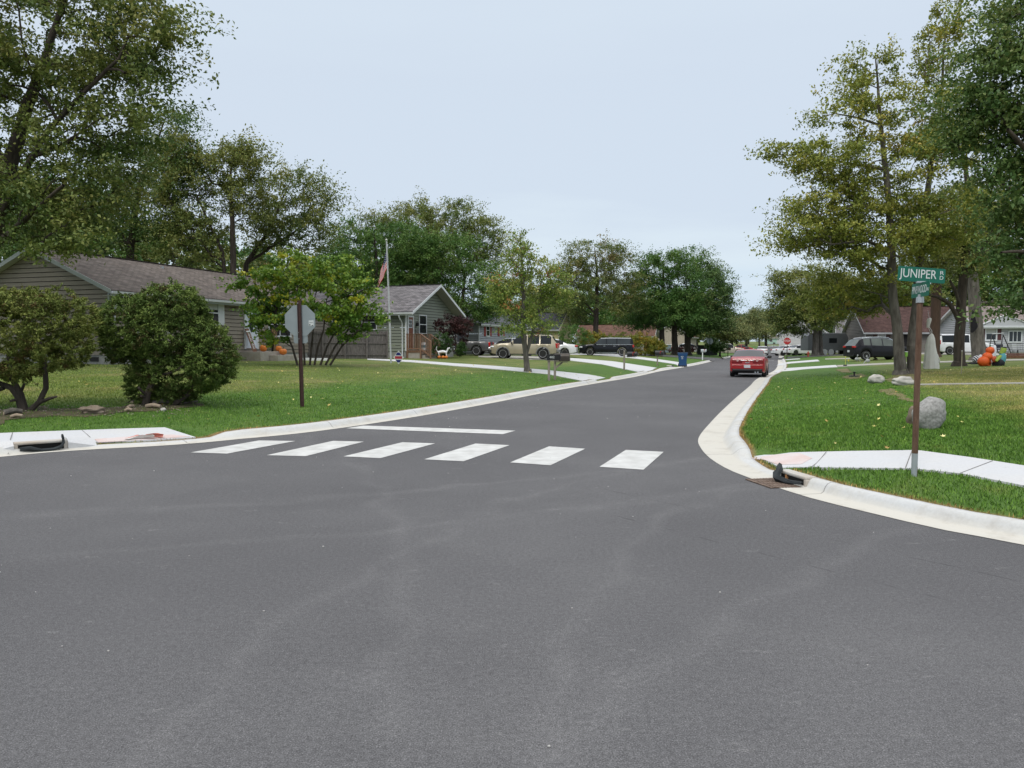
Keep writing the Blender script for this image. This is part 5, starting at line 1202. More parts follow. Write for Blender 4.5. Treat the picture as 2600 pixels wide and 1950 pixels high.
# --- right: brown roofed house, pale grey garage house, grey sided house at the edge
DKBR = shingles('dark maroon shingles', (0.060, 0.034, 0.031), (0.098, 0.058, 0.052))
TAUPE = mat('taupe siding', (.175, .16, .145), .7, var=.06, scale=1.5)
p = on(2196, 92.0)
h6 = House('taupe_house', 'taupe house with a tall dark maroon roof behind the black utility car', p, R(-8), 15.0, 8.5, 2.75, 2.9, TAUPE, DKBR, found=.2, eave=.5)
a = h6.hit(2231, 858, 'front').x; b_ = h6.hit(2246, 858, 'front').x; h6.window('front', a, b_, 1.0, 2.35, fw=.12, blind=.5, shutters=mat('brown shutter', (.08, .04, .035), .6, var=.1), shw=.5)
a = h6.hit(2287, 858, 'front').x; b_ = h6.hit(2306, 858, 'front').x
local_box('porch_darkness', h6, 'front', a, b_, .02, .04, .3, 2.3, mat('recess shade', (.012, .011, .011), .8, var=.2)); local_box('porch_beam', h6, 'front', a - .1, b_ + .1, .03, .3, 2.34, 2.62, TRIM)  # flat near-black panel, painted as the shade inside the porch
p = on(2128, 104.0)
h7 = House('pale_house', 'pale grey house with a white gable left of the maroon roof', p, R(-20), 7.5, 7.5, 2.7, 1.9, mat('pale siding', (.33, .34, .345), .65, var=.04), ROOF_GR, found=.15)
for x in (.7, 2.4, 4.3): h7.window('front', x, x + .55, .9, 2.2, fw=.1)
h7.door('front', 5.6, 6.5, .2, 2.25, mat('pale door', (.45, .46, .47), .6, var=.04))
p = on(2098, 112.0); h11 = House('white_gabled_house', 'white gabled house half hidden by the street maple', p, R(65), 8, 6.5, 2.9, 2.4, mat('white board siding', (.55, .55, .55), .65, var=.04), ROOF_GR, found=.15)
LGREY = mat('light grey lapped siding', (.42, .43, .45), .6, var=.04, scale=1.5)
MAROON = mat('maroon shutter', (.085, .028, .030), .55, var=.1)
p = on(2481, 76.0)
h8 = House('lap_sided_house', 'light grey house with maroon shutters behind the garden swing', p, R(-6), 8.6, 9.0, 2.75, 2.0, LGREY, shingles('pinkish shingles', (.20, .165, .155), (.26, .22, .205)), found=.2, eave=.5, rake=.4, course=.2)
g8 = lambda u, v: h8.hit(u, v, 'front')
h8.window('front', g8(2504, 850).x, g8(2528, 850).x, g8(2515, 862).z, g8(2515, 832).z, shutters=MAROON, blind=.5, fw=.13, shw=.36)
h8.window('front', g8(2562, 855).x, g8(2592, 855).x, g8(2570, 867).z, g8(2570, 842).z, mull=2, fw=.1, sash=False)
h8.downspout('front', .1, 2.5)
# front gable over the windows
q = MB(); g0_ = h8.hit(2478, 820, 'front').x; wq = 4.6
q.prism([(-.3, 0), (wq + .3, 0), (wq / 2, 1.1)], (0, -.55, 2.66), (1, 0, 0), (0, 0, 1), (0, 1, 0), .5); q.build('gable', LGREY, h8.root)
q = MB(); q.bar((-.35, -.58, 2.64), (wq / 2, -.58, 3.80), .05, .16, up=(0, -1, 0)); q.bar((wq + .35, -.58, 2.64), (wq / 2, -.58, 3.80), .05, .16, up=(0, -1, 0)); q.bx((-.3, -.6, 2.56), (wq + .3, -.55, 2.70)); q.build('gable_trim', TRIM, h8.root)
# --- grey board fence with rails between the two houses
fa, fb_ = on(762, 44.5), on(985, 46.5); fd = (fb_ - fa); fl = fd.length; fy = math.atan2(fd.y, fd.x)
fen = thing('board_fence', 'weathered grey board fence between the tan and green houses', 'fence', fa, fy)
def fz(x): pq = fa + fd * (x / fl); return H(pq.x, pq.y) - fa.z
q = MB(); n_b = int(fl / .145)
for k in range(n_b):
    x = k * .145 + .07; hgt = 1.58 + random.uniform(-.02, .02) + .2 * max(0, (x / fl - .62)) * 1.2; q.box((x, .03 + random.uniform(-.004, .004), fz(x) + hgt / 2), (.138, .02, hgt))
q.build('panel', WOOD_DK, fen)
for k in range(5):
    x = min(k * fl / 4, fl - .05); q = MB(); q.box((x, -.05, fz(x) + .82), (.1, .1, 1.66 + .12 * (k > 2))); q.build('post', WOOD_DK, fen)
q = MB()
for k in range(4):
    x0_, x1_ = k * fl / 4, (k + 1) * fl / 4
    for zz in (.25, .95, 1.5): q.bar((x0_, -.005, fz(x0_) + zz), (x1_, -.005, fz(x1_) + zz), .04, .085)
q.build('rail', WOOD_DK, fen)
# ------------------------------------------------------------------ vehicles (x forward, wheels on z = 0, origin under the middle)
def paint(name, c, metal=.0, rough=.32, **k): return mat(name, c, rough, metal * .5, var=.05, scale=2.5, coat=.25 if max(c) > .05 else .08, spec=.4 if max(c) > .05 else .22, **k)
def interp(pts, x):
    xs = [p[0] for p in pts]; ys = [p[1] for p in pts]; return np.interp(x, xs, ys)
SILVER_RIM = mat('alloy rim', (.50, .51, .53), .4, .25, var=.05)
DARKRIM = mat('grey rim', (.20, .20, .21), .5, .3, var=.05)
def vehicle(name, label, cat, loc, rz, L, W, top, belt, wheels, wr, body, win, wind, rearw, clear=.22, tumble=.17, group=None, lower=None, rim=None, pitch=0.0, lights=True, mirror=True, handles=True, roof=None, nose=.16, tail=.12, spokes=5, box_front=.5, plate=True, headz=.64, tailz=.85, tail_h=.14, tail_w=.30, track=.02, glass=None):
    """top / belt: (x, z) outlines from tail to nose; wheels: x of the axles; win: side windows [(x0, x1)...];
    wind / rearw: x ranges of the sloping front and rear glass"""
    root = thing(name, label, cat, loc, rz, group); root.rotation_euler = (0, -pitch, rz)
    rim = rim or CHROME; ra = wr + .055
    xs = set(np.round(np.linspace(-L / 2, L / 2, 46), 4)) | {p[0] for p in top} | {p[0] for p in belt}
    for a in list(win) + [wind] + ([rearw] if rearw else []): xs |= set(a)
    for w_ in wheels:
        for t in np.linspace(0, math.pi, 15): xs.add(round(w_ + ra * math.cos(t), 4))
    xs = sorted(x for x in xs if -L / 2 <= x <= L / 2); keep = [xs[0]]
    special = {p[0] for p in top} | {p[0] for p in belt} | {x for a in list(win) + [wind] + ([rearw] if rearw else []) for x in a}
    for x in xs[1:]:
        if x - keep[-1] > .012 or x in special: keep.append(x)
    xs = np.array(keep); nS = len(xs)
    zt = interp(top, xs); zb = interp(belt, xs); zt = np.maximum(zt, zb + .012)
    e0 = np.clip((-L / 2 + .45 - xs) / .45, 0, 1); e1 = np.clip((xs - (L / 2 - .75)) / .75, 0, 1)
    hw = W / 2 * (1 - tail * e0**2 - nose * e1**2.2)
    bot = np.full(nS, clear) + .10 * np.clip((np.abs(xs) - L / 2 + .35) / .35, 0, 1)
    low = bot.copy()
    for w_ in wheels:
        k = np.abs(xs - w_) < ra; low[k] = np.maximum(low[k], wr + np.sqrt(np.maximum(ra**2 - (xs[k] - w_)**2, 0)))
    low = np.minimum(low, zb - .06)
    h = np.clip(zt - zb, 0, None); rw = hw * .93 - tumble * np.clip(h / .5, 0, 1.2)
    sec = np.zeros((nS, 9, 3)); sec[:, :, 0] = xs[:, None]
    span = zb - low
    Y = [np.zeros(nS), hw * .90, hw * .975, hw, hw * .99, hw * .935, None, None, np.zeros(nS)]
    Z = [low, low, low + .10 * span, low + .45 * span, low + .80 * span, zb, None, None, zt + .015]
    f = .90; Y[6] = hw * .935 * (1 - f) + rw * f; Z[6] = zb + h * f - .004; Y[7] = rw * .86; Z[7] = zt - .012 * np.minimum(1, h / .1)
    for j in range(9): sec[:, j, 1] = Y[j]; sec[:, j, 2] = Z[j]
    parts = {}
    def face(nm, q): parts.setdefault(nm, MB()).add(q, [(0, 1, 2, 3)] if len(q) == 4 else [tuple(range(len(q)))])
    inr = lambda xm, r_: r_ is not None and r_[0] < xm < r_[1]
    for i in range(nS - 1):
        xm = (xs[i] + xs[i + 1]) / 2
        for sgn in (1, -1):
            S = sec[i:i + 2].copy(); S[:, :, 1] *= sgn
            for j in range(8):
                nm = 'body'
                q = [tuple(S[0, j]), tuple(S[1, j]), tuple(S[1, j + 1]), tuple(S[0, j + 1])]
                if j == 0: nm = 'underbody'
                elif j == 1 and lower: nm = 'sill'
                elif j == 5 and h[i] + h[i + 1] > .12:
                    for wi, a in enumerate(win):
                        if inr(xm, a): nm = 'side_window|%d|%d' % (wi, sgn)
                elif j in (6, 7) and inr(xm, wind): nm = 'windshield'
                elif j in (6, 7) and inr(xm, rearw): nm = 'rear_window'
                elif roof and j in (6, 7) and zt[i] > max(zt) - .12: nm = 'roof_panel'
                face(nm, q)
    for i, nm in ((0, 'body'), (nS - 1, 'body')):
        ring = [tuple(sec[i, j]) for j in range(9)] + [(sec[i, j, 0], -sec[i, j, 1], sec[i, j, 2]) for j in range(7, 0, -1)]
        face(nm, ring)
    bo = parts.pop('body').build('body', body, root, smooth=True, angle=32)
    parts.pop('underbody').build('underbody', BLACK, root)
    for nm, mb in parts.items():
        b_ = nm.split('|')[0]; mb.build(b_, {'sill': lower, 'roof_panel': roof}.get(b_, glass or CARGLASS), root, smooth=True, angle=40)
    for w_ in wheels:                                       # wheels: tyre, with the rim as its sub-part
        hx = np.interp(w_, xs, hw)
        for sgn in (1, -1):
            M = Matrix.Rotation(-sgn * math.pi / 2, 3, 'X'); c = (w_, sgn * (hx - .115 + track), wr); q = MB(); tw = .11
            q.lathe([(wr * .62, -tw), (wr * .9, -tw), (wr * .985, -tw * .8), (wr, -tw * .4), (wr, tw * .4), (wr * .985, tw * .8), (wr * .9, tw), (wr * .66, tw * .98)], 26, c, M)
            wh = q.build('wheel', RUBBER, root, smooth=True)
            q = MB(); q.lathe([(.0, tw * .35), (wr * .58, tw * .35), (wr * .66, tw * 1.0), (wr * .70, tw * 1.02), (wr * .66, tw * .9)], 26, c, M)
            for k in range(spokes):
                t = 2 * math.pi * k / spokes; d = M @ Vector((math.cos(t), math.sin(t), 0)); o = Vector(c) + M @ Vector((0, 0, tw * .75)); q.bar(o + d * wr * .1, o + d * wr * .66, wr * (1.55 / spokes), .03, up=tuple(M @ Vector((0, 0, 1))))
            q.lathe([(.0, tw * .95), (wr * .16, tw * .95), (wr * .18, tw * .5)], 12, c, M)
            q.build('rim', rim, wh, smooth=True)
            q = MB(); q.lathe([(.0, tw * .37), (wr * .57, tw * .37), (wr * .57, tw * .3)], 20, c, M); q.build('brake_shade_disc', DARKRIM, wh)  # brake disc, its dark tone standing in for shade behind the spokes
    def hwx(x): return float(np.interp(x, xs, hw))
    for sgn in (1, -1):
        if lights:
            q = MB(); x = L / 2 - .22; q.ball((x, sgn * (hwx(x) - .14), headz), (.24, .17, .085), 12, 8); q.build('headlight', CLEAR_LENS, root, smooth=True)
            q = MB(); x = -L / 2 + .05; q.box((x, sgn * (hwx(x) - tail_w / 2 + .015), tailz), (.16, tail_w, tail_h)); q.build('tail_light', RED_LENS, root, bevel=.03)
        if mirror:
            x = wind[0] + (wind[1] - wind[0]) * .72; q = MB(); q.ball((x, sgn * (hwx(x) + .08), float(np.interp(x, xs, zb)) + .07), (.075, .12, .075), 10, 8); q.bar((x, sgn * hwx(x) * .92, float(np.interp(x, xs, zb)) + .02), (x, sgn * (hwx(x) + .06), float(np.interp(x, xs, zb)) + .05), .05, .04); q.build('wing_mirror', BLACK, root, smooth=True)
        if handles:
            for a in win[:2] if len(win) > 1 else win:
                x = a[0] + .14; z = float(np.interp(x, xs, zb)) - .09; q = MB(); q.box((x, sgn * (hwx(x) * .985 + .012), z), (.17, .03, .03)); q.build('door_handle', body, root, bevel=.008)
    q = MB(); q.box((L / 2 - .02, 0, .42), (.10, W * .52, .12)); q.build('grille', BLACK, root, bevel=.02)
    q = MB(); q.box((-L / 2 + .03, 0, .33), (.12, W * .80, .10)); q.build('rear_valance', BLACK, root, bevel=.02)
    if plate: q = MB(); q.box((-L / 2 - .012, 0, .66), (.012, .31, .155)); q.build('license_plate', mat('plate', (.55, .57, .60), .4, c2=(.30, .34, .42), scale=14), root)
    for x in ([a[1] for a in win[:-1]] + [win[-1][1] + .05, win[0][0] + .1]):   # door gaps
        for sgn in (1, -1):
            zz0 = max(float(np.interp(x, xs, low)) + .12, .35); zz1 = float(np.interp(x, xs, zb)) - .03
            if zz1 - zz0 < .25: continue
            pass
    return root

def by_wheels(u, v, rz_deg): return gp(u, v), R(rz_deg)

# profiles
SEDAN_T = lambda L: [(-L/2, .62), (-L/2 + .05, .88), (-L/2 + .25, .98), (-L/2 + .72, 1.02), (-L/2 + 1.35, 1.36), (-L/2 + 1.75, 1.43), (-.1, 1.45), (.35, 1.40), (1.18, 1.02), (L/2 - .55, .86), (L/2 - .12, .74), (L/2, .58)]
SEDAN_B = lambda L: [(-L/2, .60), (-L/2 + .05, .86), (-L/2 + .25, .95), (-L/2 + .72, .97), (0, .93), (1.18, .93), (L/2 - .55, .84), (L/2 - .12, .72), (L/2, .55)]
SUV_T = lambda L, Hh: [(-L/2, .60), (-L/2 + .03, 1.02), (-L/2 + .30, Hh - .12), (-L/2 + .55, Hh - .02), (-.3, Hh), (.35, Hh - .06), (.72, Hh - .22), (1.28, 1.10), (L/2 - .7, 1.04), (L/2 - .18, .92), (L/2 - .02, .72), (L/2, .55)]
SUV_B = lambda L: [(-L/2, .58), (-L/2 + .03, 1.0), (-L/2 + .30, 1.06), (1.28, 1.03), (L/2 - .7, .98), (L/2 - .18, .86), (L/2 - .02, .68), (L/2, .52)]

# red coupe parked up the street, seen from behind
RED = paint('red car paint', (.31, .008, .010), .0, .34)
L = 4.55; p = g0(1899, 958); p = Vector((p.x, p.y, 0)) + Vector((RD.x, RD.y, 0)) * 2.1 + Vector((0, 0, hill(p.x, p.y)))
T = [(-L/2, .50), (-L/2 + .03, .80), (-L/2 + .10, .93), (-L/2 + .42, .985), (-L/2 + .75, 1.0), (-L/2 + 1.55, 1.30), (-L/2 + 1.9, 1.36), (-.05, 1.375), (.35, 1.33), (1.15, .98), (L/2 - .5, .80), (L/2 - .1, .68), (L/2, .52)]
Bt = [(-L/2, .48), (-L/2 + .03, .78), (-L/2 + .10, .90), (-L/2 + .42, .945), (-L/2 + .75, .95), (1.15, .90), (L/2 - .5, .78), (L/2 - .1, .66), (L/2, .50)]
rc = vehicle('parked_car', 'red two door coupe parked against the right kerb, seen from behind', 'car', p, math.atan2(RD.y, RD.x) - R(.8), L, 1.72, T, Bt, (-1.25, 1.38), .30, RED, [(-1.35, -.35), (-.28, .95)], (.35, 1.15), (-L/2 + .78, -L/2 + 1.72), clear=.20, tumble=.20, lights=False, tail=.07, plate=False, rim=DARKRIM)
x = -L / 2
DKRED = mat('dark red lens', (.20, .006, .008), .15, spec=.6, var=.1, scale=12)
for sgn in (1, -1):
    q = MB(); q.box((x + .035, sgn * .50, .795), (.10, .50, .185)); tl = q.build('tail_light', DKRED, rc, bevel=.03)
    q = MB(); M = Matrix.Rotation(math.pi / 2, 3, 'Y'); q.lathe([(.0, -.012), (.055, -.012), (.055, .012), (.0, .012)], 14, (x - .02, sgn * .46, .83), M); q.build('reflector', mat('pale lens', (.50, .33, .32), .2, var=.1), tl, smooth=True)
    q = MB(); q.box((L / 2 - .2, sgn * .55, .62), (.3, .34, .12)); q.build('headlight', CLEAR_LENS, rc, bevel=.03)
q = MB(); q.box((x - .022, 0, .83), (.02, .62, .035)); q.build('trim_bar', CHROME, rc, bevel=.006)
q = MB(); q.prism([(-.065, 0), (-.03, .022), (.03, .022), (.065, 0), (.03, -.022), (-.03, -.022)], (x - .032, 0, .83), (0, 1, 0), (0, 0, 1), (-1, 0, 0), .008); q.build('emblem', mat('gold emblem', (.55, .43, .2), .3, .7, var=.05), rc)
q = MB(); q.box((x - .01, 0, .525), (.10, 1.50, .22)); q.box((x - .035, 0, .60), (.08, 1.46, .05)); q.build('bumper', RED, rc, bevel=.035)
q = MB(); q.box((x - .068, 0, .545), (.012, .30, .15)); q.build('license_plate', mat('plate', (.55, .57, .60), .4), rc, bevel=.004)
q = MB(); q.box((x + .02, 0, .36), (.16, 1.42, .12)); q.build('lower_valance', BLACK, rc, bevel=.03)
q = MB(); q.tube([(x + .4, -.38, .26), (x - .02, -.38, .27)], .035, 10); q.tube([(x + .4, -.5, .26), (x - .02, -.5, .27)], .035, 10); q.build('exhaust', CHROME, rc, smooth=True)
q = MB(); q.box((x - .006, 0, .72), (.01, .20, .03)); q.build('badge', CHROME, rc)

WHITEP = paint('white car paint', (.66, .67, .68), .0, .25); SILVERP = paint('silver car paint', (.42, .44, .46), .5, .3)
BLACKP = paint('black car paint', (.010, .011, .014), .2, .18); GREYP = paint('grey truck paint', (.085, .085, .085), .4, .3)
GOLD = paint('gold beige paint', (.36, .315, .225), .45, .35); CLAD = mat('grey cladding', (.16, .16, .16), .5, .2, var=.08)
BEIGE = paint('beige truck paint', (.47, .43, .36), .3, .35); CHAR = paint('charcoal car paint', (.013, .013, .017), .0, .28)
def sedan(label, loc, rz, pnt, L=4.6, pitch=0, group='cars parked along the street', name='parked_car', **k):
    return vehicle(name, label, 'car', loc, rz, L, 1.78, SEDAN_T(L), SEDAN_B(L), (-L/2 + .95, L/2 - .90), .325, pnt, [(-L/2 + 1.05, -.28), (-.20, 1.02)], (.36, 1.17), (-L/2 + .74, -L/2 + 1.45), pitch=pitch, group=group, **k)
# white sedan in the road further on
p = g0(1916, 900, .14); d0_ = 131; c = RD * d0_ + Vector((-RD.y, RD.x)) * 3.0; sedan('white sedan standing in the road beyond the red coupe', Vector((c.x, c.y, hill(c.x, c.y))), math.atan2(RD.y, RD.x), WHITEP)
# gold SUV on the left drive: heading left, a little away
p = gp(1332, 911); Y = p.y; print('SUV Y', Y)
L = 4.75
suv = vehicle('utility_car', 'gold beige utility car with grey wheel arches behind the young maple', 'car', p, R(172), L, 1.80,
    [(-L/2, .62), (-L/2 + .03, 1.05), (-L/2 + .36, 1.58), (-L/2 + .55, 1.68), (-.2, 1.70), (.3, 1.66), (.98, 1.12), (L/2 - .65, 1.07), (L/2 - .15, .98), (L/2 - .02, .78), (L/2, .55)],
    [(-L/2, .60), (-L/2 + .03, 1.03), (.98, 1.05), (L/2 - .65, 1.01), (L/2 - .15, .92), (L/2 - .02, .74), (L/2, .5)], (-1.38, 1.42), .37, GOLD, [(-L/2 + .42, -1.20), (-1.12, -.32), (-.25, .70)], (.3, .98), (-L/2 + .04, -L/2 + .36), clear=.30, lower=CLAD, rim=SILVER_RIM, tumble=.14, tailz=.93, tail_h=.34, tail_w=.14, group='cars on the drives', headz=.84)
for w_ in (-1.38, 1.42):                                    # grey arch flares, roof rack, bumpers
    for sgn in (1, -1):
        q = MB(); q.tube([(w_ + .455 * math.cos(t), sgn * .895, .37 + .455 * math.sin(t)) for t in np.linspace(-.25, math.pi + .25, 17)], .05, 6); q.build('arch_flare', CLAD, suv, smooth=True)
q = MB()
for sgn in (1, -1): q.tube([(-1.9, sgn * .60, 1.70), (-1.75, sgn * .60, 1.77), (.1, sgn * .60, 1.77), (.25, sgn * .60, 1.70)], .022, 6)
q.bar((-1.4, -.6, 1.77), (-1.4, .6, 1.77), .05, .02); q.bar((-.3, -.6, 1.77), (-.3, .6, 1.77), .05, .02); q.build('roof_rack', BLACK, suv)
q = MB(); q.box((-L/2 - .02, 0, .55), (.16, 1.72, .2)); q.build('bumper', CLAD, suv, bevel=.03)
q = MB(); q.box((L/2 - .04, 0, .55), (.2, 1.66, .22)); q.build('bumper', mat('dark bumper', (.03, .03, .03), .5, var=.1), suv, bevel=.03)
# white sedan behind it (tail towards the hedge) and the silver nose to its left
sedan('white sedan with a red tail light behind the gold utility car', on(1388, 63.5) , R(171), WHITEP, L=5.0, group='cars on the drives')
sedan('silver car whose nose shows left of the gold utility car', on(1296, 63.0), R(172), SILVERP, L=4.4, group='cars on the drives')
# black wagon
p = gp(1540, 903.5); print('wagon Y', p.y); L = 5.1
wag = vehicle('station_wagon', 'black boxy station wagon with a silver belt line by the yellow hedge', 'car', p, R(172), L, 1.92,
    [(-L/2, .60), (-L/2 + .03, 1.05), (-L/2 + .10, 1.55), (-L/2 + .28, 1.70), (-.3, 1.73), (.55, 1.69), (1.20, 1.13), (L/2 - .55, 1.06), (L/2 - .12, .98), (L/2 - .02, .75), (L/2, .55)],
    [(-L/2, .58), (-L/2 + .03, 1.03), (-L/2 + .10, 1.07), (1.20, 1.06), (L/2 - .55, 1.0), (L/2 - .12, .92), (L/2 - .02, .70), (L/2, .5)], (-1.45, 1.54), .37, BLACKP, [(-L/2 + .32, -1.02), (-.92, -.05), (.03, .92)], (.55, 1.20), (-L/2 + .03, -L/2 + .28), rim=SILVER_RIM, tumble=.12, tailz=.92, tail_h=.24, tail_w=.16, group='cars on the drives', headz=.82, spokes=10, glass=mat('slate car glass', (.030, .036, .040), .08, spec=.4, var=.25, scale=1.2), roof=paint('silver roof', (.30, .31, .33), .5, .3))
for sgn in (1, -1):
    q = MB(); q.bar((-L/2 + .12, sgn * .905, 1.065), (.95, sgn * .905, 1.065), .025, .035); q.build('belt_trim', CHROME, wag)
    for x in (-.9, .05): q = MB(); q.box((x + .15, sgn * .955, .93), (.2, .03, .035)); q.build('door_trim', CHROME, wag)
    q = MB(); q.bar((-.95, sgn * .94, .32), (1.0, sgn * .94, .32), .02, .03); q.build('sill_trim', CHROME, wag)
# grey pickup beside the burgundy shrub: tail to the right, hitch rack behind
def pickup(label, loc, rz, pnt, L=5.4, group='pickups', **k):
    t = [(-L/2, .70), (-L/2 + .03, 1.08), (-.62, 1.10), (-.60, 1.35), (-.50, 1.62), (-.3, 1.70), (.45, 1.72), (.70, 1.66), (1.30, 1.14), (L/2 - .6, 1.08), (L/2 - .12, .98), (L/2, .6)]
    b_ = [(-L/2, .68), (-L/2 + .03, 1.05), (-.6, 1.07), (1.30, 1.06), (L/2 - .6, 1.02), (L/2 - .12, .92), (L/2, .55)]
    r_ = vehicle('pickup_truck', label, 'pickup', loc, rz, L, 1.85, t, b_, (-1.55, L/2 - .95), .38, pnt, [(-.50, .0), (.06, 1.0)], (.72, 1.30), (-.60, -.36), clear=.34, tumble=.13, group=group, rim=SILVER_RIM, tail_h=.36, tail_w=.12, tailz=.88, headz=.84, **k)
    q = MB(); q.box((-L/2 + .02, 0, .56), (.22, 1.7, .17)); q.build('bumper', CHROME, r_, bevel=.03); return r_
pk = pickup('grey pickup half hidden by the burgundy shrub with a carrier on its hitch', on(1166, 61.0), R(172), GREYP, L=5.2)
q = MB(); q.bar((-2.6, 0, .5), (-3.9, 0, .52), .08, .08); q.bar((-3.15, -.7, .62), (-3.15, .7, .62), .06, .06); q.bar((-3.7, -.7, .62), (-3.7, .7, .62), .06, .06)
for yy in np.linspace(-.7, .7, 7): q.bar((-3.0, yy, .64), (-3.85, yy, .64), .03, .03)
q.build('hitch_carrier', BLACK, pk)
# further on the left
sedan('white sedan parked behind the trunk of the dark street tree', on(1748, 108.0), R(-6), WHITEP, L=4.8)
pickup('beige extended cab pickup on the drive beyond the stop sign', on(1843, 112.0), R(-14), BEIGE, L=5.2)
pickup('white truck cab showing behind the beige pickup', on(1822, 128.0), R(-12), WHITEP, L=5.4)
sedan('white car with a red car beside it behind the beige pickup', on(1848, 134.0), R(-20), WHITEP, L=4.4)
sedan('red car parked under the hazy trees beyond the beige pickup', on(1884, 150.0), R(-10), RED, L=4.4)
# right side
p = gp(2033, 899); print('sedan R Y', p.y)
sedan('white sedan parked on the drive beside the round crowned tree', on(2034, 106.0), R(14), WHITEP, L=4.65)
sedan('second white car whose tail shows behind the far red stop sign', on(2001, 108.0) , R(10), WHITEP, L=4.4)
sedan('black car parked behind the two white sedans', on(2035, 122.0), R(5), BLACKP, L=4.6)
p = gp(2226, 911.5); print('suv R Y', p.y); L = 4.5
esc = vehicle('utility_car', 'charcoal compact utility car with a pale roof rail behind the rusty shrub', 'car', on(2228, 57.5), R(4), L, 1.84,
    [(-L/2, .60), (-L/2 + .04, 1.05), (-L/2 + .42, 1.52), (-L/2 + .65, 1.62), (-.35, 1.68), (.3, 1.64), (.60, 1.55), (1.38, 1.10), (L/2 - .55, 1.0), (L/2 - .12, .86), (L/2, .55)],
    [(-L/2, .58), (-L/2 + .04, 1.03), (-L/2 + .6, 1.12), (0, 1.06), (1.38, 1.03), (L/2 - .55, .96), (L/2 - .12, .80), (L/2, .5)], (-1.38, 1.32), .35, CHAR, [(-L/2 + .72, -1.02), (-.92, -.12), (-.04, 1.02)], (.48, 1.38), (-L/2 + .05, -L/2 + .42), tumble=.19, rim=SILVER_RIM, tailz=.98, tail_h=.15, tail_w=.34, headz=.8, glass=mat('green grey car glass', (.085, .10, .092), .08, spec=.4, var=.25, scale=1.2), group='cars on the drives')
for sgn in (1, -1):
    q = MB(); q.tube([(-1.6, sgn * .62, 1.60), (-.9, sgn * .63, 1.69), (-.3, sgn * .62, 1.715), (.4, sgn * .62, 1.66), (1.3, sgn * .72, 1.16)], .028, 6); q.build('roof_rail', CHROME, esc, smooth=True)
p = on(2442, 70.0); L = 4.75
van = vehicle('van', 'white passenger van behind the hanging ghost and the tree trunks', 'van', p, R(-4), L, 1.84,
    [(-L/2, .60), (-L/2 + .02, 1.2), (-L/2 + .10, 1.72), (-L/2 + .3, 1.82), (.1, 1.84), (.55, 1.78), (1.55, 1.12), (L/2 - .35, .98), (L/2 - .06, .82), (L/2, .55)],
    [(-L/2, .58), (-L/2 + .02, 1.1), (1.55, 1.06), (L/2 - .35, .92), (L/2 - .06, .78), (L/2, .5)], (-1.5, 1.52), .34, WHITEP, [(-L/2 + .25, -.92), (-.84, .22), (.30, 1.15)], (.55, 1.55), (-L/2 + .02, -L/2 + .28), tumble=.12, rim=SILVER_RIM, tailz=1.1, tail_h=.4, tail_w=.12, headz=.86, group='cars on the drives')
# caravan and bins by the pale house
p = on(2092, 98.0)
cv = thing('caravan', 'grey travel trailer with round white wheel covers beside the street maple', 'trailer', p, R(4))
q = MB(); q.prism([(-2.6, .55), (2.3, .55), (2.6, .9), (2.6, 2.2), (2.3, 2.75), (-2.3, 2.75), (-2.6, 2.4)], (0, 1.1, 0), (1, 0, 0), (0, 0, 1), (0, -1, 0), 2.2); q.build('body', mat('trailer grey', (.20, .21, .22), .45, .2, var=.06), cv, bevel=.05)
q = MB(); q.box((.6, -1.12, 1.8), (1.0, .03, .6)); q.build('window', GLASS, cv); q = MB(); q.box((-1.5, -1.12, 1.8), (.7, .03, .6)); q.build('window', GLASS, cv)
for x in (-.5, .35):
    M = Matrix.Rotation(math.pi / 2, 3, 'X'); q = MB(); q.lathe([(.0, -.12), (.36, -.12), (.36, .12), (.0, .12)], 20, (x, -1.06, .36), M); wh = q.build('wheel', RUBBER, cv, smooth=True)
    q = MB(); q.lathe([(.0, .125), (.37, .125), (.37, .15), (.0, .17)], 20, (x, -1.06, .36), M); q.build('wheel_cover', WHITE, wh, smooth=True)
q = MB(); q.bar((2.5, -.4, .6), (3.7, 0, .6), .08, .1); q.bar((2.5, .4, .6), (3.7, 0, .6), .08, .1); q.tube([(3.6, 0, .05), (3.6, 0, .8)], .04, 8); q.build('tow_bar', BLACK, cv)
# ------------------------------------------------------------------ signs, mailboxes, drains, rocks, Halloween things
RUST = mat('rusty steel post', (.095, .050, .032), .85, .2, c2=(.17, .105, .070), scale=10, detail=8, bump=.5, bscale=60, stretch=(3, 3, .6))
DKPOST = mat('dark red steel post', (.038, .020, .018), .7, .2, c2=(.070, .036, .030), scale=14, detail=6, bump=.3)
SIGNGREEN = mat('sign green', (.004, .115, .075), .35, var=.08, scale=3)
SIGNRED = mat('sign red', (.36, .018, .020), .35, var=.06, scale=3)
SIGNWHITE = mat('sign white', (.60, .63, .62), .35, var=.04)
ALU = mat('bare aluminium sign back', (.25, .285, .29), .45, .35, var=.10, scale=3)
EYE = Vector((0, 0, 0))
def octagon(rad): return [(rad * math.cos(math.pi / 8 + k * math.pi / 4), rad * math.sin(math.pi / 8 + k * math.pi / 4)) for k in range(8)]
def chan(mb, x, y, z0, z1, wd=.075, dp=.035, t=.008):     # U channel post
    mb.bx((x - wd / 2, y - t / 2, z0), (x + wd / 2, y + t / 2, z1)); mb.bx((x - wd / 2, y - dp, z0), (x - wd / 2 + t, y, z1)); mb.bx((x + wd / 2 - t, y - dp, z0), (x + wd / 2, y, z1))

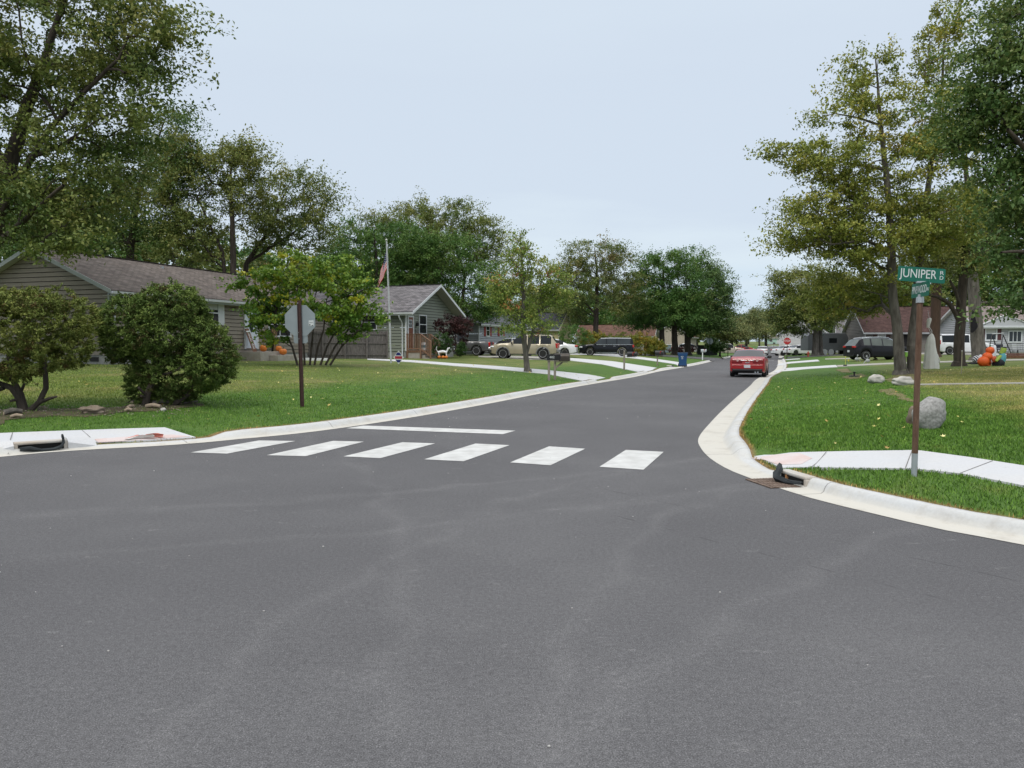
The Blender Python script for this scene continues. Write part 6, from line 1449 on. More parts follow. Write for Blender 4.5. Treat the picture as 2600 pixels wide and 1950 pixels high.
# stop sign at the left corner, seen from behind
p = gp(768, 1034); k = p.y / F_PX
st = thing('stop_sign', 'grey back of an octagonal stop sign on a dark red post at the left corner', 'sign', p, R(-4)); st.rotation_euler = (0, R(-1.0), R(-4))
top = (1034 - 763) * k
q = MB(); chan(q, 0, 0, -.3, top, .082, .03); q.build('post', DKPOST, st)
zc = (1034 - 814) * k; q = MB(); q.prism(octagon(.332 / math.cos(math.pi / 8)), (0, .012, zc), (1, 0, 0), (0, 0, 1), (0, 1, 0), .006); q.build('plate', ALU, st)
q = MB(); q.prism(octagon(.325 / math.cos(math.pi / 8)), (0, .0182, zc), (1, 0, 0), (0, 0, 1), (0, 1, 0), .001); q.build('face', SIGNRED, st)
zz = (1034 - 858) * k; w2 = .155; q = MB(); q.prism([(-w2, .05), (-w2, -.085), (-w2 + .03, -.115), (w2 - .03, -.115), (w2, -.085), (w2, .05)], (0, .020, zz), (1, 0, 0), (0, 0, 1), (0, 1, 0), .005); q.build('lower_plate', ALU, st)
q = MB(); q.box((.245, .009, zc - .06), (.105, .004, .115)); sk = q.build('sticker', SIGNWHITE, st)
q = MB(); q.box((.245, .0065, zc - .055), (.085, .003, .008)); q.box((.245, .0065, zc - .035), (.085, .003, .008)); q.box((.215, .0065, zc - .095), (.03, .003, .03)); q.box((.27, .0065, zc - .105), (.035, .003, .018)); q.build('print', mat('dark print', (.06, .07, .07), .6, var=.05), sk)
q = MB()
for z in (top - .06, zc - .26, zz - .02): q.ball((-.03, -.01, z), (.012, .012, .012), 8, 5)
q.build('bolt', CHROME, st)

# street name sign on the right
b = gp(2321, 1209); Yp = b.y
sg = thing('street_sign', 'rusty post with two green street name blades at the right corner', 'sign', b, 0)
tp = at(2336, 757, Yp) - b
q = MB(); q.tube([(0, 0, -.25), (tp.x * .25, 0, tp.z * .25), tp], .030, 12); q.build('post', RUST, sg, smooth=True)
q = MB(); q.tube([(0, 0, -.02), (tp.x * .13, 0, tp.z * .13)], .0306, 12); q.build('galvanised_foot', GALV, sg, smooth=True)
cap = MB(); d_ = tp.normalized(); cap.tube([tp - d_ * .05, tp + d_ * .012], [.040, .037], 12); cap.box(tp + d_ * .02, (.035, .03, .04)); cap.build('bracket', GALV, sg, bevel=.003)
# lower blade: PINEWOOD, turned almost edge on; upper blade: JUNIPER
def blade(u0, v0, u1, v1, hgt, yaw_len, name):
    pass
c2 = tp + d_ * .088
ex = Vector((-.153, -.985, .0)).normalized(); ez = Vector((.04, .0, 1)).normalized(); nn = ex.cross(ez).normalized()
hw_ = .29; q = MB()
def rrect(w_, h_, r_): return [(sx * (w_ - r_) + r_ * math.cos(t), sy * (h_ - r_) + r_ * math.sin(t)) for sx, sy, t0 in ((1, 1, 0), (-1, 1, math.pi / 2), (-1, -1, math.pi), (1, -1, 1.5 * math.pi)) for t in (t0, t0 + math.pi / 4, t0 + math.pi / 2)]
q.prism(rrect(hw_ * .5 + .0, .079, .015), c2 - nn * .0015, ex, ez, nn, .003) if False else q.prism(rrect(.25, .076, .015), c2 - nn * .0015, ex, ez, nn, .003); bl = q.build('name_blade', SIGNGREEN, sg)
toward = nn if nn.dot(b) < 0 else -nn
exx = ex if ex.cross(ez).dot(toward) > 0 else -ex
text('PINEWOOD', .115, SIGNWHITE, bl, plane_M(c2 + toward * .003 - exx * .025, exx, ez), width=.40, extrude=.0006)
text('DR', .045, SIGNWHITE, bl, plane_M(c2 + toward * .003 + exx * .212 - ez * .01, exx, ez), width=.045, extrude=.0006)
for dz_, sz_ in ((.078, (.10, .026, .020)), (-.074, (.045, .03, .03))): q = MB(); q.box(c2 + Vector((0, -.012, dz_)), sz_); q.build('clamp', GALV, sg, bevel=.003)
c3 = tp + d_ * .088 + Vector((.010, 0, .156))
ex = Vector((1, .0, -.045)).normalized(); a_ = R(8); ex = Vector((math.cos(a_), math.sin(a_), -.05)).normalized(); ez = Vector((.05, 0, 1)).normalized(); nn = ex.cross(ez).normalized()
c3 = c3 + ex * .0
q = MB(); q.prism(rrect(.272, .077, .016), c3 + nn * -.0015, ex, ez, nn, .003); bl = q.build('name_blade', SIGNGREEN, sg)
text('JUNIPER', .130, SIGNWHITE, bl, plane_M(c3 + nn * .003 - ex * .040 + ez * .004, ex, ez), width=.425, extrude=.0006)
for ch, dz in (('R', .026), ('D', -.026)): text(ch, .055, SIGNWHITE, bl, plane_M(c3 + nn * .003 + ex * .228 + ez * (dz + .005), ex, ez), width=.042, extrude=.0006)

# far stop signs
def stop_far(name, label, base, rz, zc, h_, back):
    s_ = thing(name, label, 'sign', base, rz); q = MB(); chan(q, 0, 0, -.2, h_, .08, .03); q.build('post', DKPOST if not back else mat('green post', (.03, .045, .035), .6, var=.1), s_)
    sd_ = 1 if back else -1
    q = MB(); q.prism(octagon(.39 / math.cos(math.pi / 8)), (0, .03 * sd_, zc), (1, 0, 0), (0, 0, 1), (0, 1, 0), .006); q.build('plate', ALU if back else SIGNWHITE, s_)
    if not back:
        q = MB(); q.prism(octagon(.365 / math.cos(math.pi / 8)), (0, -.034, zc), (1, 0, 0), (0, 0, 1), (0, 1, 0), .003); fc_ = q.build('face', SIGNRED, s_)
        text('STOP', .34, SIGNWHITE, fc_, plane_M((0, -.037, zc), (1, 0, 0), (0, 0, 1)), width=.62, extrude=.001)
    return s_
p = on(1998, 84.0); stop_far('stop_sign', 'red octagonal stop sign facing the camera on the far right corner', p, R(-16), (912 - 867) * 84 / F_PX, 2.35, False)
p = on(1802, 97.0); stop_far('stop_sign', 'pale back of a stop sign on the far left corner by the dark tree', p, R(-10), (903.5 - 865) * 97 / F_PX, 2.3, True)
# small green street name sign on a post beyond the maple
p = on(2083, 96.0); s_ = thing('street_sign', 'small green street name sign beside the street maple trunk', 'sign', p, 0); q = MB(); q.tube([(0, 0, -.2), (0, 0, 2.6)], .035, 8); q.build('post', GALV, s_)
q = MB(); q.box((0, -.05, 2.55), (.62, .02, .2)); q.build('name_blade', SIGNGREEN, s_); q = MB(); q.box((0, -.065, 2.55), (.5, .004, .07)); q.build('lettering_band', SIGNWHITE, s_)

# mailboxes
def mailbox(label, base, rz, m, post, h_=1.0, L=.5, wd=.2, hh=.22, group='mailboxes along the kerb', brace=False, finial=False, flag=True, boxdx=0, nums=None, dome=True):
    """the door faces +x (the street); box along x"""
    r_ = thing('mailbox', label, 'mailbox', base, rz, group)
    q = MB(); ph = h_ + (.22 if finial else 0); q.box((-.05 + boxdx * 0, 0, ph / 2 - .1), (.09, .09, ph + .2))
    if finial: q.lathe([(.03, ph), (.055, ph + .03), (.03, ph + .07), (.045, ph + .1), (.0, ph + .15)], 10, (-.05, 0, 0))
    q.build('post', post, r_, bevel=.006)
    if brace: q = MB(); q.bar((-.03, 0, h_ * .62), (.26, 0, h_ - .03), .05, .07); q.build('brace', post, r_)
    q = MB(); pr = [(-wd / 2, 0), (wd / 2, 0), (wd / 2, hh * .55)] + ([(wd / 2 * math.cos(t), hh * .55 + hh * .45 * math.sin(t)) for t in np.linspace(.2, math.pi - .2, 9)] if dome else [(wd / 2, hh), (-wd / 2, hh)]) + [(-wd / 2, hh * .55)]
    q.prism(pr, (-L * .45 + boxdx, 0, h_), (0, 1, 0), (0, 0, 1), (1, 0, 0), L); q.build('box', m, r_, smooth=True)
    q = MB(); q.prism([(a * 1.06, c * 1.04) for a, c in pr], (L * .55 + boxdx, 0, h_ - .005), (0, 1, 0), (0, 0, 1), (1, 0, 0), .02); dr = q.build('door', m, r_, smooth=True)
    q = MB(); q.box((L * .55 + .03 + boxdx, 0, h_ + hh * .8), (.03, .05, .02)); q.build('handle', CHROME, dr)
    q = MB(); q.box((boxdx, 0, h_ - .03), (L * .9, wd * .8, .03)); q.build('shelf', post, r_)
    if flag: q = MB(); q.box((.1 + boxdx, -wd / 2 - .012, h_ + hh * .6), (.03, .008, .2)); q.box((.15 + boxdx, -wd / 2 - .012, h_ + hh * .6 + .08), (.1, .008, .05)); q.build('flag', mat('flag red', (.3, .03, .03), .5, var=.1), r_)
    if nums: text(nums, .12, SIGNWHITE, r_, plane_M((boxdx - .02, -wd / 2 - .004, h_ + hh * .5), (1, 0, 0), (0, 0, 1)), name='number', width=.2, extrude=.002)
    return r_
MBK = mat('black mailbox metal', (.020, .020, .021), .4, .3, var=.2, scale=6); MBR = mat('dark brown mailbox metal', (.050, .042, .034), .45, .3, var=.15, scale=6)
rz_k = R(-19)
p = gp(1397, 967); mailbox('black square topped mailbox with a white number on a grey post', p, rz_k + R(10), MBK, WOOD_POST, h_=(967 - 914) * p.y / F_PX, L=.52, wd=.2, hh=.22, dome=False, flag=False, nums='402', boxdx=.1)
p = gp(1412, 964); mailbox('domed brown mailbox with a braced post right behind the black one', p, rz_k + R(10), MBR, WOOD_POST, h_=(964 - 917) * p.y / F_PX, L=.60, wd=.28, hh=.32, brace=True, flag=False, boxdx=.2)
p = gp(1587, 940); mailbox('black mailbox on a post with a carved finial by the second drive', p, rz_k, MBK, WOOD_POST, h_=(940 - 905) * p.y / F_PX, L=.52, wd=.24, hh=.26, finial=True, boxdx=.36)
p = gp(1671, 928); mailbox('black mailbox on a split post left of the blue bin', p, rz_k, MBK, WOOD_POST, h_=(928 - 902) * p.y / F_PX, L=.56, wd=.3, hh=.32, boxdx=.05)
p = gp(1785, 914.5); mailbox('silver mailbox on a white post right of the blue bin', p, rz_k, GALV, WHITE, h_=(914.5 - 893) * p.y / F_PX, L=.5, wd=.24, hh=.24, boxdx=.02)
p = on(1849, 103); mailbox('black mailbox in front of the beige pickup', p, rz_k, MBK, MBK, h_=1.0, L=.55, wd=.24, hh=.3)
p = on(1896, 130); mailbox('black mailbox beside the far white sedan', p, rz_k, MBK, MBK, h_=.95, L=.55, wd=.34, hh=.36)
p = on(1965, 300); mailbox('far brown mailbox on the lawn before the mint bungalow', p, 0, MBR, MBR, h_=1.2, L=.7, wd=.5, hh=.5)

# blue wheeled bin
p = gp(1733, 931.5); k = p.y / F_PX
BINB = mat('blue bin plastic', (.012, .060, .165), .5, var=.06, scale=3)
bn = thing('wheeled_bin', 'blue wheeled recycling bin with a white recycling mark on the left kerb', 'bin', p, R(-12))
q = MB(); w0, w1, hh = .255, .325, 1.0
def taper(z): f = z / hh; return w0 + (w1 - w0) * f
vs = []
for z in (.05, .10, hh * .80, hh * .82, hh):
    f = taper(z) + (.02 if z >= hh * .82 else 0); vs += [(-f, -f * 1.05, z), (f, -f * 1.05, z), (f, f * 1.05, z), (-f, f * 1.05, z)]
fs = [(0, 3, 2, 1), (16, 17, 18, 19)] + [(r_ * 4 + k_, r_ * 4 + (k_ + 1) % 4, r_ * 4 + 4 + (k_ + 1) % 4, r_ * 4 + 4 + k_) for r_ in range(4) for k_ in range(4)]
q.add(vs, fs); q.build('body', BINB, bn, bevel=.018)
q = MB(); q.box((0, 0, hh + .015), (.76, .76, .05)); q.box((0, .38, hh - .01), (.6, .06, .05)); q.build('lid', mat('bin lid blue', (.018, .070, .17), .5, var=.08), bn, bevel=.02)
for x in (-.29, .29): M = Matrix.Rotation(math.pi / 2, 3, 'Y'); q = MB(); q.lathe([(.0, -.03), (.12, -.03), (.13, 0), (.12, .03), (.0, .03)], 16, (x, .22, .13), M); q.build('wheel', RUBBER, bn, smooth=True)
q = MB(); q.box((0, -.29, .06), (.44, .03, .10)); q.build('base', BLACK, bn, bevel=.01)
q = MB(); fy_ = -(taper(.72) * 1.05) - .008
for k_ in range(3):                                       # three chasing arrows
    a0 = math.pi / 2 + k_ * 2 * math.pi / 3
    P = lambda r_, t: (r_ * math.cos(t), r_ * math.sin(t))
    q.prism([P(.085, a0 + .25), P(.085, a0 + 1.35), P(.110, a0 + 1.35), P(.07, a0 + 1.85), P(.03, a0 + 1.35), P(.055, a0 + 1.35), P(.055, a0 + .25)], (-.03, fy_, .74), (1, 0, 0), (0, 0, 1), (0, -1, 0), .004)
q.box((-.03, fy_, .60), (.13, .006, .025)); q.build('recycling_mark', SIGNWHITE, bn)

# flagpole and flag
b = gp(993, 922); Yf = b.y; tp = at(981, 612, Yf) - b
fp = thing('flagpole', 'thin white flagpole on the front lawn before the green house', 'flagpole', b)
q = MB(); q.tube([(0, 0, -.2), tp * .33, tp * .66, tp], [.045, .040, .032, .025], 10); q.build('pole', mat('pole enamel', (.50, .52, .53), .4, .2, var=.05), fp, smooth=True)
q = MB(); q.ball(tp + Vector((0, 0, .05)), .06, 12, 8); q.build('finial', mat('pole finial', (.5, .5, .46), .35, .5, var=.05), fp, smooth=True)
q = MB(); q.tube([tp + Vector((.045, -.02, -.05)), tp * .5 + Vector((.055, -.02, 0)), tp * .22 + Vector((.05, -.02, 0))], .006, 5); q.build('halyard', WHITE, fp)
top_ = at(982, 637, Yf); fl = thing('flag', 'limp American flag with red and white stripes hanging from the flagpole', 'flag', top_)
NA, NB = 26, 28; V = []
dirp = (tp * -1).normalized()
for a in range(NA + 1):
    for c in range(NB + 1):
        s_, t_ = a / NA, c / NB                           # down the hoist, out along the fly
        y_ = .055 * math.sin(9 * t_ + 1.5 * s_) * t_ ** .5 + .03 * math.sin(15 * t_ + 3 * s_)
        x_ = -t_ * (.34 + .20 * s_ + .06 * t_) - .02 * math.sin(12 * t_)
        z_ = -s_ * .90 - t_ * (1.40 - .16 * s_) - .03 * t_ * t_
        hp = dirp * (s_ * .9)
        V.append((hp.x + x_ - .03, hp.y + y_, z_))
q = MB(); q.v = V
for a in range(NA):
    for c in range(NB):
        i = a * (NB + 1) + c; q.f.append((i, i + 1, i + NB + 2, i + NB + 1))
        stripe = int(a / NA * 13); m_i = 0 if stripe % 2 == 0 else 1
        if a < NA * 7 / 13 and c < NB * .4: m_i = 2 if not (a % 3 == 1 and c % 2 == 1) else 1
        q.mi.append(m_i)
q.build('cloth', [mat('flag stripe red', (.50, .012, .03), .75, var=.06), mat('flag white', (.55, .53, .52), .75, var=.04), mat('flag blue', (.018, .026, .085), .75, var=.06)], fl, smooth=True, angle=180)
# yard sign: a diamond board on a wire leg
p = gp(1012, 925); k = p.y / F_PX
ys = thing('yard_sign', 'small diamond yard sign in red white and blue by the flagpole', 'sign', p, R(-24))
zc = (925 - 907.5) * k; q = MB(); dw, dh = .30, .335; dia = lambda s_: [(0, dh * s_), (dw * s_, 0), (0, -dh * s_), (-dw * s_, 0)]
q.prism(dia(1), (0, 0, zc), (1, 0, 0), (0, 0, 1), (0, 1, 0), .01); q.build('board', SIGNWHITE, ys)
q = MB()
for z0_, z1_ in ((.10, .24), (-.24, -.12)):
    f = lambda z: dw * (1 - abs(z) / dh) * .82; q.prism([(-f(z0_), z0_), (f(z0_), z0_), (f(z1_), z1_), (-f(z1_), z1_)], (0, -.003, zc), (1, 0, 0), (0, 0, 1), (0, 1, 0), .003)
q.build('blue_band', mat('sign blue', (.02, .03, .16), .5, var=.15, scale=25), ys)
q = MB(); q.prism([(-.22, -.07), (.22, -.07), (.20, .06), (-.20, .06)], (0, -.003, zc), (1, 0, 0), (0, 0, 1), (0, 1, 0), .003); q.build('red_band', mat('sign print red', (.36, .03, .05), .5, var=.15, scale=25), ys)
q = MB(); q.tube([(0, .012, -.1), (0, .012, zc)], .012, 6); q.build('stake', GALV, ys)

# storm drain inlets
HOOD = concrete('inlet hood concrete', (.46, .45, .42), (.36, .29, .22), .7); SOCK = mat('black filter fabric', (.014, .017, .019), .9, c2=(.035, .042, .045), scale=8, bump=.6, bscale=20)
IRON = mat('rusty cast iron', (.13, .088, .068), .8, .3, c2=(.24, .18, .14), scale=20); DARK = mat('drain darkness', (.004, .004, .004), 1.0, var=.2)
def inlet(label, base, rz, wd, grate):
    hz_ = .122 if grate else .15; hd_ = .125 if grate else .16
    r_ = thing('storm_drain', label, 'drain', base, rz)
    q = MB(); q.prism([(-wd/2 - .05, -.02), (wd/2 + .05, -.02), (wd/2 + .05, hz_ - .008), (-wd/2 - .05, hz_ - .008)], (0, .07, 0), (1, 0, 0), (0, 0, 1), (0, 1, 0), .07); q.bx((-wd/2 - .05, -.012, hz_ - .04), (wd/2 + .05, hd_, hz_)); q.bx((-wd/2 - .06, -.012, -.02), (-wd/2, hd_, hz_ - .03)); q.bx((wd/2, -.012, -.02), (wd/2 + .06, hd_, hz_ - .03)); q.build('hood', HOOD, r_, bevel=.015)
    for sgn in () if grate else (-1, 1):                  # sloping wings of the kerb
        x0 = sgn * (wd/2 + .055); x1 = sgn * (wd/2 + .45); q = MB()
        q.add([(x0, -.03, 0), (x0, .3, 0), (x0, .3, .165), (x0, .06, .165), (x0, -.03, .11), (x1, -.0, 0), (x1, .3, 0), (x1, .3, .118), (x1, .16, .105), (x1, -.0, .02)], [(0, 1, 2, 3, 4), (9, 8, 7, 6, 5), (0, 5, 6, 1), (1, 6, 7, 2), (2, 7, 8, 3), (3, 8, 9, 4), (4, 9, 5, 0)]); q.build('kerb_wing', CONC_NEW, r_, smooth=True)
    q = MB(); q.bx((-wd/2, -.004, .0), (wd/2, .02, hz_ - .035)); q.build('slot_darkness', DARK, r_)  # solid near-black box, coloured as the shade inside the slot
    if grate:
        q = MB(); g0_ = -.40
        q.bx((-wd/2 - .1, g0_, .004), (wd/2, g0_ + .03, .014)); q.bx((-wd/2 - .1, -.09, .004), (wd/2, -.06, .014))
        for k_ in range(9): y = g0_ + .035 + k_ * .038; q.bar((-wd/2 - .1, y, .009), (wd/2, y, .009), .017, .01)
        for k_ in range(5): x = -wd/2 - .08 + k_ * (wd + .06) / 4; q.bx((x - .012, g0_, .005), (x + .012, -.06, .0135))
        gr = q.build('grate', IRON, r_); q = MB(); q.bx((-wd/2 - .09, g0_ + .01, .0025), (wd/2 - .01, -.07, .0038)); q.build('shaft_darkness', DARK, gr)  # near-black plate painted as the shade below the grate bars
    return r_
# right: local +y points to the lawn
a, c = gp(2036, 1221), gp(2088, 1248); 
pa, pb = g0(2050, 1226, .03), g0(2085, 1248, .03); i_ = int(np.argmin(np.hypot(AR[:, 0] - pa.x, AR[:, 1] - pa.y)))
nrm = Vector((*NR[i_], 0)); cen = Vector((*AR[i_], 0)) + nrm * (WG_R[i_] + .03)
rzr = math.atan2(-nrm.x, nrm.y)
inl = inlet('right corner storm drain with an iron grate and an open hood', Vector((cen.x, cen.y, 0)), rzr, .46, True)
sock = thing('filter_sock', 'torn black filter fabric folded into the right storm drain', 'fabric', Vector((cen.x, cen.y, 0)), rzr)
q = MB(); q.tube([(.24, -.045, .045), (.05, -.10, .04), (-.10, -.13, .05), (-.14, -.11, .10), (-.20, -.05, .14), (-.25, -.01, .185)], [.015, .028, .04, .042, .036, .010], 8)
for i in range(len(q.v)): x, y, z = q.v[i]; q.v[i] = (x + random.uniform(-.012, .012), y + random.uniform(-.012, .012), max(.004, z + random.uniform(-.012, .012)))
q.build('fabric', SOCK, sock, smooth=True, angle=60)
q = MB()
for k_ in range(7): q.box((random.uniform(-.12, .05), .03 + random.uniform(-.03, .03), .02 + random.uniform(0, .05)), (.07, .05, .004), Matrix.Rotation(random.uniform(0, 3), 3, (random.random(), random.random(), random.random())))
tag(q.build('leaf_litter', mat('dry leaf', (.30, .15, .06), .8, var=.3)), kind='stuff'); bpy.data.objects['leaf_litter'].parent = sock
# left
i_ = int(np.argmin(np.hypot(AL[:, 0] - g0(108, 1148).x, AL[:, 1] - g0(108, 1148).y))); nrm = Vector((*NL[i_], 0)); cen = Vector((*AL[i_], 0)) + nrm * (WG_L[i_] + .03); rzl = math.atan2(-nrm.x, nrm.y)
inlet('left corner storm drain with a pale concrete hood and open slot', Vector((cen.x, cen.y, 0)), rzl, .58, False)
sock = thing('filter_sock', 'black filter fabric lying in the slot of the left storm drain', 'fabric', Vector((cen.x, cen.y, 0)), rzl)
q = MB(); q.tube([(-.27, -.02, .06), (-.15, -.05, .055), (.0, -.06, .03), (.15, -.06, .025), (.24, -.05, .05), (.285, -.04, .11), (.275, -.03, .19), (.27, -.03, .235)], [.026, .03, .022, .016, .022, .022, .016, .006], 8)
for i in range(len(q.v)): x, y, z = q.v[i]; q.v[i] = (x + random.uniform(-.01, .01), y + random.uniform(-.01, .01), max(.004, z + random.uniform(-.01, .01)))
q.build('fabric', SOCK, sock, smooth=True, angle=60)
for u, v, lb in ((1705, 932, 'small dark storm drain slot in the kerb left of the blue bin'), (1815, 908.5, 'small dark storm drain slot on the corner beyond the blue bin')):
    p = g0(u, v, .05); r_ = thing('storm_drain', lb, 'drain', (p.x, p.y, 0), R(70)); q = MB(); q.bx((-.4, -.02, .0), (.4, .3, .17)); q.build('hood', HOOD, r_, bevel=.02); q = MB(); q.tube([(-.25, -.04, .06), (0, -.08, .10), (.2, -.04, .05)], [.05, .09, .05], 8); q.build('fabric', SOCK, r_)
# warning pavers: reddish tactile strips at the two ramps, torn sheet on the left one
TACT = concrete('worn reddish paver', (.56, .50, .49), (.52, .36, .32), 0.75)
drape('tactile_paving', pg([(240, 1119), (330, 1112), (440, 1107), (482, 1112), (380, 1120), (250, 1127)]), .027, TACT, res=.25, thick=.01)
drape('tactile_paving', pg([(1905, 1158.5), (2030, 1155), (2062, 1168), (2035, 1183), (1975, 1184), (1940, 1172)]), .027, TACT, res=.25, thick=.01)
p = gp(355, 1117); tr = thing('plastic_sheet', 'crumpled red and white plastic sheet on the left pavement ramp', 'debris', p, R(25))
for nm, m_, pts in (('red_film', mat('red film', (.50, .17, .13), .5, var=.15), [(-.2, .02), (-.05, .12), (.05, .08)]), ('red_film', MATS['red film'], [(.1, .04), (.24, .06), (.34, -.06)]), ('white_film', mat('white film', (.58, .55, .52), .5, var=.1), [(-.18, -.06), (0, .0), (.2, -.07)])):
    q = MB(); q.tube([(x, y, .05 + .03 * math.sin(7 * x)) for x, y in pts], [.02, .055, .02], 7)
    for i in range(len(q.v)): x, y, z = q.v[i]; q.v[i] = (x + random.uniform(-.03, .03), y + random.uniform(-.03, .03), max(.03, z * .8 + random.uniform(-.02, .02)))
    q.build(nm, m_, tr)

# rocks
GRAN = mat('grey granite', (.20, .195, .185), .9, c2=(.37, .365, .35), scale=26, detail=9, bump=.8, bscale=14)
PALE = mat('pale stone', (.36, .345, .31), .9, c2=(.52, .50, .46), scale=6, detail=8, bump=.7, bscale=8); BRST = mat('brown stone', (.15, .115, .085), .9, c2=(.24, .195, .15), scale=7, detail=8, bump=.6, bscale=10)
def rock(label, u, v, wpx, hpx, m_, seed, name='boulder', d=.8, noise=.35, tilt=0):
    p = gp(u, v); k = p.y / F_PX; q = MB(); M = Matrix.Rotation(R(tilt), 3, 'Y'); q.ball((0, 0, hpx * k * .44), (wpx * k / 2, wpx * k / 2 * d, hpx * k * .56), 26, 18, noise, seed, M)
    o = q.build(name, m_, smooth=True, angle=70); o.location = p; tag(o, label, name, 'garden rocks'); return o
bo = rock('large grey granite boulder beside the street sign post', 2359, 1088, 84, 90, GRAN, 5, d=.75, tilt=10, noise=.18)
S_ = max(v.co.x for v in bo.data.vertices)
for v in bo.data.vertices:                                # broken flat on the right, sloping down to the left
    for nx, nz, dd in ((1, .05, .74), (-.66, .75, .62), (.35, .94, .92), (-.95, -.2, .86), (.8, -.6, .86)):
        e_ = v.co.x * nx + (v.co.z - S_ * .85) * nz - S_ * dd
        if e_ > 0: v.co.x -= nx * e_ * .85; v.co.z -= nz * e_ * .85
rock('small brown stone tucked against the left of the large boulder', 2321, 1078, 34, 50, BRST, 9, name='rock')
rock('pale rounded rock left of the double stemmed maple', 2224, 973, 40, 22, PALE, 3)
rock('long cream rock at the foot of the double stemmed maple', 2294, 978, 54, 22, PALE, 14, d=.5)
rock('low brown stone in the earth bed between the two arborvitae', 235, 1050, 62, 20, BRST, 21, d=.6)
rock('small pale stone in the bed under the large arborvitae', 415, 1044, 14, 9, PALE, 23, name='rock')
# cut branches under the shrubs
for i, (u, v, du, dv, dy, r_, lb) in enumerate([(388, 1028, 44, -3, .05, .045, 'cut log lying crosswise under the large arborvitae'), (372, 1036, 36, -8, -.05, .04, 'second cut log lower in the pile under the large arborvitae'), (335, 1026, 24, -6, .2, .035, 'short cut log left of the pile under the large arborvitae'), (322, 1040, 18, -8, .1, .03, 'thin broken branch at the left of the log pile'), (460, 1028, 42, -8, .2, .022, 'thin branch lying right of the log pile'), (318, 1046, 18, -6, .0, .03, 'pale barkless stick before the log pile'), (10, 1055, 46, -3, .1, .05, 'thick branch lying under the left arborvitae'), (28, 1062, 30, -12, 0, .03, 'twisted root piece under the left arborvitae')]):
    p = gp(u, v); q_ = on(u + du, p.y + dy * 2); q_.z += abs(dv) / ppm(p.y) * .3
    c = thing('cut_branch', lb, 'branch', p, 0, 'cut branches under the shrubs'); q = MB(); d = q_ - p; q.tube([(0, 0, r_), d * .5 + Vector((0, 0, r_ * 1.4 + .01)), d + Vector((0, 0, r_))], [r_, r_ * 1.05, r_ * .85], 9); q.build('wood', BARK if i % 2 == 0 else mat('pale cut wood', (.22, .17, .12), .9, c2=(.33, .27, .20), scale=8), c, smooth=True)
    q = MB(); nn_ = d.normalized(); q.tube([Vector((0, 0, r_)) - nn_ * .004, Vector((0, 0, r_)) + nn_ * .002], r_ * .9, 9); q.build('cut_end', mat('cut end wood', (.36, .29, .20), .9, var=.1), c)

# pumpkins, welcome board and corn stalks on the tan house porch
PUMP = mat('pumpkin skin', (.50, .135, .018), .5, c2=(.60, .19, .028), scale=3); STEM = mat('pumpkin stem', (.10, .09, .03), .8, var=.2)
def pumpkin(label, u, v, wpx, hpx, z=None):
    yo = -1.5 if z else -.85; o = h1.Mi @ Vector((0, 0, CAM_Z)); d = h1.Mi.to_3x3() @ Vector(ray(u, v)); Lp = o + d * ((yo - o.y) / d.y)
    Lp.z = zp - .17 if z else zp; p = h1.M @ Lp; k = p.y / F_PX
    r_ = thing('pumpkin', label, 'pumpkin', p, random.uniform(0, 3), 'porch pumpkins'); rr, hh = wpx * k / 2, hpx * k; q = MB(); nseg = 40; pr = []
    for t in np.linspace(-math.pi / 2, math.pi / 2, 15): pr.append((max(.005, rr * math.cos(t) ** .75 - .12 * rr * (math.sin(t) ** 8)), hh / 2 + hh / 2 * math.sin(t) * (1 - .12 * max(0, math.sin(t)) ** 6)))
    q.lathe(pr, nseg, wob=lambda t, z: 1 - .06 * abs(math.sin(t * 5)) ** 6 * 0 - .05 * (1 - abs(math.sin(t * 5))) ** 2); q.build('shell', PUMP, r_, smooth=True, angle=80)
    q = MB(); q.tube([(0, 0, hh * .93), (.01, 0, hh * 1.08), (.05, 0, hh * 1.2)], [.035, .024, .03], 7); q.build('stem', STEM, r_, smooth=True)
pumpkin('tall stemmed pumpkin alone on the left of the porch step', 669, 898, 18, 18)
pumpkin('smaller pumpkin at the back of the right pair on the porch', 708, 896, 16, 15)
pumpkin('front pumpkin of the right pair on the lower step', 719, 907.5, 19, 16.5, True)
PLANK = mat('welcome board wood', (.13, .062, .036), .7, c2=(.19, .10, .06), scale=6, stretch=(4, 4, .6))
a = h1.hit(614, 884, 'front'); top_ = h1.hit(621, 831, 'front')
wb = thing('welcome_board', 'tall brown board lettered WELCOME leaning on the tan house wall by the door', 'sign', h1.M @ Vector((h1.hit(624, 884, 'front').x, -.55, zp)), yaw1)
hgt = top_.z - zp; lean = math.atan2(.42, hgt); Mx = Matrix.Rotation(-lean, 4, 'X') @ Matrix.Rotation(R(-5), 4, 'Y')
q = MB(); q.box((0, 0, hgt / 2), (.30, .03, hgt)); bdp = q.build('board', PLANK, wb, bevel=.004); bdp.matrix_local = Mx
q = MB(); q.box((0, -.017, hgt * .875), (.28, .006, .07)); q.build('white_band', SIGNWHITE, bdp)
for i, ch in enumerate('WELCOME'): text(ch, .17, SIGNWHITE, bdp, plane_M((0, -.017, hgt * (.80 - i * .105)), (1, 0, 0), (0, 0, 1)), width=.13, extrude=.003)
p = h1.M @ Vector((h1.hit(684, 890, 'front').x, -.35, zp)); cs = thing('corn_stalks', 'bundle of dry corn stalks standing by the porch wall', 'corn stalks', p, 0)
q = MB(); q2 = MB()
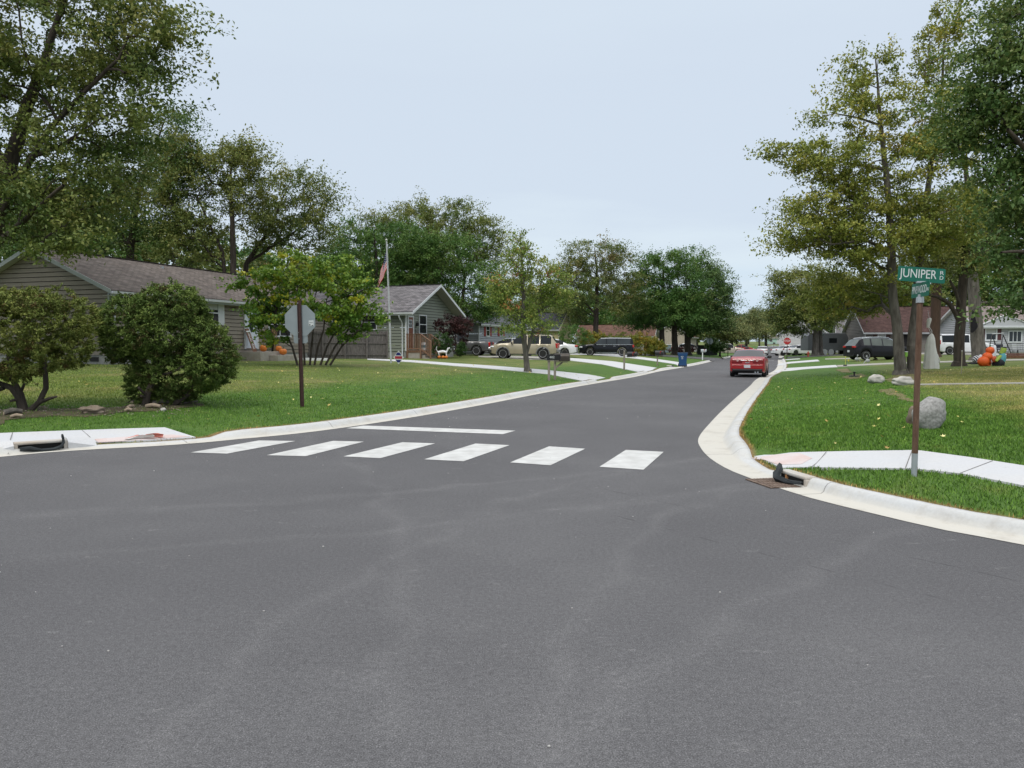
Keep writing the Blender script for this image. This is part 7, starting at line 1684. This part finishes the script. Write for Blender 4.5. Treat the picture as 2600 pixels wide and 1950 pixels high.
for k_ in range(9):
    a = random.uniform(0, 6.28); x, y = .09 * math.cos(a), .09 * math.sin(a); q.tube([(x * .8, y * .8, -.2), (x * .5, y * .5, .55), (x * 1.6, y * 1.6, 1.25)], [.02, .018, .008], 6)
    for j in range(3): z = random.uniform(.4, 1.2); b_ = random.uniform(0, 6.28); d = Vector((math.cos(b_), math.sin(b_), 0)); o = Vector((x, y, z)); s_ = Vector((-d.y, d.x, 0)) * .025; q2.add([o - s_, o + s_, o + d * .18 + s_ + Vector((0, 0, .05)), o + d * .3 - Vector((0, 0, .12)), o + d * .18 - s_ + Vector((0, 0, .05))], [(0, 1, 2, 3, 4)])
q.build('stalk', mat('dry corn stalk', (.24, .15, .07), .85, c2=(.36, .25, .13), scale=7), cs, smooth=True); q2.build('leaf', mat('dry corn leaf', (.30, .19, .08), .85, var=.25), cs)
q = MB(); q.box((-.12, .0, .28), (.10, .14, .95)); q.build('dark_plank', mat('charred plank', (.02, .016, .013), .8, var=.3), cs)
# white edging boards along the flower bed
for i, (u0, u1, v, lb) in enumerate([(732, 790, 912.5, 'white painted edging board left of the redbud stems'), (790, 832, 911.5, 'white painted edging board right of the redbud stems')]):
    a, c = on(u0, 40.5), on(u1, 40.9); e_ = thing('edging_board', lb, 'edging', a, 0, 'white edging boards'); q = MB(); d = c - a; q.bar((0, 0, .06), d + Vector((0, 0, .06)), .10, .14); q.build('board', WHITE, e_, bevel=.01); 
    for f_ in (.05, .95): q = MB(); q.box(d * f_, (.06, .06, .2)); q.build('peg', WHITE, e_)
# porch ornaments of the green house
p = h2.M @ Vector((L2 + 2.15, yd + .9, -.40)); p.z = H(p.x, p.y); or_ = thing('skeleton_dog', 'white and orange Halloween figures at the foot of the wooden steps', 'decoration', p, 0)
q = MB(); q.tube([(-.30, 0, .42), (0, 0, .46), (.28, 0, .42)], [.07, .10, .07], 10); q.tube([(.25, 0, .44), (.36, 0, .66), (.46, 0, .70)], [.05, .06, .04], 8)
for x in (-.25, .22): q.tube([(x, -.07, .4), (x + .03, -.07, .2), (x, -.07, 0)], [.035, .025, .03], 7); q.tube([(x, .07, .4), (x + .03, .07, .2), (x, .07, 0)], [.035, .025, .03], 7)
q.tube([(-.3, 0, .44), (-.42, 0, .62), (-.36, 0, .82)], [.025, .02, .015], 6); q.build('body', WHITE, or_, smooth=True)
q = MB()
for x, y in ((-.2, -.2), (.05, -.26), (.25, -.2)): q.ball((x, y, .11), (.11, .11, .10), 12, 8)
q.build('gourds', PUMP, or_, smooth=True)
p = h2.M @ Vector((L2 + 1.0, yd + .5, .50)); jar = thing('cooler_jug', 'white jug with a blue band on the wooden porch steps', 'jug', p, 0)
q = MB(); q.lathe([(.0, 0), (.15, 0), (.16, .05), (.16, .42), (.12, .5), (.0, .5)], 16); q.build('jug', WHITE, jar, smooth=True); q = MB(); q.lathe([(.1625, .17), (.1625, .34)], 16); q.build('band', mat('teal band', (.03, .20, .28), .5, var=.1), jar, smooth=True)
p = gp(1122, 909); fm = thing('flamingo_ornament', 'pale flamingo lawn ornament on thin legs by the box shrub', 'ornament', p, 0)
q = MB(); q.ball((-.05, 0, .40), (.20, .08, .09), 14, 9); q.tube([(.10, 0, .42), (.2, 0, .40), (.25, 0, .47), (.3, 0, .57), (.36, 0, .55)], [.05, .03, .024, .03, .012], 8); q.build('body', mat('pale pink plastic', (.55, .47, .42), .5, var=.05), fm, smooth=True); q = MB(); q.tube([(-.03, .02, -.1), (-.03, .02, .36)], .008, 5); q.tube([(-.06, -.02, -.1), (-.06, -.02, .36)], .008, 5); q.build('leg', GALV, fm)

# right side: hydrant, stakes, ornaments, sprinkler
p = gp(2052, 906); hy = thing('fire_hydrant', 'small orange red fire hydrant on the verge before the street maple', 'hydrant', p, 0); k = p.y / F_PX; hs = 15.0 * k / .8
q = MB(); q.lathe([(.0, 0), (.17, 0), (.17, .05), (.11, .06), (.11, .50), (.15, .51), (.15, .55), (.12, .62), (.05, .70), (.04, .76), (.0, .76)], 14); q.build('barrel', mat('hydrant red', (.30, .055, .025), .6, var=.1), hy, smooth=True)
for sgn in (-1, 1): q = MB(); M = Matrix.Rotation(sgn * math.pi / 2, 3, 'Y'); q.lathe([(.0, 0), (.06, 0), (.06, .08), (.075, .08), (.075, .12), (.0, .12)], 10, (sgn * .1, 0, .42), M); q.build('nozzle', MATS['hydrant red'], hy, smooth=True)
hy.scale = (min(hs, 1),) * 3
p = gp(2146, 930); sk = thing('utility_stake', 'yellow fibreglass stake with a dark foot beside the right path', 'stake', p, 0); q = MB(); q.tube([(0, 0, -.1), (.02, 0, (930 - 904) * p.y / F_PX)], .018, 6); q.build('stake', mat('yellow stake', (.42, .44, .09), .5, var=.1), sk); q = MB(); q.lathe([(.0, 0), (.12, 0), (.10, .09), (.0, .10)], 12); q.build('foot', BLACK, sk, smooth=True)
p = gp(2152, 926); sk = thing('marker_flag', 'tiny yellow marker flag right of the utility stake', 'marker flag', p, 0); q = MB(); q.tube([(0, 0, -.05), (0, 0, .36)], .006, 5); q.build('wire', GALV, sk); q = MB(); q.prism([(0, 0), (.10, -.03), (.09, -.16), (0, -.13)], (0, 0, .36), (1, 0, 0), (0, 0, 1), (0, 1, 0), .003); q.build('flag', mat('yellow flag', (.50, .45, .05), .6, var=.1), sk)
PEWT = mat('pale pewter metal', (.36, .38, .37), .5, .3, var=.1)
for u, v, lb, s_ in ((2176, 919, 'pale metal garden ornament with a leaf shape nearest the utility stake', 1), (2202, 924, 'pale metal garden ornament near the rusty shrub', -1)):
    p = gp(u, v); o_ = thing('garden_ornament', lb, 'ornament', p, 0, 'pale garden ornaments'); q = MB(); q.tube([(0, 0, -.05), (.02 * s_, 0, .15), (0, 0, .42)], .012, 6); q.build('stem', PEWT, o_); q = MB(); q.ball((-.03 * s_, 0, .20), (.14, .05, .12), 10, 8); q.tube([(0, 0, .40), (.06 * s_, 0, .48), (.02 * s_, 0, .55)], [.03, .045, .01], 7); q.tube([(.12 * s_, 0, .20), (.2 * s_, 0, .08), (.24 * s_, 0, .0)], [.02, .03, .01], 6); q.build('leaf', PEWT, o_, smooth=True)
p = gp(2169, 957); sp_ = thing('lawn_sprinkler', 'dark sprinkler on a flat base standing on a bare patch', 'sprinkler', p, R(10)); q = MB(); q.bar((-.22, 0, .03), (.22, 0, .03), .05, .04); q.bar((0, -.18, .03), (0, .18, .03), .05, .04); q.build('base', mat('slate blue plastic', (.03, .04, .055), .5, var=.1), sp_); q = MB(); q.lathe([(.03, .04), (.03, .16), (.05, .17), (.05, .2), (.02, .21), (.0, .21)], 10); q.build('head', BLACK, sp_, smooth=True)
p = gp(2441, 949); sk = thing('thin_stake', 'tall thin wooden stake before the slim dark maple', 'stake', p, 0); q = MB(); q.box((0, 0, .4), (.025, .025, .95)); q.build('stick', mat('pale lath', (.40, .36, .25), .8, var=.1), sk, bevel=.003); q = MB(); q.box((0, 0, .85), (.028, .028, .03)); q.build('tip', WHITE, sk)
# lime cup hung in the fork of the maple
p = at(2301, 899, MY - .15); lc = thing('lime_lantern', 'lime green lantern hung in the fork of the double maple', 'lantern', p, 0); q = MB(); q.lathe([(.0, -.10), (.05, -.10), (.062, .0), (.06, .08), (.0, .08)], 14); q.build('cup', mat('lime plastic', (.20, .42, .06), .5, var=.08), lc, smooth=True); q = MB(); q.lathe([(.0, .08), (.065, .08), (.065, .105), (.0, .105)], 14); q.build('lid', WHITE, lc, smooth=True)
# hanging ghost of white cloth
Yg = 31.5; CLOTH = mat('thin white cloth', (.58, .58, .54), .9, var=.06, scale=5)
p = at(2358, 860, Yg); gh = thing('hanging_ghost', 'white cloth ghost hanging on a cord behind the street sign post', 'decoration', p, 0); k = Yg / F_PX
P = lambda u, v: at(u, v, Yg) - p
def cloth_tube(ring_px, n=28, folds=9, amp=.10):
    q = MB(); vs = []; fs = []
    for (u, v, hw_) in ring_px:
        c = P(u, v)
        for j in range(n):
            t = 2 * math.pi * j / n; f = 1 + amp * math.sin(folds * t + u) * min(1, hw_ / 12); vs.append(c + Vector((math.cos(t) * hw_ * k * f, math.sin(t) * hw_ * k * .75 * f, .012 * math.sin(3 * t) * (hw_ / 20))))
    for i in range(len(ring_px) - 1):
        for j in range(n): fs.append((i * n + j, i * n + (j + 1) % n, (i + 1) * n + (j + 1) % n, (i + 1) * n + j))
    q.add(vs, fs); return q
cloth_tube([(2366, 847, 2), (2365, 852, 6), (2364, 859, 9), (2363, 880, 12), (2364, 905, 15.5), (2365, 925, 18), (2365, 936, 18.5)]).build('gown', CLOTH, gh, smooth=True, angle=180)
cloth_tube([(2361, 807, 2), (2360, 809, 5), (2359, 814, 5.5), (2357, 825, 4.2), (2356, 832, 3.5)], folds=5).build('head', CLOTH, gh, smooth=True, angle=180)
q = MB(); q.tube([P(2356, 788), P(2359, 807)], .006, 5); q.tube([P(2357, 830), P(2361, 841), P(2365, 848)], .009, 5); q.tube([P(2358, 828), P(2366, 840), P(2366, 848)], .009, 5); q.build('cord', WHITE, gh)
q = MB(); q.tube([P(2378, 900), P(2384, 915), P(2386, 922)], [.05, .05, .01], 8); q.build('sleeve', CLOTH, gh, smooth=True)
# black drape tied to the thick trunk
Yd = on(2487, 46).y - .55; p = at(2472, 790, Yd); bdp = thing('black_drape', 'black cloth drape hanging on the thick grey maple trunk', 'decoration', p, 0); k = Yd / F_PX
P = lambda u, v: at(u, v, Yd) - p
q = MB(); rows = [(2470, 788, 2), (2471, 800, 4), (2472, 815, 7), (2474, 828, 9.5), (2473, 834, 8), (2469, 842, 4.5), (2468, 845, 2)]; vs = []; fs = []; n = 14
for (u, v, hw_) in rows:
    for j in range(n): t = 2 * math.pi * j / n; vs.append(P(u, v) + Vector((math.cos(t) * hw_ * k, math.sin(t) * hw_ * k * .35 * (1 + .3 * math.sin(5 * t)), 0)))
for i in range(len(rows) - 1):
    for j in range(n): fs.append((i * n + j, i * n + (j + 1) % n, (i + 1) * n + (j + 1) % n, (i + 1) * n + j))
q.add(vs, fs); q.build('cloth', mat('black cloth', (.010, .009, .011), .95, var=.3), bdp, smooth=True); q = MB(); q.tube([P(2470, 786), P(2476, 786)], .02, 6); q.build('tie', BLACK, bdp)

# inflatables
Yi = gp(2495, 930).y; k = Yi / F_PX
ORG = mat('orange inflatable fabric', (.62, .095, .012), .55, var=.05, scale=2); INW = mat('white inflatable fabric', (.62, .63, .66), .55, var=.04); INB = mat('black inflatable fabric', (.010, .011, .016), .55, var=.2)
def at_i(u, v, dy=0): return at(u, v, Yi + dy)
b = on(2494, Yi); pi_ = thing('inflatable_pumpkins', 'leaning stack of orange inflatable pumpkins on the right lawn', 'inflatable', b, 0)
for u, v, r_, dy in ((2497, 918, 14, 0), (2507, 906, 12.5, .1), (2514, 890, 10.5, .15), (2507, 920, 10, .3)):
    q = MB(); c = at_i(u, v, dy) - b; q.ball(c, (r_ * k, r_ * k * .9, r_ * k * .93), 30, 16)
    for i in range(len(q.v)):
        x, y, z = q.v[i]; t = math.atan2(y - c.y, x - c.x); f = 1 - .035 * (1 - abs(math.sin(4 * t))) ** 3; q.v[i] = (c.x + (x - c.x) * f, c.y + (y - c.y) * f, z)
    q.build('pumpkin', ORG, pi_, smooth=True, angle=80)
q = MB(); q.lathe([(.0, 0), (.04, 0), (.03, .08), (.0, .09)], 8, at_i(2514, 880, .15) - b); q.build('stem', mat('green fabric', (.05, .12, .03), .6, var=.1), pi_)
q = MB(); q.box(at_i(2500, 927) - b, (22 * k, .3, .03)); q.build('base', ORG, pi_, bevel=.01)
b = on(2522, Yi + .55); gi = thing('inflatable_ghost', 'tall white inflatable ghost behind the pumpkin stack', 'inflatable', b, 0)
q = MB(); c = lambda u, v: at_i(u, v, .55) - b; q.tube([c(2516, 925), c(2518, 912), c(2523, 895), c(2525, 884), c(2525.5, 878), c(2525.5, 876)], [8 * k, 8 * k, 6 * k, 4.6 * k, 3.2 * k, .6 * k], 18); q.build('body', INW, gi, smooth=True); q = MB(); q.tube([c(2512, 908), c(2507, 912)], [3 * k, 2 * k], 8); q.build('arm', INW, gi, smooth=True)
b = on(2482, Yi + .6); ii = thing('inflatable_creature', 'black and white striped inflatable with a white head and flat tail', 'inflatable', b, 0)
q = MB(); c = at_i(2480, 912, .6) - b; nst = 13; M = Matrix.Rotation(R(-28), 3, 'Y')
for s_ in range(nst):
    q.cur = s_ % 2; t0, t1 = math.pi * s_ / nst, math.pi * (s_ + 1) / nst; vs = []; 
    for t in (t0, t1):
        for j in range(18): a = 2 * math.pi * j / 18; vs.append(c + M @ Vector((-11 * k * math.cos(t), 10 * k * math.sin(t) * math.cos(a), 9.5 * k * math.sin(t) * math.sin(a))))
    q.add(vs, [(j, (j + 1) % 18, 18 + (j + 1) % 18, 18 + j) for j in range(18)])
q.build('body', [INB, INW], ii, smooth=True)
q = MB(); q.ball(at_i(2490, 908, .5) - b, (6 * k, 6 * k, 8 * k), 14, 10); q.tube([at_i(2488, 912, .3) - b, at_i(2482, 921, .1) - b], [4 * k, 2.5 * k], 8); q.build('head', INW, ii, smooth=True)
q = MB(); q.tube([at_i(2474, 921, .3) - b, at_i(2462, 922, .2) - b, at_i(2452, 924, .1) - b], [.05, .035, .008], 8); q.tube([at_i(2482, 922, .1) - b, at_i(2470, 923, .0) - b, at_i(2464, 924, 0) - b], [.05, .04, .01], 8); q.build('tail', INB, ii, smooth=True)
b = on(2538, Yi - .1); fi = thing('inflatable_figure', 'green and teal inflatable figure with a black base on the right lawn', 'inflatable', b, 0); c = lambda u, v, dy=-.1: at_i(u, v, dy) - b
q = MB(); q.tube([c(2534, 930), c(2534, 926), c(2536, 920), c(2540, 915)], [12 * k, 13.5 * k, 14 * k, 12 * k], 20); q.build('base', INB, fi, smooth=True)
q = MB(); q.tube([c(2540, 919), c(2544, 911), c(2545, 903), c(2544, 897)], [9 * k, 9.5 * k, 8.5 * k, 6 * k], 18); q.build('body', mat('teal inflatable fabric', (.075, .27, .31), .55, var=.06), fi, smooth=True)
GRN = mat('green inflatable fabric', (.235, .33, .045), .55, var=.06); q = MB(); q.tube([c(2541, 899), c(2546, 893), c(2549, 886), c(2550, 883)], [5 * k, 6.5 * k, 7 * k, 6 * k], 16); q.build('head', GRN, fi, smooth=True); q = MB(); q.tube([c(2540, 904, -.4), c(2534, 911, -.5), c(2529, 917, -.5)], [3.8 * k, 4.2 * k, 3 * k], 12); q.build('arm', GRN, fi, smooth=True)
q = MB(); q.lathe([(.0, 0), (7.5 * k, 0), (7 * k, 2.5 * k), (.0, 3 * k)], 16, c(2551, 883)); q.build('cap', INB, fi, smooth=True); q = MB(); q.ball(c(2525, 912, -.2), (6 * k, 5 * k, 8 * k), 14, 10); q.build('pumpkin', mat('dull orange fabric', (.45, .085, .03), .6, var=.08), fi, smooth=True)

# garden swing, chairs and brick planter by the lap sided house
Ys = 58.0; b = on(2540, Ys); k = Ys / F_PX; sw = thing('garden_swing', 'black A framed garden swing seat before the lap sided house', 'swing', b, 0); c = lambda u, v, dy=0: at(u, v, Ys + dy) - b
q = MB()
for ut, ub0, ub1 in ((2519, 2509, 2535), (2547, 2538, 2567)): q.tube([c(ub0, 897, -.5), c(ut, 850)], .035, 8); q.tube([c(ub1, 897, .5), c(ut, 850)], .035, 8)
q.tube([c(2519, 849), c(2547, 847)], .03, 8); q.build('frame', BLACK, sw, smooth=True)
q = MB(); q.tube([c(2519, 848), c(2548, 846)], .022, 6); q.build('top_rail', WHITE, sw)
q = MB(); q.bx(c(2526, 888, -.2), c(2545, 885, .25)); q.bx(c(2526, 884, .22), c(2545, 874, .3)); q.bar(c(2527, 884), c(2521, 852), .015, .015); q.bar(c(2544, 884), c(2546, 852), .015, .015); q.build('seat', mat('dark blue slats', (.02, .022, .035), .6, var=.2), sw)
for i, (u, dy, lb) in enumerate(((2572, .3, 'black wire garden chair right of the garden swing'), (2592, .5, 'black lounger frame at the right edge by the brick planter'))):
    b = on(u, Ys); ch = thing('garden_chair', lb, 'chair', b, R(20 - 50 * i), 'black garden chairs')
    q = MB(); q.box((0, 0, .44), (.5, .5, .03)); q.build('seat', BLACK, ch, bevel=.01); q = MB()
    for x in (-.22, -.11, 0, .11, .22): q.tube([(x, .24, .44), (x * 1.1, .34, .95)], .012, 5)
    q.tube([(-.26, .34, .95), (.26, .34, .95)], .018, 6); q.build('backrest', BLACK, ch)
    for x in (-.22, .22):
        for y in (-.22, .22): q = MB(); q.tube([(x, y, .44), (x * 1.15, y * 1.2, 0)], .016, 6); q.build('leg', BLACK, ch)
BRK = mat('red brick edging', (.17, .055, .038), .9, c2=(.25, .10, .07), scale=9)
a, c_ = on(2551, 50.0), on(2640, 48.5); d = c_ - a; pl = thing('brick_planter', 'low red brick planter wall at the right edge of the lawn', 'planter', a, math.atan2(d.y, d.x)); L_ = d.length
q = MB()
for row in range(4):
    for i in range(int(L_ / .22)): q.box((.11 + i * .22 + (.11 if row % 2 else 0), 0, .04 + row * .075), (.21, .10, .066))
q.build('wall', BRK, pl); q = MB(); q.box((L_ / 2, .01, .325), (L_ + .1, .16, .04)); q.build('cap', BRK, pl)
# odds and ends further off: bins by the pale house, shed boxes, chain fence by the far stop sign
for i, (u, lb) in enumerate(((2114, 'dark bin at the left by the pale house'), (2135, 'dark bin at the right by the pale house'))):
    p = on(u, 99); bb = thing('wheeled_bin', lb, 'bin', p, 0, 'dark bins by the pale house'); q = MB(); q.lathe([(.0, 0), (.34, 0), (.46, 1.0), (.0, 1.0)], 4, M=Matrix.Rotation(R(45), 3, 'Z')); q.build('body', BLACK, bb, bevel=.02); q = MB(); q.box((0, 0, 1.04), (.72, .74, .08)); q.build('lid', mat('dark green lid', (.012, .03, .022), .5, var=.1), bb, bevel=.02)
p = on(1796, 104); sh = thing('shed_box', 'dark slatted storage box behind the far stop sign', 'shed', p, R(-12)); q = MB(); q.bx((-1.3, -.6, 0), (1.3, .6, 1.3)); q.build('body', mat('dark slate boards', (.02, .024, .028), .7, var=.2), sh, bevel=.02); q = MB(); q.bx((-1.4, -.7, 1.302), (1.4, .7, 1.38)); q.build('lid', BLACK, sh, bevel=.02)
p = on(1693, 108); sh = thing('storage_box', 'pale blue storage box between the trunks of the green trees', 'box', p, R(-12)); q = MB(); q.bx((-.6, -.4, 0), (.6, .4, 1.1)); q.build('body', mat('pale blue plastic', (.22, .30, .34), .5, var=.06), sh, bevel=.03); q = MB(); q.bx((-.66, -.46, 1.102), (.66, .46, 1.2)); q.build('lid', WHITE, sh, bevel=.02)
ca, cb_ = on(1757, 106), on(1782, 104); d = cb_ - ca; cf = thing('wire_fence', 'low dark wire fence left of the dark slatted box', 'fence', ca, math.atan2(d.y, d.x)); q = MB()
for i in range(3): q.tube([(d.length * i / 2, 0, -.1), (d.length * i / 2, 0, 1.2)], .04, 6)
q.build('post', BLACK, cf); q = MB(); q.bar((0, 0, 1.15), (d.length, 0, 1.15), .03, .03)
for i in range(14): x = d.length * i / 13; q.bar((x, 0, .05), (x, 0, 1.15), .012, .012)
q.build('wire', BLACK, cf)
p = on(1738, 104); rb = tree('red_shrub', 'low dark red shrub at the foot of the dark street tree', p, [[((0, 0, 0), .03), ((0, 0, .4), .02)]], [(0, 0, .5, 1.2, .8, .5), (-1.0, .2, .4, .8, .7, .4)], 40, 50, .2, LF_PURPLE, bark=BARK_DK, seed=131, rad=.4, tint=(.7, .2), group='garden shrubs', cat='shrub', flare=False)

# grass blades, fallen leaves, pebbles
blades('grass', (2.5, 14.5, 5.5, 17.5), KR, 1500, .040, .006, fout=5)
blades('grass', (3.5, 9, 2.5, 5.5), KR, 1100, .040, .006)
blades('grass', (3.5, 24, 11.5, 36), KR, 430, .034, .009, fin=6, fout=12)
blades('grass', (-16, 1.5, 11.5, 24), KL, 620, .038, .008, fout=7)
blades('grass', (-20, 7, 17, 38), KL, 160, .032, .012, fin=6, fout=12)
def litter(name, n, reg, m_, size, label):
    P = np.column_stack([rng.uniform(reg[0], reg[1], n), rng.uniform(reg[2], reg[3], n)]); P = P[np.abs(P[:, 0]) < .72 * P[:, 1] + 1]; d = edge_d(P); P, d = P[d > .15], d[d > .15]; n = len(P); z = Hn(P, d) + .045
    a = rng.uniform(0, 6.28, n); t = rng.normal(size=(n, 3)) * .35; s_ = size * rng.uniform(.6, 1.3, n); u = np.column_stack([np.cos(a), np.sin(a), t[:, 0]]) * s_[:, None]; v = np.column_stack([-np.sin(a), np.cos(a), t[:, 1]]) * s_[:, None] * .7; c = np.column_stack([P, z])
    star = [(1, 0), (.35, .3), (.3, 1), (-.15, .35), (-1, .5), (-.45, -.05), (-.7, -.9), (0, -.4), (.5, -.9), (.4, -.3)]
    V = np.stack([c + u * x * .5 + v * y * .5 + np.array([0, 0, .012 * (x * x + y * y)]) for x, y in star], 1).reshape(-1, 3)
    o = npmesh(name, V, np.arange(n * len(star)).reshape(-1, len(star)), m_, {'tint': ('FACE', rng.random(n))}); tag(o, label, 'leaves', kind='stuff')
FALLEN = leaf_mat('fallen leaves', [(.20, .12, .04), (.36, .28, .09), (.48, .40, .20), (.30, .20, .06)], trans=.1)
litter('fallen_leaves', 230, (3, 24, 8, 34), FALLEN, .075, 'yellow fallen leaves scattered on the right lawn')
litter('fallen_leaves', 420, (-20, 10, 12, 42), FALLEN, .085, 'yellow fallen leaves scattered on the left lawn')
q = MB()
for i in range(150):
    x = random.uniform(-7, 9); y = random.uniform(2.6, 24); r_ = random.choice((.003, .004, .004, .006)) * (1 + y / 22)
    if edge_d([(x, y)])[0] > -.5 or abs(x) > .7 * y: continue
    q.ball((x, y, r_ * .5), (r_, r_ * .8, r_ * .6), 6, 4, .3, i)
tag(q.build('road_grit', mat('pale grit', (.42, .41, .39), .9, var=.3, scale=3)), 'pale stone chips lying on the asphalt', 'grit', kind='stuff')
r_ = np.random.default_rng(5); q = MB()
for i in range(220):
    u, v = random.uniform(-20, 480), random.uniform(1030, 1058) ; p = gp(u, v); s_ = random.uniform(.008, .022); q.ball(p + Vector((0, 0, .01)), (s_, s_ * .8, s_ * .6), 6, 4, .3, i)
tag(q.build('bed_gravel', mat('pale bed gravel', (.20, .17, .13), .9, c2=(.34, .30, .25), scale=20)), 'pale gravel and chips along the earth bed', 'gravel', kind='stuff')
